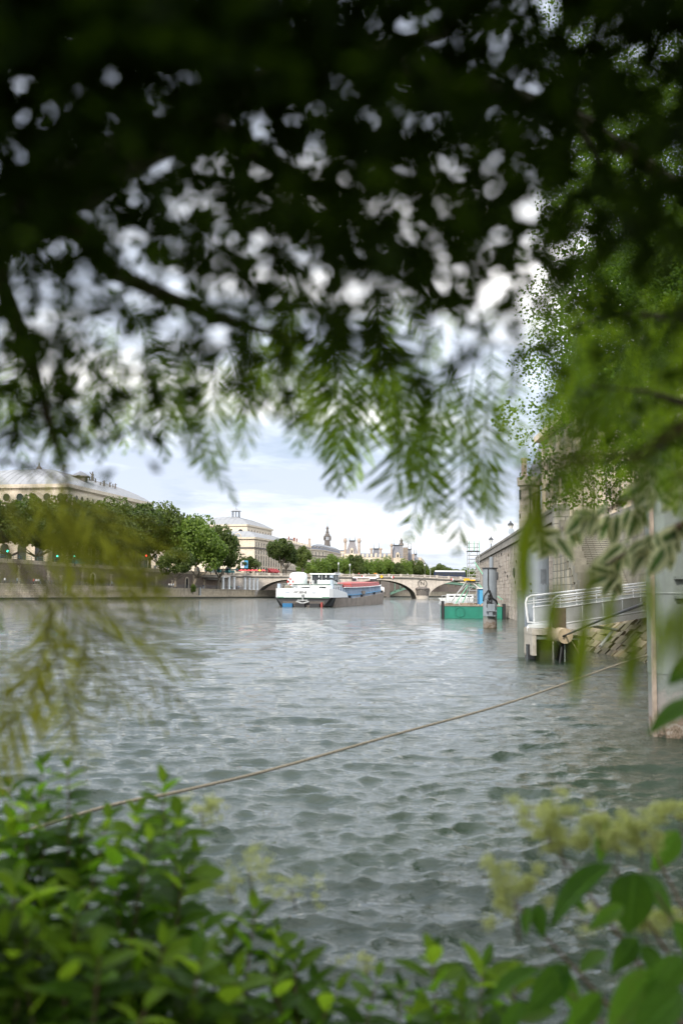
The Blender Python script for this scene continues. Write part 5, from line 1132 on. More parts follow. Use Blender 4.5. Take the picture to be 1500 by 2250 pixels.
# ------------------------------------------------------------------ right bank: embankment wall, stair, turret
def block_mat(name, c1, c2, stain, amt):
    m, nt, b, o = nodes(name)
    g_ = nd(nt, 'ShaderNodeNewGeometry'); oi = nd(nt, 'ShaderNodeObjectInfo'); ad = nd(nt, 'ShaderNodeMath', operation='ADD'); nt.links.new(g_.outputs['Random Per Island'], ad.inputs[0]); nt.links.new(oi.outputs['Random'], ad.inputs[1])
    fr = nd(nt, 'ShaderNodeMath', operation='FRACT'); nt.links.new(ad.outputs[0], fr.inputs[0])
    c = ramp(nt, fr.outputs[0], [(0, c1), (1, c2)])
    t = g_.outputs['Position']
    n = nd(nt, 'ShaderNodeTexNoise', i_Scale=2.2, i_Detail=8.0, i_Roughness=.72); nt.links.new(t, n.inputs['Vector'])
    c = mixc(nt, .7, c, ramp(nt, n.outputs[0], [(.3, (.5,) * 3), (.7, (1.2,) * 3)]), 'MULTIPLY')
    mp = nd(nt, 'ShaderNodeMapping'); mp.inputs['Scale'].default_value = (.7, .7, .09); nt.links.new(t, mp.inputs[0])
    n2 = nd(nt, 'ShaderNodeTexNoise', i_Scale=1.0, i_Detail=7.0, i_Roughness=.7); nt.links.new(mp.outputs[0], n2.inputs['Vector'])
    mm = nd(nt, 'ShaderNodeMath', operation='MULTIPLY'); nt.links.new(ramp(nt, n2.outputs[0], [(.47, (0, 0, 0)), (.68, (1, 1, 1))]), mm.inputs[0]); mm.inputs[1].default_value = amt
    c = mixc(nt, mm.outputs[0], c, stain); nt.links.new(c, b.inputs['Base Color']); b.inputs['Roughness'].default_value = .9
    bp = nd(nt, 'ShaderNodeBump', i_Strength=.6, i_Distance=.04); nt.links.new(n.outputs[0], bp.inputs['Height']); nt.links.new(bp.outputs[0], b.inputs['Normal']); return m
M['blocks'] = block_mat('blocks', (.32, .275, .23), (.47, .41, .35), (.12, .11, .095), .5)
M['blocks_grey'] = block_mat('blocks_grey', (.19, .18, .14), (.32, .30, .24), (.06, .065, .04), .7)
M['blocks_moss'] = block_mat('blocks_moss', (.11, .095, .055), (.30, .24, .16), (.10, .10, .018), .95)
SL = 0.0796; RZW = -math.atan(SL)
ew = thing('embankment_wall', 'tall pale stone embankment wall with a parapet receding along the right bank', 'wall', (WX(66), 66, 0))
rg = random.Random(2)
b = MB(); b.hexa([(WX(66) + .06, 66, -1), (WX(165) + .06, 165, -1), (WX(165) + 1.2, 165, -1), (WX(66) + 1.2, 66, -1), (WX(66) + .06, 66, 7.45), (WX(165) + .06, 165, 7.45), (WX(165) + 1.2, 165, 7.45), (WX(66) + 1.2, 66, 7.45)]); b.build('core', M['wall_stone'], ew)
def block_face(mb, Ya, Yb, za, zb, ch, bl, off=0.0, joint=.018, topf=None):
    z = za; k = 0
    while z < zb - .05:
        h = min(ch * rg.uniform(.9, 1.1), zb - z); y = Ya + (0 if k % 2 else -bl * .5) - rg.uniform(0, .3)
        while y < Yb:
            l = bl * rg.uniform(.7, 1.35); y0, y1 = max(y, Ya), min(y + l, Yb); d = rg.uniform(0, .05)
            if y1 - y0 > .1 and (topf is None or z + h <= topf((y0 + y1) / 2) + .02):
                o = off - d
                mb.hexa([(WX(y0) + o, y0 + joint, z + joint), (WX(y1) + o, y1 - joint, z + joint), (WX(y1) + off + .2, y1 - joint, z + joint), (WX(y0) + off + .2, y0 + joint, z + joint), (WX(y0) + o, y0 + joint, z + h - joint), (WX(y1) + o, y1 - joint, z + h - joint), (WX(y1) + off + .2, y1 - joint, z + h - joint), (WX(y0) + off + .2, y0 + joint, z + h - joint)])
            y += l
        z += h; k += 1
b = MB(); block_face(b, 66, 165, -.4, 7.4, .40, .85, 0.0, .007); b.build('stone', M['blocks'], ew, kind='stuff')
def wbar(Ya, Yb, o0, o1, z0, z1, name, mat, root, step=None):
    y = Ya
    while y < Yb - .01:
        y1 = min(Yb, y + (step or 1e9)); e = .012 if step else 0; b = MB()
        b.hexa([(WX(y) + o0, y + e, z0), (WX(y1) + o0, y1 - e, z0), (WX(y1) + o1, y1 - e, z0), (WX(y) + o1, y + e, z0), (WX(y) + o0, y + e, z1), (WX(y1) + o0, y1 - e, z1), (WX(y1) + o1, y1 - e, z1), (WX(y) + o1, y + e, z1)]); b.build(name, mat, root); y = y1
wbar(66, 165.2, -.22, .9, 7.453, 7.72, 'string_course', M['parapet_stone'], ew)
wbar(66, 165.2, -.06, .55, 7.723, 8.22, 'parapet_block', M['parapet_stone'], ew, 1.9); wbar(66, 165.3, -.14, .62, 8.223, 8.48, 'coping_stone', M['parapet_stone'], ew, 1.9)
b = MB(); b.box2(WX(165), WX(165) + 40, 165.003, 166, -1, 8.2); b.build('end_wall', M['wall_stone'], ew)
for Y in (78, 97, 118, 140):     # mooring rings and dark sockets
    c = (WX(Y) - .12, Y, 4.6); b = MB(); b.tube([(c[0], c[1] + .32 * math.cos(2 * math.pi * i / 12), c[2] + .45 * math.sin(2 * math.pi * i / 12)) for i in range(13)], .06, 5, caps=False); b.build('mooring_ring', M['dark_metal'], ew)
for k in range(16):
    Y, z = rg.uniform(70, 135), rg.uniform(3.5, 7.0); b = MB(); b.box((WX(Y) - .06, Y, z), (.04, .5, .28), RZW); b.build('wall_socket', M['opening_dark'], ew)
# --- stair set into the wall
st = thing('stone_stair', 'steep stone stair with stepped side blocks descending the embankment to the landing', 'stair', (WX(57), 57, 0))
NS = 32; y0s, y1s, z0s, z1s = 57.0, 66.0, 2.2, 6.85
step_me = MB().box((0, 0, 0), (2.25, .36, .16)).mesh('step', [M['stair_stone']])
for k in range(NS):
    t = k / (NS - 1); y = y0s + (y1s - y0s) * t; z = z0s + (z1s - z0s) * t
    link_mesh('step', step_me, st, (WX(y) + .75 + 1.12, y, z), RZW)
b = MB(); b.hexa([(WX(57) + .75, 57, -1), (WX(66) + .75, 66, -1), (WX(66) + 3, 66, -1), (WX(57) + 3, 57, -1), (WX(57) + .75, 57, z0s - .1), (WX(66) + .75, 66, z1s - .1), (WX(66) + 3, 66, z1s - .1), (WX(57) + 3, 57, z0s - .1)]); b.build('stair_core', M['stair_stone'], st)
def stair_z(y): return z0s + (z1s - z0s) * (y - y0s) / (y1s - y0s)
b = MB(); b.hexa([(WX(55.5) + .1, 55.5, -1), (WX(66) + .1, 65.99, -1), (WX(66) + .74, 65.99, -1), (WX(55.5) + .74, 55.5, -1), (WX(55.5) + .1, 55.5, stair_z(55.5) + .3), (WX(66) + .1, 65.99, stair_z(66) + .3), (WX(66) + .74, 65.99, stair_z(66) + .3), (WX(55.5) + .74, 55.5, stair_z(55.5) + .3)]); b.build('side_core', M['stair_stone'], st)
stone_me = [MB().box((0, 0, 0), (.24, 1.0, .44)).mesh('stone', [M['blocks_grey']]) for _ in range(1)]
zc_ = .2; row_ = 0
while zc_ < 7:
    y = 55.6 + (.5 if row_ % 2 else 1.0)
    while y < 65.8:
        if zc_ + .25 < stair_z(y) + .15: s = link_mesh('stone', stone_me[0], st, (WX(y) + .02 - rg.uniform(0, .05), y, zc_), RZW); s.scale = (1, rg.uniform(.97, .99), rg.uniform(.965, .985))
        y += 1.02
    zc_ += .455; row_ += 1
for k in range(12):
    y = 55.9 + k * .86; z = stair_z(y) + .25; b = MB(); b.box((WX(y) + .36, y, z + .12), (.82, .84, 1.0), RZW); b.build('coping_block', M['blocks_grey'], st)
for k, Y in enumerate((57.2, 59.2, 61.2, 63.2, 65.2)):
    h = stair_z(Y) - .35; b = MB(); b.box((WX(Y) - .1, Y, h / 2 - .3), (.3, .75, h + .6), RZW); b.build('buttress', M['stair_stone'], st)
b = MB(); b.box((WX(66.6) + .2, 66.5, 4.0), (1.0, 1.2, 9.0), RZW); b.build('end_pillar', M['stair_stone'], st)
# --- upper retaining wall right of the stair coming toward the camera
rw = thing('stair_wall', 'dark stained upper retaining wall with a heavy parapet beside the stair', 'wall', (WX(57) + 3, 57, 0))
b = MB(); b.hexa([(WX(-25) + 3.1, -25, .5), (WX(66) + 3.1, 66, .5), (WX(66) + 3.9, 66, .5), (WX(-25) + 3.9, -25, .5), (WX(-25) + 3.1, -25, 6.6), (WX(66) + 3.1, 66, 6.6), (WX(66) + 3.9, 66, 6.6), (WX(-25) + 3.9, -25, 6.6)]); b.build('core', M['wall_stone'], rw)
b = MB(); block_face(b, 30, 66, 1.9, 6.6, .45, 1.0, 3.08, .009); b.build('stone', M['blocks_grey'], rw, kind='stuff')
wbar(-25, 66, 2.9, 4.0, 6.603, 7.25, 'parapet_block', M['parapet_stone'], rw, 2.4); wbar(-25, 66, 2.82, 4.1, 7.253, 7.6, 'coping_stone', M['parapet_stone'], rw, 2.4)
b = MB(); b.tube([(WX(50) + 2.98, 50 + .2 * math.cos(2 * math.pi * i / 12), 3.3 + .28 * math.sin(2 * math.pi * i / 12)) for i in range(13)], .04, 5, caps=False); b.build('mooring_ring', M['dark_metal'], rw)
# --- landing and sloped stone revetment
g = MB(); g.prism([(WX(57) + .8, 57), (14.6, 47), (14.8, 30), (14.4, 12), (13.5, -8), (18, -8), (18.5, 57)][::-1], -1, 1.95); g.build('lower_landing', M['paving'], kind='structure')
rv = thing('stone_revetment', 'mossy sloping stone revetment under the gangway running down into the water', 'revetment', (12, 42, 0))
T0, T1, B0_, B1_ = Vector((14.7, 29, 1.9)), Vector((14.2, 57, 1.9)), Vector((11.9, 27, -.6)), Vector((9.6, 55, -.6))
b = MB(); b.hexa([tuple(B0_), tuple(B1_), (14.8, 57, -.7), (15, 29, -.7), tuple(B0_ + Vector((0, 0, .02))), tuple(B1_ + Vector((0, 0, .02))), tuple(T1 - Vector((0, 0, .08))), tuple(T0 - Vector((0, 0, .08)))]); b.build('core', M['revetment'], rv)
sm = [MB().box((0, 0, 0), (.5, .95, .24)).mesh('stone', [M['blocks_moss']])]
nrm = (T1 - T0).cross(B0_ - T0).normalized()
if nrm.z < 0: nrm = -nrm
tilt = math.atan2((T0 - B0_).z, (T0 - B0_).x)
for i in range(10):
    for j in range(30):
        u, w = (i + .5 + rg.uniform(-.2, .2)) / 10, .26 + .6 * (j + .5 + rg.uniform(-.4, .4)) / 30
        p = (B0_ * (1 - w) + B1_ * w) * (1 - u) + (T0 * (1 - w) + T1 * w) * u
        o = link_mesh('stone', sm[0], rv, p - nrm * rg.uniform(.0, .10)); o.rotation_euler = (rg.uniform(-.06, .06), -tilt + rg.uniform(-.09, .09), rg.uniform(-.22, .22) + .07); o.scale = (rg.uniform(.6, .95), rg.uniform(.4, .72), rg.uniform(.7, 1.2))
# --- round turret house above the embankment
TY = 105.0; TX = PX(1165, TY); tr = thing('turret_house', 'pale stone palace with a round corner turret, tall chimney and conical slate roof', 'palace', (TX, TY, 7.4))
b = MB(); zt = PZ(1163, 1064, TY); zz2 = lambda py: PZ(1163, py, TY)
b.lathe([(1.15, 7), (1.15, zz2(1124)), (1.2, zz2(1123.5)), (1.2, zz2(1121.5)), (1.1, zz2(1121)), (1.08, zz2(1069)), (1.3, zz2(1067.5)), (1.34, zz2(1050)), (1.12, zz2(1049.9)), (1.1, zz2(1058))], (TX, TY, 0), 24); b.build('turret', M['tower_stone'], tr, smooth='q')
for a, py, h, w in ((-100, 1089, 1.15, .26), (-100, 1131, .5, .26), (-165, 1089, 1.0, .26), (-165, 1131, .5, .2)):
    b = MB(); x, y = TX + 1.1 * math.cos(R(a)), TY + 1.1 * math.sin(R(a)); b.box((x, y, zz2(py + 9) + h / 2), (.16, w, h), R(a)); b.build('window', M['glass_dark'], tr)
b = MB(); b.box((PX(1152.5, TY + 1), TY + 1.0, (zz2(1050) + zz2(1008)) / 2), (.5, .5, zz2(1008) - zz2(1056))); b.box((PX(1152.5, TY + 1), TY + 1.0, zz2(1043)), (.62, .62, .14)); b.box((PX(1152.5, TY + 1), TY + 1.0, zz2(1006)), (.62, .62, .2)); b.build('chimney', M['brick_pale'], tr)
b = MB(); b.lathe([(2.2, 0), (1.0, 3.2), (.1, 6.6)], (TX + 2.2, TY + 2.2, zz2(1052)), 16); b.build('turret_roof', M['slate'], tr)
F0, F1 = (TX + 1.25, TY - .2), (WX(40) + 7.0, 42); fz = 19.0
dv = (Vector(F0) - Vector(F1)).normalized(); nv = Vector((-dv.y, dv.x))
b = MB(); b.prism([F1, F0, (F0[0] + 25, F0[1]), (F1[0] + 25, F1[1])][::-1], 7, fz); b.build('facade', M['tower_stone'], tr)
Lf = (Vector(F1) - Vector(F0)).length
for k in range(15):
    p = Vector(F0).lerp(Vector(F1), (k + .4) / 15); b = MB(); b.box((p.x, p.y, 12.5), (.55, .9, 10.5), math.atan2(dv.y, dv.x) + R(90)); b.build('pilaster', M['pale_stone'], tr)
windows(tr, F0, F1, 9.0, 15, 1.3, 3.0, 'arch', .9, .1, .0); windows(tr, F0, F1, 13.8, 15, 1.2, 2.4, 'rect', .9, .1)
b = MB(); b.add([(F0[0] - .3, F0[1], fz), (F1[0] - .3, F1[1], fz), (F1[0] + 7, F1[1], fz + 7.5), (F0[0] + 7, F0[1], fz + 7.5), (F1[0] + 16, F1[1], fz), (F0[0] + 16, F0[1], fz)], [(3, 2, 1, 0), (2, 3, 5, 4), (0, 5, 3), (1, 2, 4)]); b.build('roof', M['slate'], tr)
b = MB(); b.bar((F0[0] - .45, F0[1], fz - .3), (F1[0] - .45, F1[1], fz - .3), .8, .6); b.build('cornice', M['pale_stone'], tr)
b = MB(); x = PX(1165.5, 98); b.tube([(x, 98, 7.4), (x, 98, PZ(1165, 1084, 98))], .06, 6); b.bar((x, 98, PZ(1165, 1090, 98)), (x + 1.6, 98.3, PZ(1165, 1072, 98)), .1); 
t = thing('lamp_arm_post', 'thin dark post with a slanting arm in front of the round turret', 'post', (x, 98, 7.4)); b.build('post', M['dark_metal'], t)
for px, top, lab in ((1122, 1144, 'black street lamp behind the embankment parapet beside a round sign'), (1078.5, 1178, 'smaller street lamp further along the embankment parapet')):
    Y = 2200 * 9.09 / (px - 750 - 175) + 2.5; street_lamp(px, top, Y, 7.4, lab, 'street lamps on the embankment', sc=.8)
Y = 102.0; c = P(1122, 1168, Y); t = thing('road_sign', 'back of a round grey road sign below the nearer embankment lamp', 'sign', (c.x, c.y, 7.4)); b = MB(); b.tube([(c.x, c.y, 7.4), (c.x, c.y, c.z)], .04, 6); b.build('post', M['galva'], t)
b = MB(); b.tube([(c.x - .0, c.y - .06, c.z), (c.x, c.y - .03, c.z)], .3 * 102 / 100 + .02, 18); b.build('sign_disc', M['coaming'], t)
# ------------------------------------------------------------------ steel mooring piles
def pile(px, Y, rad, ztop, label, mat, pipe_px=0.0, pipe=(.32, .9), zbase=.9, cap=.08):
    X = PX(px, Y); t = thing('mooring_pile', label, 'pile', (X, Y, 0), 'steel mooring piles')
    b = MB(); b.lathe([(rad, zbase), (rad, ztop)], (X, Y, 0), 36); s = b.build('shaft', mat, t, smooth='q')
    b = MB(); b.lathe([(rad + cap, 0), (rad + cap, .07)], (X, Y, ztop + .003), 36); b.build('cap_plate', M['dark_metal'], t)
    b = MB(); x = X + pipe_px; b.lathe([(pipe[0] * .5, 0), (pipe[0] * .5, pipe[1])], (x, Y, ztop + .076), 18); b.build('top_pipe', mat, t, smooth='q')
    b = MB(); b.lathe([(rad * .985, -2), (rad * .985, zbase - .003)], (X, Y, 0), 36); b.build('rusty_base', M['pile_base'], t, smooth='q')
    b = MB()
    for k in range(3): b.box((X - rad * .98, Y - .2, 1.4 + k), (.03, .03, .06))
    w = MB(); w.lathe([(rad + .006, 2.6), (rad + .012, 2.62), (rad + .006, 2.64)], (X, Y, 0), 36); w.build('weld_seam', mat, s)
    return t, X
t1, X1_ = pile(1075.5, 75, .52, 4.42, 'far slender grey mooring pile in front of the green pontoon', M['pile_grey'], .12, (.3, .8))
b = MB(); Yf = 75 - .52
b.box((X1_, Yf - .06, 1.55), (.55, .14, .5)); b.box((X1_, Yf - .12, 1.28), (.75, .3, .05)); b.box((X1_, Yf - .12, .92), (.62, .3, .05)); b.box((X1_ - .05, Yf - .1, 1.1), (.28, .2, .3)); b.build('bracket', M['pile_grey'], t1)
tr_ = thing('rope_tangle', 'tangle of dark old rope hanging round the far grey pile', 'rope', (X1_, Yf, 3))
b = MB(); b.tube([(X1_ - .2, Yf - .03, 4.4), (X1_ - .22, Yf - .06, 3.2), (X1_ - .15, Yf - .1, 2.6)], .045, 5); b.tube([(X1_ - .2, Yf - .1, 2.85), (X1_ - .5, Yf + .1, 2.4), (X1_ - .54, Yf + .3, 2.0)], .04, 5); b.tube([(X1_ - .1, Yf - .1, 2.8), (X1_ + .1, Yf - .1, 2.25), (X1_ + .45, Yf + .1, 2.0), (X1_ + .54, Yf + .4, 1.8)], .05, 5)
rg2 = random.Random(4)
for k in range(26):
    p = Vector((X1_ - .12 + rg2.gauss(0, .1), Yf - .08, 2.6 - rg2.uniform(0, .8))); b.tube([p, p + Vector((rg2.gauss(0, .07), -.03 * rg2.random(), -rg2.uniform(.1, .3))), p + Vector((rg2.gauss(0, .12), 0, -rg2.uniform(.25, .5)))], .022, 4)
b.V = [tuple(v) for v in b.V]; b.build('strands', M['cable'], tr_)
t2, X2_ = pile(1178, 42.6, .52, 4.52, 'middle grey mooring pile with peeling patches behind the gangway end', M['pile_grey'], .1, (.01, .01))
for (da, z, w, h) in ((24, 3.3, .30, .62), (-25, 2.2, .15, .12), (5, 2.35, .3, .15), (-38, 3.0, .07, .1), (-36, 2.7, .06, .1), (-2, 1.85, .2, .12)):
    b = MB(); n = 6; a0 = R(-90 + da)
    for i in range(n):
        a, c = a0 + w / .52 * (i / n - .5), a0 + w / .52 * ((i + 1) / n - .5); rr = .525; b.quad((X2_ + rr * math.cos(a), 42.6 + rr * math.sin(a), z - h / 2 + .05 * math.sin(i * 2)), (X2_ + rr * math.cos(c), 42.6 + rr * math.sin(c), z - h / 2 + .05 * math.sin(i * 2 + 2)), (X2_ + rr * math.cos(c), 42.6 + rr * math.sin(c), z + h / 2 + .06 * math.sin(i * 3 + 3)), (X2_ + rr * math.cos(a), 42.6 + rr * math.sin(a), z + h / 2 + .06 * math.sin(i * 3)))
    b.build('peeled_patch', M['black'] if w < .1 else M['dark_peel'], t2)
t3, X3_ = pile(1483, 18.8, .53, 4.68, 'nearest broad grey green mooring pile with a crusty base at the right edge', M['pile_green'], -.12, (.32, .62), 1.15)
b = MB(); b.box((X3_ + .25, 18.8 - .58, 2.9), (.9, .12, .05)); b.box((X3_ + .25, 18.8 - .58, 2.55), (.9, .12, .05)); b.build('bracket', M['pile_green'], t3)
b = MB(); b.box((X3_ - .50, 18.8 - .22, 2.25), (.06, .10, 4.6)); b.build('fender_strip', M['rust_base'], t3)
# pale H beam beside the middle pile
X = PX(1143, 41); t = thing('steel_beam_post', 'pale green steel beam post standing in the water left of the middle pile', 'post', (X, 41, 0)); b = MB(); b.box((X, 41, .9), (.05, .3, 3.6)); b.box((X, 40.85, .9), (.24, .04, 3.6)); b.box((X, 41.15, .9), (.24, .04, 3.6)); b.build('beam', M['pile_green'], t)
# ------------------------------------------------------------------ gangway
G0, G1 = Vector((7.85, 39.6, 1.30)), Vector((14.9, 46.6, 1.98)); gd = (G1 - G0); gl = gd.length; gd.normalize(); gn = Vector((gd.y, -gd.x, 0)).normalized()
gw = thing('gangway', 'aluminium gangway with white handrails and grey side panels leading to the landing', 'gangway', G0)
b = MB(); b.bar(G0, G1, 1.25, .12); b.build('deck', M['alu_panel'], gw)
b = MB(); b.bar(G0 + Vector((0, 0, -.1)) + gn * .6, G1 + Vector((0, 0, -.1)) + gn * .6, .1, .22); b.build('side_beam', M['alu'], gw); b = MB(); b.bar(G0 + Vector((0, 0, -.1)) - gn * .6, G1 + Vector((0, 0, -.1)) - gn * .6, .1, .22); b.build('side_beam', M['alu'], gw)
for s in (1, -1):
    o = gn * (.62 * s); Z = lambda h: Vector((0, 0, h)); e = gd * .45
    b = MB(); b.tube([G0 + o + Z(.1) + gd * .35, G0 + o + Z(.16) + gd * .05, G0 + o + Z(.5) - gd * .03, G0 + o + Z(.95) - gd * .1, G0 + o + Z(1.12) - gd * .0, G0 + o + Z(1.18) + gd * .25, G1 + o + Z(1.18)], .042, 8); b.build('handrail', M['alu'], gw, smooth=True)
    for h in (.98, .88): b = MB(); b.tube([G0 + o + Z(h), G1 + o + Z(h)], .022, 6); b.build('mid_rail', M['alu'], gw)
    b = MB(); b.tube([G0 + o + gd * .4 + Z(.72), G1 + o + Z(.72)], .03, 6); b.build('mid_rail', M['alu'], gw)
    b = MB(); b.tube([G0 + o + gd * .4 + Z(.08), G1 + o + Z(.08)], .03, 6); b.build('toe_rail', M['alu'], gw)
    for k in range(6):
        a, c = .45 + (gl - .45) * k / 6 + .03, .45 + (gl - .45) * (k + 1) / 6 - .03; p = G0 + o + gd * a; q = G0 + o + gd * c
        b = MB(); b.bar(p + Z(.4), q + Z(.4), .012, .6); b.build('side_panel', M['alu_panel'], gw)
        b = MB(); b.tube([p - gd * .03 + Z(.05), p - gd * .03 + Z(1.16)], .02, 6); b.build('post', M['alu'], gw)
# concrete platform on which it rests
pf = thing('mooring_platform', 'weathered concrete platform on legs coloured black for the shade beneath, carrying the lower gangway end', 'platform', (8.2, 40.2, 0))
b = MB(); b.prism([(7.40, 39.0), (9.6, 38.9), (9.7, 41.6), (7.42, 41.6)], 1.0, 1.22); b.build('slab', M['concrete'], pf)
b = MB(); b.box2(7.42, 7.56, 39.02, 41.5, .2, .997); b.build('apron', M['concrete'], pf)
b = MB(); b.box2(7.6, 8.3, 39.6, 41.2, -1, .997); b.build('leg', M['black'], pf); b = MB(); b.box2(8.7, 9.3, 39.6, 41.2, -1, .997); b.build('leg', M['black'], pf); b = MB(); b.box2(7.58, 9.5, 39.08, 39.2, .82, .96); b.build('steel_beam', M['pile_green'], pf)  # legs coloured black, putting the shade under the slab into them
b = MB(); b.box2(7.34, 7.415, 39.6, 40.0, -.6, .6); b.build('fender_strip', M['car_dark'], pf)
c = P(1222, 1396, 38.2); lg = thing('fender_log', 'thick round timber fender log lying across the platform end', 'log', c)
b = MB(); b.tube([(c.x + .22, 37.7, c.z), (c.x - .1, 40.5, c.z + .02)], .29, 18); b.build('log', M['wood'], lg, smooth='q')
cp = MB(); cp.box((PX(1227, 38.6), 38.6, 1.5), (.42, .5, 1.1)); t = thing('timber_post', 'short rotten timber post above the fender log', 'post', (PX(1227, 38.6), 38.6, .9)); cp.build('post', M['bark'], t)
for k, (px0, y0, px1, y1, r_, m, lab) in enumerate(((1222, 1408, 1229, 1448, .05, 'cable', 'black hose looping from under the fender log into the water'), (1240, 1408, 1240, 1446, .025, 'pile_green', 'pale pipe hanging straight below the fender log'), (1249, 1400, 1282, 1452, .02, 'wood', 'thin bamboo like stick slanting from the fender log into the water'))):
    a, c_ = P(px0, y0, 38), P(px1, y1, 38); t = thing('hose' if k == 0 else 'pipe' if k == 1 else 'stick', lab, 'hose' if k == 0 else 'pipe' if k == 1 else 'stick', c_); b = MB(); mid = (a + c_) / 2 + Vector((.14 if k == 0 else 0, 0, .12 if k == 0 else 0)); b.tube([a, mid, c_ - Vector((0, 0, .15))], r_, 6); b.build('tube', M[m], t)
for k, (a, c_) in enumerate((((1302, 1376), (1352, 1384)), ((1318, 1420), (1346, 1384)))):
    p, q = P(*a, 41.5), P(*c_, 42.5); t = thing('drain_pipe', ('pale pipe lying flat on the mossy revetment' if k == 0 else 'grey pipe slanting down the mossy revetment to the water'), 'pipe', p); b = MB(); b.tube([p, q], .06, 8); b.build('pipe', M['galva'], t)
# ------------------------------------------------------------------ green work pontoon with scaffold tower
PY0, PY1 = 104.0, 111.0; pxa, pxb = PX(975.5, PY0), PX(1102, PY0)
po = thing('work_pontoon', 'green steel work pontoon moored below the embankment wall with rubble on deck', 'pontoon', ((pxa + pxb) / 2, PY0, 0))
b = MB(); b.hexa([(pxa, PY0, -.5), (pxb, PY0, -.5), (pxb + .6, PY1, -.5), (pxa + .3, PY1, -.5), (pxa, PY0, 1.22), (pxb, PY0, 1.22), (pxb + .6, PY1, 1.22), (pxa + .3, PY1, 1.22)]); b.build('hull', M['pontoon_green'], po)
b = MB(); b.hexa([(pxa - .05, PY0 - .05, 1.223), (pxb + .05, PY0 - .05, 1.223), (pxb + .65, PY1, 1.223), (pxa + .25, PY1, 1.223), (pxa - .05, PY0 - .05, 1.3), (pxb + .05, PY0 - .05, 1.3), (pxb + .65, PY1, 1.3), (pxa + .25, PY1, 1.3)]); b.build('deck', M['hull_rust'], po)
b = MB(); b.box((pxa - .15, PY0 + .1, .8), (.28, .4, 1.9)); b.build('fender', M['black'], po); b = MB(); b.box((pxb + .2, PY0 + .1, .7), (.3, .5, 1.6)); b.build('fender', M['black'], po)
cc = P(1010, 1345, PY0 - .03); b = MB(); b.tube([(cc.x + .5 * math.cos(2 * math.pi * i / 20), PY0 - .02, cc.z + .5 * math.sin(2 * math.pi * i / 20)) for i in range(21)], .035, 5, caps=False); b.build('ring_weld', M['pontoon_green'], po)
b = MB()
for k in range(14): x = pxa + .3 + k * .43; b.tube([(x, PY0 + 5.5, 1.3), (x, PY0 + 5.5, 2.3)], .03, 5)
b.tube([(pxa + .3, PY0 + 5.5, 2.3), (pxb, PY0 + 5.5, 2.3)], .03, 5); b.build('guard_rail', M['galva'], po, kind='stuff')
rbm = MB(); rgb = random.Random(8)
for k in range(60):
    x, y = rgb.uniform(pxa + .2, pxb - .2), rgb.uniform(PY0 + .2, PY0 + 4); s = rgb.uniform(.1, .4); rbm.box((x, y, 1.3 + s * .3), (s * 1.4, s, s * .7), rgb.uniform(0, 3))
rbm.build('rubble_heap', M['rubble'], kind='stuff', label='heap of pale rubble lying on the green pontoon deck')
stw = thing('scaffold_tower', 'tall narrow scaffold tower of metal tubes standing on the green pontoon', 'scaffold', (PX(1041, 108), 108, 1.3))
sx0, sx1, sy0, sy1 = PX(1029.5, 107.4), PX(1052, 107.4), 107.2, 108.6; ztp = PZ(1040, 1188, 107.4)
for x in (sx0, sx1):
    for y in (sy0, sy1): b = MB(); b.tube([(x, y, 1.3), (x, y, ztp)], .035, 6); b.build('upright', M['galva'], stw)
z = 1.6; k = 0
while z < ztp:
    for (p, q) in (((sx0, sy0), (sx1, sy0)), ((sx0, sy1), (sx1, sy1)), ((sx0, sy0), (sx0, sy1)), ((sx1, sy0), (sx1, sy1))):
        b = MB(); b.bar((*p, z), (*q, z), .06 if z < 5.4 else .045); b.build('rung', M['galva'], stw)
    if k % 3 == 0: b = MB(); b.bar((sx0, sy0, z), (sx1, sy0, z + 1.2), .045); b.build('brace', M['galva'], stw)
    z += .42; k += 1
for z in (PZ(1040, 1277, 107.4), PZ(1040, 1211, 107.4)): b = MB(); b.box(((sx0 + sx1) / 2, (sy0 + sy1) / 2, z), (sx1 - sx0 + .2, 1.5, .1)); b.build('platform', M['dark_metal'], stw)
for x in (sx0, (sx0 + sx1) / 2, sx1):
    b = MB(); b.tube([(x, sy0 - .05, PZ(1040, 1211, 107.4)), (x, sy0 - .05, ztp)], .04, 5); b.build('guard_frame', M['prop_green'], stw)
def prop(a, c, Y0, Y1, m='galva'):
    b = MB(); b.tube([P(*a, Y0), P(*c, Y1)], .06, 6); b.build('raking_prop', M[m], stw)
prop((985, 1330), (1028, 1272), 105.5, 107.5); prop((1030, 1274), (1063, 1302), 107.5, 106); prop((1008, 1300), (1030, 1282), 106.5, 107.5); prop((998, 1330), (1032, 1280), 108.5, 108, 'prop_green'); prop((1014, 1328), (1034, 1284), 108.5, 108, 'prop_green'); prop((1042, 1235), (1060, 1262), 107, 106.5, 'prop_green'); prop((1046, 1275), (1064, 1300), 107.5, 107, 'prop_green'); prop((1046, 1282), (1102, 1335), 107.5, 106, 'prop_green'); prop((1092, 1310), (1103, 1318), 106, 106, 'prop_green')
c = P(1031, 1275, 107); b = MB(); b.box((c.x - .25, c.y - .1, c.z + .08), (.45, .4, .22)); b.box((c.x + .3, c.y - .1, c.z), (.5, .4, .12)); t = thing('yellow_tarpaulin', 'yellow cloth bundled on the scaffold tower platform', 'cloth', c); b.build('cloth', M['yellow'], t)
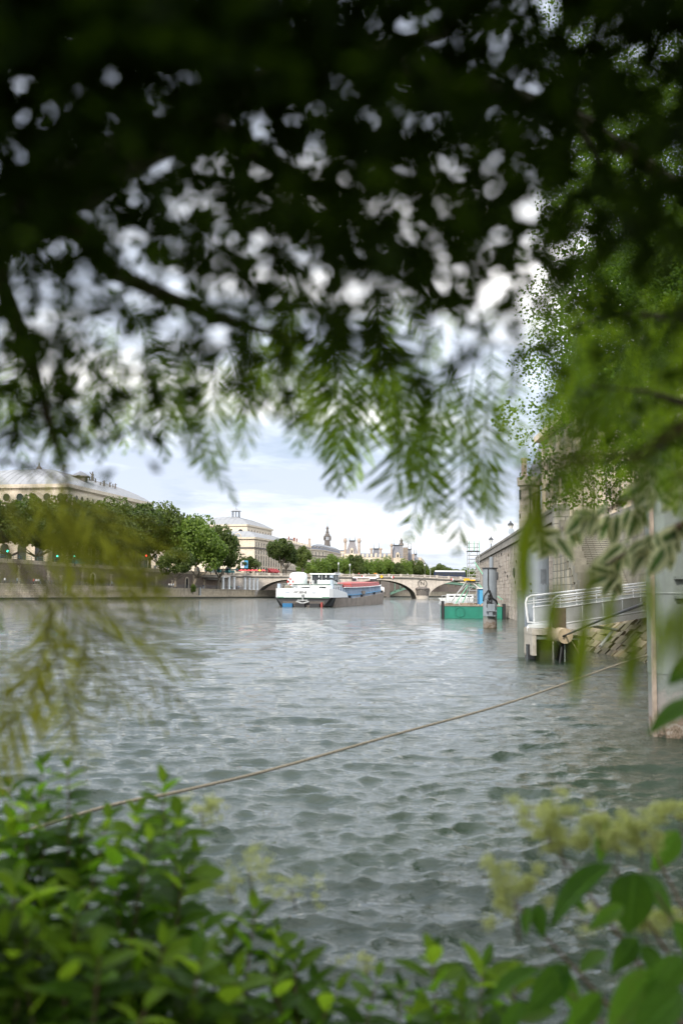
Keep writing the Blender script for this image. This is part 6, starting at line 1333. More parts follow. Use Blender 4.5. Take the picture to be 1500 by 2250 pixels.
bx, bx2 = PX(1049, 106), PX(1064, 106); t = thing('portable_toilet', 'blue portable toilet cabin standing on the green pontoon behind the far pile', 'cabin', ((bx + bx2) / 2, 106, 1.3)); zt = PZ(1056, 1294, 106); b = MB(); b.box2(bx, bx2 + .1, 105.5, 106.5, 1.3, zt); b.build('body', M['blue'], t); b = MB(); b.box2(bx + .1, bx2 - .05, 105.46, 105.497, 1.35, zt - .15); b.build('door', M['flag_blue'], t); b = MB(); b.box2(bx - .05, bx2 + .15, 105.4, 106.6, zt + .003, zt + .12); b.build('roof', M['white'], t)
# grey workboat moored behind, low white hull beyond the pontoon
x0, x1 = PX(962, 330), PX(1040, 330); t = thing('moored_boat', 'low white boat moored beyond the green pontoon near the right arch', 'boat', ((x0 + x1) / 2, 330, 0)); b = MB(); b.hexa([(x0 + 1, 330, -.3), (x1, 330, -.3), (x1, 333, -.3), (x0 + 1, 333, -.3), (x0, 329.8, .9), (x1, 329.8, .9), (x1, 333.2, .9), (x0, 333.2, .9)]); b.build('hull', M['white'], t); b = MB(); b.box2(x0 + 3, x1, 330.3, 332.6, .903, 2.2); b.build('cabin', M['white'], t)
for k in range(4): b = MB(); b.box2(x0 + 3.6 + k * 2, x0 + 5 + k * 2, 330.24, 330.297, 1.2, 1.8); b.build('window', M['glass_dark'], t)
# ------------------------------------------------------------------ ropes
def rope(name, label, pts, r_, m):
    pts = [Vector(p) for p in pts]; out = []
    for i in range(len(pts) - 1):
        p0, p1, p2, p3 = pts[max(i - 1, 0)], pts[i], pts[i + 1], pts[min(i + 2, len(pts) - 1)]
        for k in range(8):
            t = k / 8; out.append(.5 * ((2 * p1) + (p2 - p0) * t + (2 * p0 - 5 * p1 + 4 * p2 - p3) * t * t + (3 * p1 - p0 - 3 * p2 + p3) * t ** 3))
    out.append(pts[-1]); b = MB(); b.tube(out, r_, 8); o = b.build(name, M[m], smooth=True); return props(o, label, 'rope' if 'rope' in name else 'cable')
rope('mooring_rope', 'long taut mooring rope crossing above the water from the near shrub to the right pile', [(-3.4, 3.3, 1.0), P(155, 1795, 8.5), P(400, 1738, 9.6), P(600, 1690, 10.7), P(860, 1616, 12.4), P(1130, 1540, 14.8), P(1365, 1457, 17.8), (X3_ - .45, 19.0, 1.45), (X3_, 19.34, 1.45)], .016, 'rope')
rope('power_cable', 'thick black cable running from the nearest pile down to the fender log', [(X3_ - .5, 19.1, 2.42), P(1330, 1358, 26), P(1250, 1392, 36.5), P(1236, 1398, 37.6)], .035, 'cable')
# ------------------------------------------------------------------ people
def person_mesh(name, joints, seed):
    """joints: dict of positions; one continuous skin"""
    order = [('pel', None, .15), ('spi', 'pel', .145), ('che', 'spi', .17), ('nec', 'che', .065), ('hea', 'nec', .10), ('top', 'hea', .085)]
    for s in 'lr': order += [(s + 'hip', 'pel', .105), (s + 'kne', s + 'hip', .075), (s + 'ank', s + 'kne', .05), (s + 'toe', s + 'ank', .045), (s + 'sho', 'che', .075), (s + 'elb', s + 'sho', .05), (s + 'wri', s + 'elb', .038), (s + 'han', s + 'wri', .04)]
    me = bpy.data.meshes.new(name); idx = {n: i for i, (n, _, _) in enumerate(order)}
    me.from_pydata([joints[n] for n, _, _ in order], [(idx[n], idx[p]) for n, p, _ in order if p], [])
    o = bpy.data.objects.new('tmp', me); COL.objects.link(o); md = o.modifiers.new('s', 'SKIN'); md.use_smooth_shade = True
    for i, (n, _, r_) in enumerate(order): me.skin_vertices[0].data[i].radius = (r_, r_ * .8)
    me.skin_vertices[0].data[0].use_root = True
    sd = o.modifiers.new('d', 'SUBSURF'); sd.levels = 1; sd.render_levels = 1
    dg = bpy.context.evaluated_depsgraph_get(); dg.update(); out = bpy.data.meshes.new_from_object(o.evaluated_get(dg)); bpy.data.objects.remove(o)
    out.materials.clear()
    for m in ('skin', 'white', 'bus_navy', 'bark'): out.materials.append(M[m])
    zh = joints['nec'][2]
    for p in out.polygons:
        c = p.center; head = c.z > zh + .02 and abs(c.x - joints['hea'][0]) < .16
        hand = any((c - Vector(joints[s + 'han'])).length < .11 for s in 'lr')
        p.material_index = (3 if (c.z > joints['hea'][2] + .04 or c.y > joints['hea'][1] + .05) else 0) if head else 0 if hand else 2 if c.z < joints['pel'][2] - .02 or c.z < .35 else 1
    return out
def stand(dx=0.0, arm=0.0, lean=0.0, step=0.0):
    j = {'pel': (0, 0, .93), 'spi': (0, -.02 - lean * .3, 1.12), 'che': (0, -lean * .7, 1.33), 'nec': (0, -lean - .02, 1.48), 'hea': (0, -lean - .05, 1.6), 'top': (0, -lean - .04, 1.71)}
    for s, k in (('l', 1), ('r', -1)):
        j[s + 'hip'] = (k * .1, 0, .86); j[s + 'kne'] = (k * .11, -k * step * .5 - .02, .48); j[s + 'ank'] = (k * .12, -k * step + .02, .09); j[s + 'toe'] = (k * .13, -k * step - .12, .04)
        j[s + 'sho'] = (k * .19, -lean * .8, 1.4); j[s + 'elb'] = (k * .25, k * step * .4 - arm * .12 + .03 - lean * .6, 1.13); j[s + 'wri'] = (k * .23, k * step * .6 - arm * .33 - lean * .5, .92 + arm * .22); j[s + 'han'] = (k * .22, k * step * .65 - arm * .41 - lean * .5, .83 + arm * .3)
    return j
PM = [person_mesh('person', stand(), 1), person_mesh('person', stand(step=.28), 2), person_mesh('person', stand(arm=1.0, lean=.2), 3)]
CL = {'white': 'white', 'black': 'black', 'red': 'awning_red', 'pale blue': 'cloth_blue', 'navy': 'bus_navy', 'grey': 'coaming', 'orange': 'orange', 'green': 'cloth_green', 'beige': 'cloth_beige'}
M['cloth_blue'] = plain('cloth_blue', (.35, .5, .62), .8); M['cloth_green'] = plain('cloth_green', (.03, .35, .16), .8); M['cloth_beige'] = plain('cloth_beige', (.5, .42, .32), .8)
def person(X, Y, Z, pose, shirt, trs, rz, label, group=None):
    o = bpy.data.objects.new('person', PM[pose]); COL.objects.link(o); o.location = (X, Y, Z); o.rotation_euler.z = rz
    for i, m in ((1, CL[shirt]), (2, trs)): o.material_slots[i].link = 'OBJECT'; o.material_slots[i].material = M[m]
    return props(o, label, 'person', group)
g1 = 'people on the lower quay'
left_people = [(3, 1, 'black', 'person in black at the far left end of the lower quay'), (14, 0, 'white', 'person in white close to the dark arched door'), (41, 1, 'pale blue', 'person in a pale blue shirt walking past the red door'), (77, 0, 'red', 'person in a red top beside two in white'), (83, 0, 'white', 'person in white just right of the red top'), (88, 1, 'white', 'outer person of the trio, in white'), (92, 0, 'navy', 'person in navy beside the white trio'),
    (193, 0, 'beige', 'person in beige standing alone by the brown wall'), (213, 2, 'white', 'person in white bending over near the railing'), (231, 0, 'black', 'person in black leaning left of a cyclist group'), (243, 1, 'black', 'person in black walking in the middle of the quay'), (249, 0, 'grey', 'person in grey right of the one in black'), (374, 0, 'white', 'person in white under the shaded trees'), (379, 1, 'white', 'person walking in white next to another in white'), (384, 0, 'grey', 'person in grey under the leaning trunk tree'), (390, 2, 'black', 'person in black bending under the trees'), (449, 0, 'navy', 'person in navy right of the leaning trunk')]
for px, ps, sh, lab in left_people:
    Yb = 195.0 / (.387 + (750 - px) / 2200) + 5; 
    # stand 2.2 m behind the quay edge
    lo_, hi_ = 200.0, 419.0
    for _ in range(40):
        md = (lo_ + hi_) / 2; x, y, zq, zs, _i = lerp_line(md, 2.2)
        if 750 + 2200 * x / y < px: lo_ = md
        else: hi_ = md
    person(x, y, zq, ps, sh, 'bus_navy' if sh != 'navy' else 'coaming', R(px * 37 % 360), lab, g1)
_seen = set()
def CROWD_LAB(px, sh, k, off):
    cols = (490, 503, 514, 538, 548, 557, 565); names = ('first', 'second', 'third', 'fourth', 'fifth', 'sixth', 'seventh')
    i = sum(px > c for c in cols); zone = 'right of the last white column' if i == 7 and px < 585 else 'under the left bridge arch' if i == 7 else 'between the %s and %s white columns' % (names[i - 1], names[i])
    for extra in ('', 'nearer the water, ' if off < 5 else 'nearer the brown wall, ', 'in navy trousers, ' if k % 3 else 'in beige trousers, ', 'standing, ' if k % 2 == 0 else 'walking, ', 'at the back of the crowd, ', 'at the edge of the crowd, '):
        lab = 'person in %s top %s%s' % (sh, extra, zone)
        if lab not in _seen: break
    _seen.add(lab); return lab
crowd = ['red', 'green', 'white', 'black', 'navy', 'pale blue', 'white', 'black', 'grey', 'red', 'white', 'navy', 'black', 'beige', 'white', 'black', 'navy', 'pale blue', 'grey', 'black', 'white', 'orange', 'black', 'navy']
for k, sh in enumerate(crowd):
    px = 505 + k * 4.3; lo_, hi_ = 300.0, 430.0; off = 2.0 + (k * 7 % 5) * 1.6
    for _ in range(40):
        md = (lo_ + hi_) / 2; x, y, zq, zs, _i = lerp_line(md, off)
        if 750 + 2200 * x / y < px: lo_ = md
        else: hi_ = md
    person(x, y, zq, k % 2, sh, 'bus_navy' if k % 3 else 'cloth_beige', R(k * 77 % 360), CROWD_LAB(px, sh, k, off), 'crowd by the white columns')
for k, (px, ps, sh, lab) in enumerate(((1060, 0, 'black', 'person in black looking over the embankment parapet, farther of the pair'), (1066.5, 0, 'navy', 'person in navy looking over the embankment parapet, nearer of the pair'))):
    Y = 2200 * 9.75 / (px - 750 - 175); person(WX(Y) + .85, Y, 7.35, 0, sh, 'bus_navy', R(-90), lab)
for k, (px, sh) in enumerate(((788, 'red'), (810, 'white'), (840, 'navy'), (895, 'white'), (600, 'black'), (612, 'white'), (624, 'black'))):
    X = PX(px, 422); person(X, 422, ztop(X) - 1.0, 1, sh, 'bus_navy', R(k * 90), 'person in a %s top walking along the bridge %s' % (sh, ['above the first diamond sign', 'between the diamond and white signs', 'above the yellow diamond sign', 'over the right pier medallion', 'under the forked trunk tree', 'just right of the forked trunk', 'close to the red barred board'][k]), 'people crossing the bridge')
# ------------------------------------------------------------------ leafy tree on the right bank
def scatter_tree():
    rng = np.random.default_rng(21)
    t = thing('bank_tree', 'big fine leaved tree overhanging the right bank in front of the turret', 'tree', (12.6, 27.5, 1.95))
    b = MB(); b.tube([(12.6, 27.5, 1.9), (12.4, 27.3, 5), (11.6, 27.2, 8.5), (10.8, 27, 12), (10, 27, 16)], [.34, .28, .22, .15, .06], 10)
    ends = []
    for k in range(26):
        z = rng.uniform(5.5, 14); a = rng.uniform(math.pi * .55, math.pi * 1.75); l = rng.uniform(2.0, 5.2)
        s = Vector((12.4 - (z - 5) * .16, 27.2, z)); e = s + Vector((math.cos(a) * l, math.sin(a) * l * .8, rng.uniform(-.3, 1.2))); m = (s + e) / 2 + Vector((0, 0, .5))
        b.tube([s, m, e, e + Vector((math.cos(a) * .8, 0, -.9))], [.09, .06, .035, .012], 6); ends += [(m, .9), (e, 1.1), (e * .7 + m * .3, 1.0), (e + Vector((math.cos(a) * .8, 0, -.9)), .7)]
    b.build('trunk', M['bark'], t, smooth=True)
    # outlying sprays that stand against the sky and hang before the turret
    for px, py, r_ in ((1150, 800, .55), (1185, 760, .7), (1120, 900, .45), (1105, 925, .35), (1145, 960, .4), (1160, 1050, .28), (1200, 1010, .7), (1240, 1060, .7), (1300, 1030, .8), (1270, 1095, .45), (1330, 1100, .5), (1215, 1105, .3), (1225, 900, 1.0), (1300, 850, 1.2), (1400, 900, 1.3), (1450, 760, 1.3), (1300, 720, 1.0), (1220, 700, .7), (1440, 620, 1.2), (1380, 540, .9), (1460, 480, 1.1), (1440, 340, .9), (1480, 230, .9), (1470, 60, 1.0), (1380, 1000, 1.1), (1470, 980, 1.1), (1350, 640, .9), (1250, 790, .9)):
        ends.append((P(px, py, rng.uniform(25, 28)), r_))
    for k in range(60): ends.append((Vector((rng.uniform(6.5, 15), rng.uniform(22, 36), rng.uniform(9.5, 20))), 1.5))
    cnt = 0
    while cnt < 60:
        x_, y_, z_ = rng.uniform(3.5, 13), rng.uniform(12, 30), rng.uniform(6.0, 15)
        if x_ > .20 * y_ + 1.0 and z_ > 2.6 + .17 * y_: ends.append((Vector((x_, y_, z_)), 1.15)); cnt += 1
    C = np.array([tuple(p) for p, _ in ends]); Rr = np.array([r_ for _, r_ in ends])
    n = 190000; w = Rr ** 2.2; k = rng.choice(len(C), n, p=w / w.sum()); d = rng.normal(size=(n, 3)); d /= np.linalg.norm(d, axis=1)[:, None]
    pos = C[k] + d * (Rr[k] * rng.uniform(0, 1, n) ** .45)[:, None] * np.array([1, 1, .75]); nr = rng.normal(size=(n, 3)) + np.array([0, -.4, .6]); nr /= np.linalg.norm(nr, axis=1)[:, None]
    o = link_mesh('foliage', leaf_cloud('foliage', pos - np.array([12.6, 27.5, 1.95]), nr, rng.uniform(.065, .115, n), M['near_leaf'], rng, .9), t); o['kind'] = 'stuff'
scatter_tree()
# ------------------------------------------------------------------ near leaf and frond shapes
def frond_mesh(name, seed, pairs, prof, curve, mat, lw=.018, droop=.12, fold=.25):
    rg = random.Random(seed); b = MB(); pts = []
    for i in range(13):
        t = i / 12; pts.append(Vector((curve * math.sin(t * 1.6) * t, t, -droop * t * t)))
    def at(t):
        i = min(int(t * 12), 11); f = t * 12 - i; return pts[i].lerp(pts[i + 1], f), (pts[i + 1] - pts[i]).normalized()
    b.tube(pts, [.008 - .006 * i / 12 for i in range(13)], 4)
    for k in range(pairs):
        t = .06 + .93 * (k + .5) / pairs; p, d = at(t); L = prof(t) * rg.uniform(.88, 1.08); side = Vector((0, 0, 1)).cross(d).normalized()
        for s in (-1, 1):
            if rg.random() < .06: continue
            a = R(rg.uniform(42, 68) - 22 * t); dr = (d * math.cos(a) - side * s * math.sin(a)); dr.z -= fold * rg.uniform(.4, 1.3); dr.normalize(); w = dr.cross(Vector((0, 0, 1))).normalized() * lw * (.6 + L * 2)
            m1, m2 = p + dr * L * .3 - Vector((0, 0, .01)), p + dr * L * .72 - Vector((0, 0, .03)); e = p + dr * L - Vector((0, 0, L * .25))
            b.add([p, m1 + w, m2 + w * .7, e, m2 - w * .7, m1 - w], [(0, 1, 5), (1, 2, 4, 5), (2, 3, 4)])
    return b.mesh(name, [mat], False, uv=False)
pf1 = lambda t: .25 * math.sin(math.pi * min(1, (t * .86 + .14))) ** .8 + .02
pf2 = lambda t: .16 * math.sin(math.pi * min(1, (t * .8 + .2))) ** .7 + .015
pf3 = lambda t: .34 * (math.sin(math.pi * min(1, (t * .9 + .1)))) + .02
FR = {}
for key, m in (('dark', 'frond_dark'), ('lime', 'frond_lime'), ('brown', 'frond_brown')):
    FR[key] = [frond_mesh('frond', 1, 27, pf1, .10, M[m], .007), frond_mesh('frond', 2, 30, pf2, -.16, M[m], .007), frond_mesh('frond', 3, 25, pf3, .05, M[m], .0075), frond_mesh('frond', 4, 28, pf1, -.05, M[m], .0075, .2)]
FR['brown'] = [frond_mesh('frond', 11, 15, pf1, .16, M['frond_brown'], .010), frond_mesh('frond', 12, 17, pf2, -.2, M['frond_brown'], .010), frond_mesh('frond', 13, 14, pf3, .1, M['frond_brown'], .011), frond_mesh('frond', 14, 16, pf1, -.12, M['frond_brown'], .009, .2)]
def leaf_mesh(name, mat, width=.42, fold=.14, curl=.18, n=6, shape=.9):
    b = MB(); uv = []
    for i in range(n + 1):
        t = i / n; w = width / 2 * math.sin(math.pi * t ** shape) ** .85 if 0 < t < 1 else .0; z = -curl * t * t
        b.V += [(-w, t, z + fold * w * 2), (-w * .5, t, z + fold * w), (0, t, z), (w * .5, t, z + fold * w), (w, t, z + fold * w * 2)]
        uv += [(0, t), (.25, t), (.5, t), (.75, t), (1, t)]
    for i in range(n):
        for k in range(4): b.F.append((i * 5 + k, i * 5 + k + 1, i * 5 + 6 + k, i * 5 + 5 + k)); b.M.append(0)
    me = b.mesh(name, [mat], True, uv=False); L = me.uv_layers.new(name='UVMap')
    for lp in me.loops: L.data[lp.index].uv = uv[lp.vertex_index]
    return me
def orient(o, base, tip, facing, roll=0.0, wscale=1.0):
    """local +Y runs base to tip, local +Z looks along 'facing' as far as possible"""
    base, tip = Vector(base), Vector(tip); y = tip - base; L = y.length; y.normalize(); z = Vector(facing) - y * y.dot(Vector(facing))
    if z.length < 1e-4: z = Vector((0.1, -1, .2)) - y * y.dot(Vector((0.1, -1, .2)))
    z.normalize(); x = y.cross(z); m = Matrix((x, y, z)).transposed().to_4x4() @ Matrix.Rotation(roll, 4, 'Y') @ Matrix.Diagonal((L * wscale, L, L, 1)); m.translation = base; return m
def part_at(me, name, root, m):
    o = bpy.data.objects.new(name, me); COL.objects.link(o); o.parent = root; m = m.copy(); m.translation = m.translation - root.location; o.matrix_local = m; return o
def tocam(p): return (Vector((0, 0, CAM_Z)) - Vector(p)).normalized()
rg = random.Random(99)
# ------------------------------------------------------------------ overhanging tree above the camera
ot = thing('overhanging_tree', 'dark tree whose feathery branches hang over the whole view of the river', 'tree', (-2.6, -.8, .9))
b = MB(); b.tube([(-2.6, -.8, .8), (-2.5, -.6, 2.2), (-2.2, -.1, 3.6), (-1.5, .8, 4.8), (-.5, 1.8, 5.6)], [.26, .22, .19, .14, .08], 12); b.build('trunk', M['bark'], ot, smooth=True)
for pth, r0 in (([(-2.5, -.5, 2.6), P(-60, 540, 1.9), P(300, 330, 2.3), P(620, 170, 2.7), P(1000, 60, 3.1)], .085), ([(-2.3, -.2, 3.2), P(200, 20, 1.9), P(800, 130, 2.4), P(1250, 250, 2.9), P(1600, 480, 3.3)], .07), ([P(420, 250, 2.4), P(700, 420, 2.5), P(900, 560, 2.6), P(1000, 700, 2.7)], .03), ([P(100, 430, 2.0), P(250, 600, 2.1), P(480, 700, 2.2), P(700, 760, 2.3)], .028), ([P(1250, 250, 2.9), P(1330, 380, 2.8), P(1400, 480, 2.7)], .012), ([P(-40, 520, 1.9), P(60, 760, 2.1), P(110, 930, 2.2), P(150, 1060, 2.3)], .024)):
    b = MB(); n = len(pth); b.tube(pth, [r0 * (1 - .8 * i / (n - 1)) for i in range(n)], 8); b.build('branch', M['bark'], ot, smooth=True)
# opacity wanted in the crown, by place: leaves are drawn in proportion
COLX = [75, 225, 375, 525, 675, 825, 975, 1125, 1275, 1425]; ROWY = [50, 150, 250, 350, 450, 550, 650, 750, 850, 950, 1050]
TM = np.array([[1, 1, 1, 1, .985, .96, .94, .92, .94, .93], [1, 1, 1, 1, 1, 1, .98, .96, .97, .96], [.99, .98, .97, .92, .95, .985, .98, .93, .9, .94], [.98, .96, .86, .91, .94, .985, .98, .97, .88, .92], [.98, .94, .95, .95, .94, .98, .95, .97, .92, .94], [.96, .92, .86, .88, .95, .985, .97, .92, .8, .8], [.86, .60, .66, .80, .86, .95, .84, .7, .45, .45],
               [.80, .46, .46, .76, .6, .75, .5, .3, .25, .3], [.72, .6, .55, .45, .2, .25, .15, .1, .1, .2], [.5, .4, .2, .05, .0, .0, .0, .0, .1, .3], [.1, .05, 0, 0, 0, 0, 0, 0, 0, .1]])
TM[2:6, 3:7] = np.maximum(TM[2:6, 3:7], .972)
def want(px, py):
    fx = np.clip((px - 75) / 150, 0, 8.999); fy = np.clip((py - 50) / 100, 0, 9.999); i = fx.astype(int); j = fy.astype(int); u, v = fx - i, fy - j
    T = TM[j, i] * (1 - u) * (1 - v) + TM[j, i + 1] * u * (1 - v) + TM[j + 1, i] * (1 - u) * v + TM[j + 1, i + 1] * u * v
    T = np.where(py < 0, .9995, T); T = np.where(py > 1100, 0, T); return -np.log(1 - np.clip(T, 0, .99999))
def canopy():
    rng = np.random.default_rng(5); n = 900000
    px, py = rng.uniform(-800, 2300, n), rng.uniform(-1300, 1100, n)
    # clumping
    cl = np.zeros(n)
    for k in range(10):
        f = rng.uniform(.022, .10); a = rng.uniform(0, 6.28); cl += np.sin(f * (px * math.cos(a) + py * math.sin(a)) + rng.uniform(0, 6.28))
    z = .75 + 1.9 * rng.beta(1.0, 2.6, n); z = np.where(py > 850, np.clip(z, 1.7, 4), z)
    cl /= math.sqrt(5.0)
    keep = rng.uniform(0, 1, n) < want(px, py) / 22 * (z / 2.5) ** 2 * np.exp(.72 * cl - .26) * 3.4
    px, py, z = px[keep], py[keep], z[keep]; n = len(px)
    Mx = np.array(CM.to_3x3()); d = np.stack([(px - 750) / 2200, (1125 - py) / 2200, -np.ones(n)], -1) @ Mx.T
    pos = d * z[:, None] + np.array([0, 0, CAM_Z])
    nr = rng.normal(size=(n, 3)) * .8 + np.array([0, 0, .7]); nr /= np.linalg.norm(nr, axis=1)[:, None]
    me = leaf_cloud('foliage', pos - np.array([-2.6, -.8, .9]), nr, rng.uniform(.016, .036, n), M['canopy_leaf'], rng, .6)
    o = link_mesh('foliage', me, ot); o['kind'] = 'stuff'
    # unseen leaf shell added overhead and behind: shades near leaves, openings let sun in
    n = 34000; v = rng.normal(size=(n, 3)); v /= np.linalg.norm(v, axis=1)[:, None]; v[:, 2] = np.abs(v[:, 2])
    el = np.arcsin(v[:, 2]); az = np.arctan2(v[:, 0], v[:, 1]); front = np.abs(az) < .62
    ok = np.where(front, el > .60, el > np.where(np.abs(az) > 1.2, .12, .40)); v = v[ok]; el = el[ok]; az = az[ok]
    pr = np.where((el < .8) & (el > .3) & (np.abs(az + 2.7) < .55), .0, np.where((az > 1.2) & (az < 2.6) & (el < .9), .1, np.where((v[:, 0] < .0) | (el < .5), 1.0, .15))); v = v[rng.uniform(0, 1, len(v)) < pr]; n = len(v); r_ = rng.uniform(2.6, 5.2, n)
    pos = v * r_[:, None] + np.array([0, -.2, CAM_Z]); nr = v * .6 + rng.normal(size=(n, 3)) * .6; nr /= np.linalg.norm(nr, axis=1)[:, None]
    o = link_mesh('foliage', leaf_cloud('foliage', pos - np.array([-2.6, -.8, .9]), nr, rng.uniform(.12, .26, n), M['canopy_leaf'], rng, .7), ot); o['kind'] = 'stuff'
canopy()
def frond(root, a, c, d0, d1, kind, v, roll=0.0, ws=1.0):
    p, q = P(*a, d0), P(*c, d1); return part_at(FR[kind][v], 'frond', root, orient(None, p, q, tocam(p), roll, ws))
fringe = [((470, 800), (478, 1055), 'lime', 2), ((370, 850), (468, 1120), 'dark', 1), ((340, 830), (380, 1010), 'dark', 0), ((590, 790), (690, 1060), 'dark', 1), ((640, 820), (680, 1000), 'dark', 0), ((735, 740), (738, 1085), 'dark', 3), ((700, 720), (690, 940), 'lime', 0), ((790, 800), (738, 1075), 'dark', 0), ((830, 760), (803, 1085), 'lime', 0), ((905, 790), (888, 1120), 'dark', 2), ((970, 850), (930, 1210), 'dark', 0), ((930, 870), (900, 1060), 'dark', 1), ((1010, 930), (1045, 1215), 'dark', 0), ((1050, 1000), (1070, 1160), 'dark', 3), ((600, 740), (668, 890), 'lime', 1), ((560, 790), (625, 930), 'lime', 1), ((500, 760), (560, 940), 'dark', 0), ((420, 780), (370, 930), 'lime', 1), ((300, 850), (215, 985), 'lime', 1), ((260, 820), (300, 1000), 'lime', 0), ((220, 850), (240, 1010), 'dark', 0), ((150, 860), (90, 1010), 'dark', 1), ((60, 880), (20, 1020), 'dark', 0), ((110, 900), (130, 1050), 'dark', 3), ((860, 820), (850, 1000), 'dark', 1), ((990, 780), (960, 960), 'dark', 0), ((1080, 760), (1060, 960), 'dark', 1), ((1040, 800), (1020, 1010), 'dark', 2), ((760, 850), (770, 960), 'dark', 0), ((650, 700), (560, 880), 'dark', 2)]
for k, (a, c, kd, v) in enumerate(fringe):
    d = 2.9 + (k * 37 % 11) * .13; frond(ot, a, c, d, d + rg.uniform(-.15, .2), kd, v, rg.uniform(-.35, .35), rg.uniform(.9, 1.2))
for k in range(28):   # more fronds inside the lower crown
    x, y = rg.uniform(-60, 1160), rg.uniform(600, 850); l = rg.uniform(120, 230); a = rg.gauss(0, .45); d = rg.uniform(2.0, 3.4)
    frond(ot, (x, y), (x + l * math.sin(a), y + l * math.cos(a)), d, d + rg.uniform(-.2, .3), 'lime' if rg.random() < .32 else 'dark', rg.randrange(4), rg.uniform(-.7, .7))
BND = [(-40, 1010), (200, 1000), (350, 1010), (470, 1060), (560, 940), (650, 1020), (740, 1070), (830, 1085), (900, 1110), (1000, 1185), (1080, 1160), (1130, 1040)]
for k in range(34):
    x = -40 + k * 34.4 + rg.uniform(-12, 12)
    for (xa, ya), (xb, yb) in zip(BND[:-1], BND[1:]):
        if xa <= x <= xb: y1 = ya + (yb - ya) * (x - xa) / (xb - xa)
    y1 -= rg.uniform(0, 110); l = rg.uniform(230, 380) if x > 480 else rg.uniform(150, 240); a = rg.gauss(0, .22); d = rg.uniform(2.3, 3.6)
    frond(ot, (x - l * math.sin(a), y1 - l * math.cos(a)), (x, y1), d, d + rg.uniform(-.25, .3), 'lime' if rg.random() < .5 else 'dark', rg.randrange(4), rg.uniform(-.9, .9), rg.uniform(.75, 1.15))
# bright fronds on the right in front of the bank tree
rt_ = thing('bright_tree', 'yellow green feathery boughs hanging before the turret on the right', 'tree', (3.2, 1.2, .9))
b = MB(); b.tube([(3.2, 1.2, .8), (3.1, 1.4, 2.2), (2.7, 1.9, 3.4), (2.0, 2.6, 4.0)], [.10, .085, .06, .03], 10); b.tube([(2.9, 1.7, 2.9), P(1520, 700, 2.3), P(1380, 690, 2.5), P(1250, 720, 2.6)], [.03, .012, .006, .003], 6); b.tube([(3.0, 1.5, 2.6), P(1540, 900, 2.2), P(1420, 860, 2.3), P(1300, 850, 2.4)], [.03, .012, .006, .003], 6); b.build('trunk', M['bark'], rt_, smooth=True)
for k in range(66):
    x, y = rg.uniform(1215, 1540), rg.uniform(600, 1000) ; l = rg.uniform(140, 260); a = rg.gauss(-.12, .3); d = rg.uniform(2.1, 3.8)
    if y + l > 1150: l = 1150 - y
    frond(rt_, (x, y), (x + l * math.sin(a), y + l * math.cos(a)), d, d + rg.uniform(-.2, .2), 'lime' if rg.random() < .6 else 'dark', rg.randrange(4), rg.uniform(-.8, .8), rg.uniform(.8, 1.1))
# feathery plant at the left over the water
fp = thing('feathery_branch', 'brownish yellow feathery branch drooping over the water and the left bank trees', 'branch', (-2.2, 1.6, .9))
b = MB(); b.tube([(-2.2, 1.6, .9), (-1.7, 2.0, 1.9), P(-120, 1000, 2.2), P(60, 1020, 2.3), P(180, 1080, 2.35)], [.03, .02, .007, .004, .002], 6); b.tube([P(-120, 1000, 2.2), P(20, 1200, 2.2), P(90, 1330, 2.25)], [.006, .004, .002], 6); b.build('stem', M['twig'], fp, smooth=True)
for k, (a, c, kd, v) in enumerate([((80, 1010), (405, 1275), 'brown', 0), ((60, 1040), (250, 1330), 'dark', 2), ((120, 1290), (395, 1480), 'brown', 1), ((60, 1250), (385, 1595), 'brown', 1), ((30, 1300), (330, 1615), 'brown', 1), ((100, 1380), (240, 1740), 'brown', 0), ((190, 1420), (135, 1640), 'brown', 1), ((80, 1450), (50, 1650), 'brown', 1), ((200, 1380), (100, 1610), 'brown', 1), ((10, 1400), (20, 1680), 'brown', 0), ((210, 1150), (412, 1400), 'dark', 1), ((250, 1200), (310, 1450), 'brown', 1), ((-20, 1100), (210, 1210), 'dark', 2), ((40, 1070), (340, 1190), 'brown', 2), ((120, 1050), (250, 1245), 'dark', 2), ((0, 1180), (130, 1330), 'dark', 0), ((-10, 1300), (160, 1450), 'brown', 1), ((150, 1090), (170, 1290), 'dark', 2), ((-20, 1020), (60, 1260), 'dark', 2), ((230, 1120), (395, 1180), 'brown', 0), ((260, 1250), (400, 1350), 'brown', 1), ((140, 1200), (330, 1330), 'brown', 3), ((-20, 1430), (120, 1560), 'brown', 1)] + [((60 + 6 * j, 1180 + 18 * j), (60 + int(420 * math.sin(R(75 - 9 * j))), 1200 + 18 * j + int(400 * math.cos(R(75 - 9 * j)))), 'brown', j % 4) for j in range(0, 11, 2)]):
    frond(fp, a, c, 2.2 + (k % 5) * .1, 2.3 + (k % 3) * .1, 'brown', v, rg.uniform(-.5, .5), rg.uniform(.6, .9))
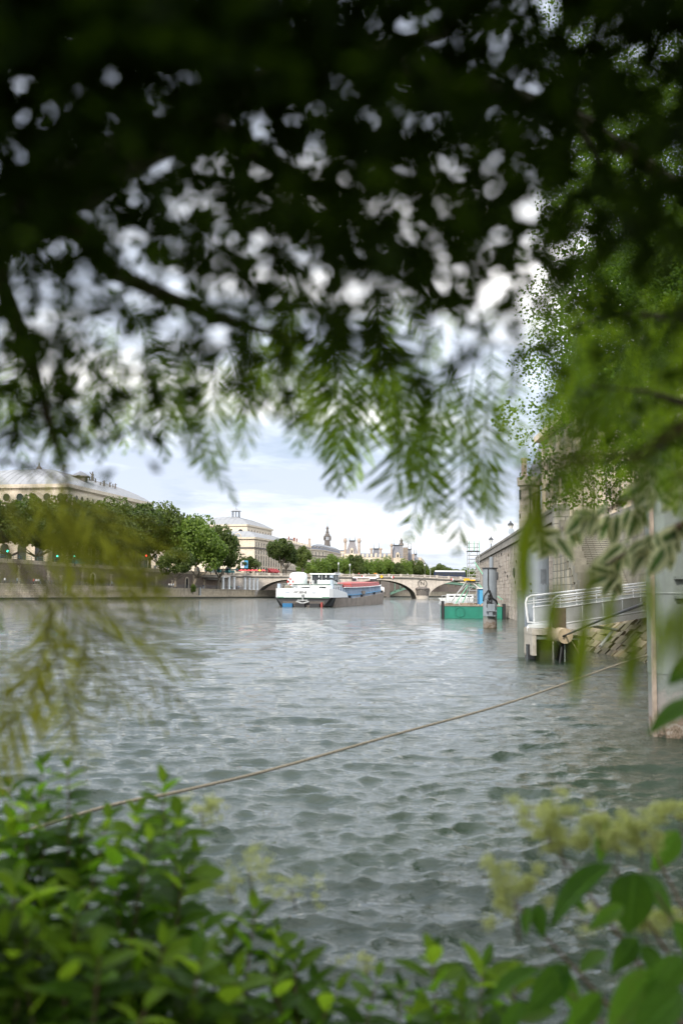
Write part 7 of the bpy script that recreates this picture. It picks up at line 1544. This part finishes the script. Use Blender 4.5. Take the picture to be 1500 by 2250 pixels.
# ------------------------------------------------------------------ hanging narrow leaves on the right
bl = leaf_mesh('leaf', M['blade'], .135, .1, .10, 6, .8)
hb = thing('willow_spray', 'long narrow bright leaves hanging before the piles and gangway', 'branch', (2.0, .7, 3.4))
b = MB(); b.tube([(2.0, .7, 3.4), P(1560, 900, 1.2), P(1400, 1000, 1.25), P(1250, 1010, 1.25), P(1130, 1040, 1.3)], [.012, .008, .005, .003, .002], 6); b.build('twig', M['twig'], hb)
for a, c, d in (((1158, 1110), (1142, 1345), 1.8), ((1150, 1200), (1165, 1330), 1.9), ((1228, 1270), (1188, 1475), 1.7), ((1200, 1330), (1205, 1450), 1.8), ((1290, 1330), (1258, 1560), 1.7), ((1270, 1400), (1262, 1530), 1.6), ((1400, 1370), (1370, 1560), 1.7), ((1385, 1400), (1392, 1520), 1.7), ((1170, 1050), (1200, 1240), 1.9), ((1470, 1330), (1440, 1500), 1.6), ((1500, 1290), (1490, 1500), 1.5), ((1420, 1250), (1440, 1420), 1.7), ((1300, 1240), (1280, 1390), 1.9), ((1340, 1300), (1330, 1430), 2.0)):
    d *= .7; q_ = P(min(a[0] + (a[0] - 1250) * .05, 1560), min(a[1] - 60, 1010 + (a[0] - 1130) * -.02), d); b = MB(); b.tube([q_, q_.lerp(P(*a, d), .5), P(*a, d)], .0012, 4); b.build('stalk', M['twig'], hb); part_at(bl, 'leaf', hb, orient(None, P(*a, d), P(*c, d), tocam(P(*a, d)), rg.uniform(-.4, .4), 1.3))
# ------------------------------------------------------------------ cream edged shrub
vl = [leaf_mesh('leaf', M['variegated'], .5, .2, .25), leaf_mesh('leaf', M['variegated'], .42, .3, .1)]
vs = thing('variegated_shrub', 'cream edged leafy branch reaching in from the right in front of the stair', 'shrub', (4.2, 2.6, .9))
b = MB(); b.tube([(4.2, 2.6, .8), (3.6, 3.0, 2.0), P(1560, 1120, 3.4), P(1420, 1190, 3.5), P(1330, 1240, 3.5)], [.05, .035, .016, .01, .004], 6); b.tube([P(1580, 1080, 3.4), P(1480, 1040, 3.5), P(1400, 1090, 3.6), P(1300, 1135, 3.7), P(1190, 1180, 3.75)], [.014, .011, .009, .006, .003], 6); b.build('stem', M['twig'], vs)
for x, y, n in ((1185, 1172, 4), (1222, 1185, 7), (1262, 1150, 4), (1300, 1132, 6), (1345, 1140, 5), (1395, 1118, 5), (1420, 1065, 6), (1450, 1040, 7), (1490, 1085, 7), (1372, 1200, 5), (1405, 1215, 7), (1335, 1232, 5), (1350, 1262, 6), (1432, 1180, 4), (1440, 1090, 5), (1480, 1040, 5), (1460, 1200, 5), (1490, 1160, 5)):
    d = rg.uniform(3.3, 3.9)
    for k in range(n):
        a = rg.uniform(-1.3, 1.3) + (math.pi if rg.random() < .25 else 0); l = rg.uniform(38, 66); p = P(x + rg.uniform(-14, 14), y + rg.uniform(-14, 14), d); q = P(x + l * math.sin(a) - 8, y + l * math.cos(a) * .8 + 12, d + rg.uniform(-.05, .05))
        part_at(vl[k % 2], 'leaf', vs, orient(None, p, q, tocam(p) + Vector((0, 0, .6)), rg.uniform(-.7, .7), rg.uniform(.8, 1.1)))
# ------------------------------------------------------------------ shrubs along the near bank
sl = [leaf_mesh('leaf', M['shrub_leaf'], .44, .16, .22), leaf_mesh('leaf', M['shrub_leaf'], .38, .25, .35), leaf_mesh('leaf', M['shrub_leaf'], .5, .1, .1)]
st_ = [leaf_mesh('leaf', M['shrub_tip'], .44, .16, .22), leaf_mesh('leaf', M['shrub_tip'], .38, .25, .35), leaf_mesh('leaf', M['shrub_tip'], .5, .1, .1)]
def panicle(root, px, py, d, w, h, n=150):
    d *= 1.17
    n *= 3
    rng = np.random.default_rng(int(px)); c = P(px, py, d); s = d / 2200
    lo = rng.normal(size=(16, 3)) * np.array([w * .28, w * .15, h * .28]) * s; k = rng.integers(0, 16, n)
    pos = np.array(c) + lo[k] + rng.normal(size=(n, 3)) * np.array([w, w, h]) * s * .075; nr = rng.normal(size=(n, 3)); nr /= np.linalg.norm(nr, axis=1)[:, None]
    o = link_mesh('flower_panicle', leaf_cloud('flower_panicle', pos - np.array(root.location), nr, rng.uniform(.005, .012, n), M['panicle'], rng, .8), root); o['kind'] = 'stuff'
    b = MB(); b.tube([c, P(px + 10, py + h * .9, d)], .0025, 4); b.build('flower_stalk', M['twig'], root)
def shrub(label, tips, d, leaf_px=(58, 88), nodes_=12, base=(0, 0), mats=None, group='shrubs on the near bank', meshes=None, spacing=.82):
    d *= 1.17; cxp = sum(t[0] for t in tips) / len(tips); X0 = PX(cxp, d) * .9 + base[0]; root = thing('bank_shrub', label, 'shrub', (X0, d - .35, .88), group)
    for tx, ty in tips:
        dd = d + rg.uniform(-.25, .3); tip = P(tx, ty, dd); foot = Vector((X0 + rg.uniform(-.12, .12), d - .35, .85)); mid = foot.lerp(tip, .55) + Vector((rg.uniform(-.05, .05), rg.uniform(-.05, .05), .10))
        path = []
        for i in range(11):
            t = i / 10; path.append(foot * (1 - t) ** 2 + mid * 2 * t * (1 - t) + tip * t * t)
        b = MB(); b.tube(path, [.008 - .006 * i / 10 for i in range(11)], 5); b.build('stem', M['twig'], root)
        length = (tip - foot).length; step = .055 * spacing; s = .0; ang = rg.uniform(0, 3)
        nn = nodes_
        for k in range(nn):
            t = 1 - k * step / length
            if t < .25: break
            i = min(int(t * 10), 9); p = path[i].lerp(path[i + 1], t * 10 - i); dr = (path[i + 1] - path[i]).normalized(); ang += 1.57
            u = dr.cross(Vector((.3, .2, 1))).normalized(); v = dr.cross(u)
            for sgn in (0, math.pi):
                a = ang + sgn + rg.uniform(-.3, .3); o_ = u * math.cos(a) + v * math.sin(a); L = rg.uniform(*leaf_px) * 1.08 / 2200 * dd * (.55 if k == 0 else .8 if k == 1 else 1)
                q = p + (o_ * (.95 if k else .5) + dr * (.5 if k else 1.0) + Vector((0, 0, -.10 if k > 1 else .1))).normalized() * L
                part_at((st_ if k <= 2 and rg.random() < .75 else sl)[rg.randrange(3)], 'leaf', root, orient(None, p, q, Vector((0, -.25, 1)) if abs(o_.z) < .9 else tocam(p), rg.uniform(-.5, .5), rg.uniform(.85, 1.15)))
    return root
S1 = shrub('leafy green shrub whose tallest shoot stands up beside the left end of the rope', [(360, 1722), (395, 1795), (300, 1790), (430, 1880)], 3.0)
panicle(S1, 440, 1780, 3.1, 90, 60); panicle(S1, 470, 1765, 3.1, 40, 30, 60)
shrub('shrub at the far left with small shoots reaching above the water glare', [(95, 1680), (150, 1690), (20, 1730), (60, 1760)], 3.1, (46, 70))
shrub('dense green shrub filling the left edge below the small shoots', [(20, 1800), (110, 1790), (180, 1820), (240, 1800), (60, 1880)], 2.9)
shrub('green shrub with pointed leaves in front of the tallest shoot', [(330, 1850), (250, 1880), (400, 1930), (290, 1940), (180, 1910)], 2.7, (66, 100))
shrub('shaded shrub at the left edge in front of the others', [(30, 1950), (100, 1980), (170, 2010), (60, 2060)], 2.3, (80, 120))
S2 = shrub('green shrub with yellowish flower sprays left of centre over the water', [(560, 2000), (500, 2060), (610, 2050), (440, 2010)], 2.8)
panicle(S2, 545, 1905, 2.8, 110, 70); panicle(S2, 640, 1955, 2.9, 90, 50); panicle(S2, 500, 1950, 2.8, 60, 40, 90)
shrub('broad leaved shrub low in the centre left with glossy leaves', [(440, 2110), (360, 2080), (520, 2150), (300, 2150)], 2.4, (80, 130))
shrub('shrub with reddish stems in the low left corner', [(220, 2100), (140, 2130), (260, 2190), (60, 2170), (320, 2220)], 2.2, (80, 130))
shrub('light green shrub reaching out over the water left of the bottom middle', [(650, 2100), (690, 2160), (600, 2140), (740, 2180), (640, 2230)], 2.7)
shrub('low shrub along the bottom edge in the middle', [(830, 2150), (780, 2215), (880, 2180), (930, 2225)], 2.7, (56, 84))
S3 = shrub('shrub with upright leaf tufts at the bottom right of the middle', [(950, 2095), (1010, 2200), (1060, 2130), (1130, 2160), (980, 2240)], 2.6, (70, 110))
panicle(S3, 800, 2110, 2.7, 60, 40, 80)
# undergrowth low in the left corner, its dark leaf colour standing for deep shade
rng = np.random.default_rng(8); n = 9000; px, py = rng.uniform(-300, 760, n), rng.uniform(1850, 2800, n); ok = (py - 1940) > (px + 100) * .45; px, py = px[ok], py[ok]; n = len(px); z = rng.uniform(2.5, 3.5, n)
pos = np.array([tuple(P(a, b_, c)) for a, b_, c in zip(px, py, z)]); nr = rng.normal(size=(n, 3)) * .7 + np.array([0, -.2, .8]); nr /= np.linalg.norm(nr, axis=1)[:, None]
o = link_mesh('undergrowth', leaf_cloud('undergrowth', pos, nr, rng.uniform(.05, .10, n), M['canopy_leaf'], rng, .55)); props(o, 'tangled undergrowth coloured dark for deep shade in the low left corner of the bank', kind='stuff')
# broad leaved flowering shrub on the right
wl_ = [leaf_mesh('leaf', M['broad_leaf'], .5, .12, .2, 7, .8), leaf_mesh('leaf', M['broad_leaf'], .42, .2, .3, 7, .8)]
fs = thing('flowering_shrub', 'broad leaved shrub with cream green flower panicles at the right', 'shrub', (1.2, 2.5, .88))
feet = Vector((1.2, 2.5, .86)); b = MB()
SC_ = 1.25
for x, y, d in ((1345, 1900, 2.4), (1130, 1985, 2.3), (1440, 1960, 2.3), (1400, 1800, 2.5), (1210, 1850, 2.4), (1250, 2180, 2.1)): d *= SC_; b.tube([feet, feet.lerp(P(x, y, d), .5) + Vector((.05, 0, .03)), P(x, y, d)], [.010, .007, .003], 6)
b.build('stem', M['twig'], fs)
for a, c, d, ws in (((1345, 1900), (1185, 1998), 2.3, 1.0), ((1395, 1915), (1375, 2050), 2.3, 1.5), ((1400, 1920), (1490, 2010), 2.35, 1.3), ((1330, 1800), (1318, 1890), 2.5, 1.0), ((1490, 1825), (1435, 1910), 2.5, 1.0), ((1400, 2060), (1345, 2130), 2.3, 1.2), ((1410, 2075), (1460, 2150), 2.3, 1.1), ((1330, 2090), (1270, 2125), 2.4, 1.0), ((1180, 1985), (1190, 2060), 2.3, 1.0), ((1160, 1990), (1150, 2050), 2.3, .8), ((1440, 2130), (1330, 2260), 1.9, 1.1), ((1500, 2180), (1380, 2280), 1.8, 1.0), ((1220, 2120), (1280, 2230), 2.2, 1.0), ((1190, 2130), (1060, 2170), 2.3, .9), ((1250, 2120), (1160, 2220), 2.2, 1.0), ((1480, 2020), (1530, 2110), 2.1, 1.1), ((1370, 1990), (1300, 2030), 2.2, .9), ((1240, 1960), (1290, 2000), 2.4, .9), ((1320, 2180), (1240, 2280), 2.0, 1.0), ((1150, 2200), (1100, 2270), 2.2, 1.0), ((1500, 2100), (1420, 2200), 1.9, 1.0), ((1420, 2240), (1520, 2290), 1.8, 1.0), ((1560, 1545), (1420, 1570), 2.0, 1.1), ((1540, 1450), (1470, 1490), 2.0, 1.0)):
    d *= SC_; part_at(wl_[rg.randrange(2)], 'leaf', fs, orient(None, P(*a, d), P(*c, d - .06), Vector((0, -.45, .9)), rg.uniform(-.4, .4), ws))
b = MB(); b.tube([feet + Vector((.3, .1, 0)), P(1640, 1800, 2.4), P(1600, 1600, 2.5), P(1560, 1545, 2.5), P(1540, 1450, 2.5)], [.008, .006, .005, .003, .002], 6); b.build('stem', M['twig'], fs)
for x, y, w, h, n in ((1200, 1800, 120, 80, 260), (1230, 1850, 110, 80, 200), (1310, 1805, 100, 70, 240), (1400, 1825, 110, 80, 240), (1130, 1965, 110, 120, 320), (1490, 1785, 80, 60, 160), (1410, 2020, 170, 60, 260), (1490, 2015, 70, 50, 120), (1350, 1850, 110, 60, 160)): panicle(fs, x, y, 2.55, w, h, n * 2)
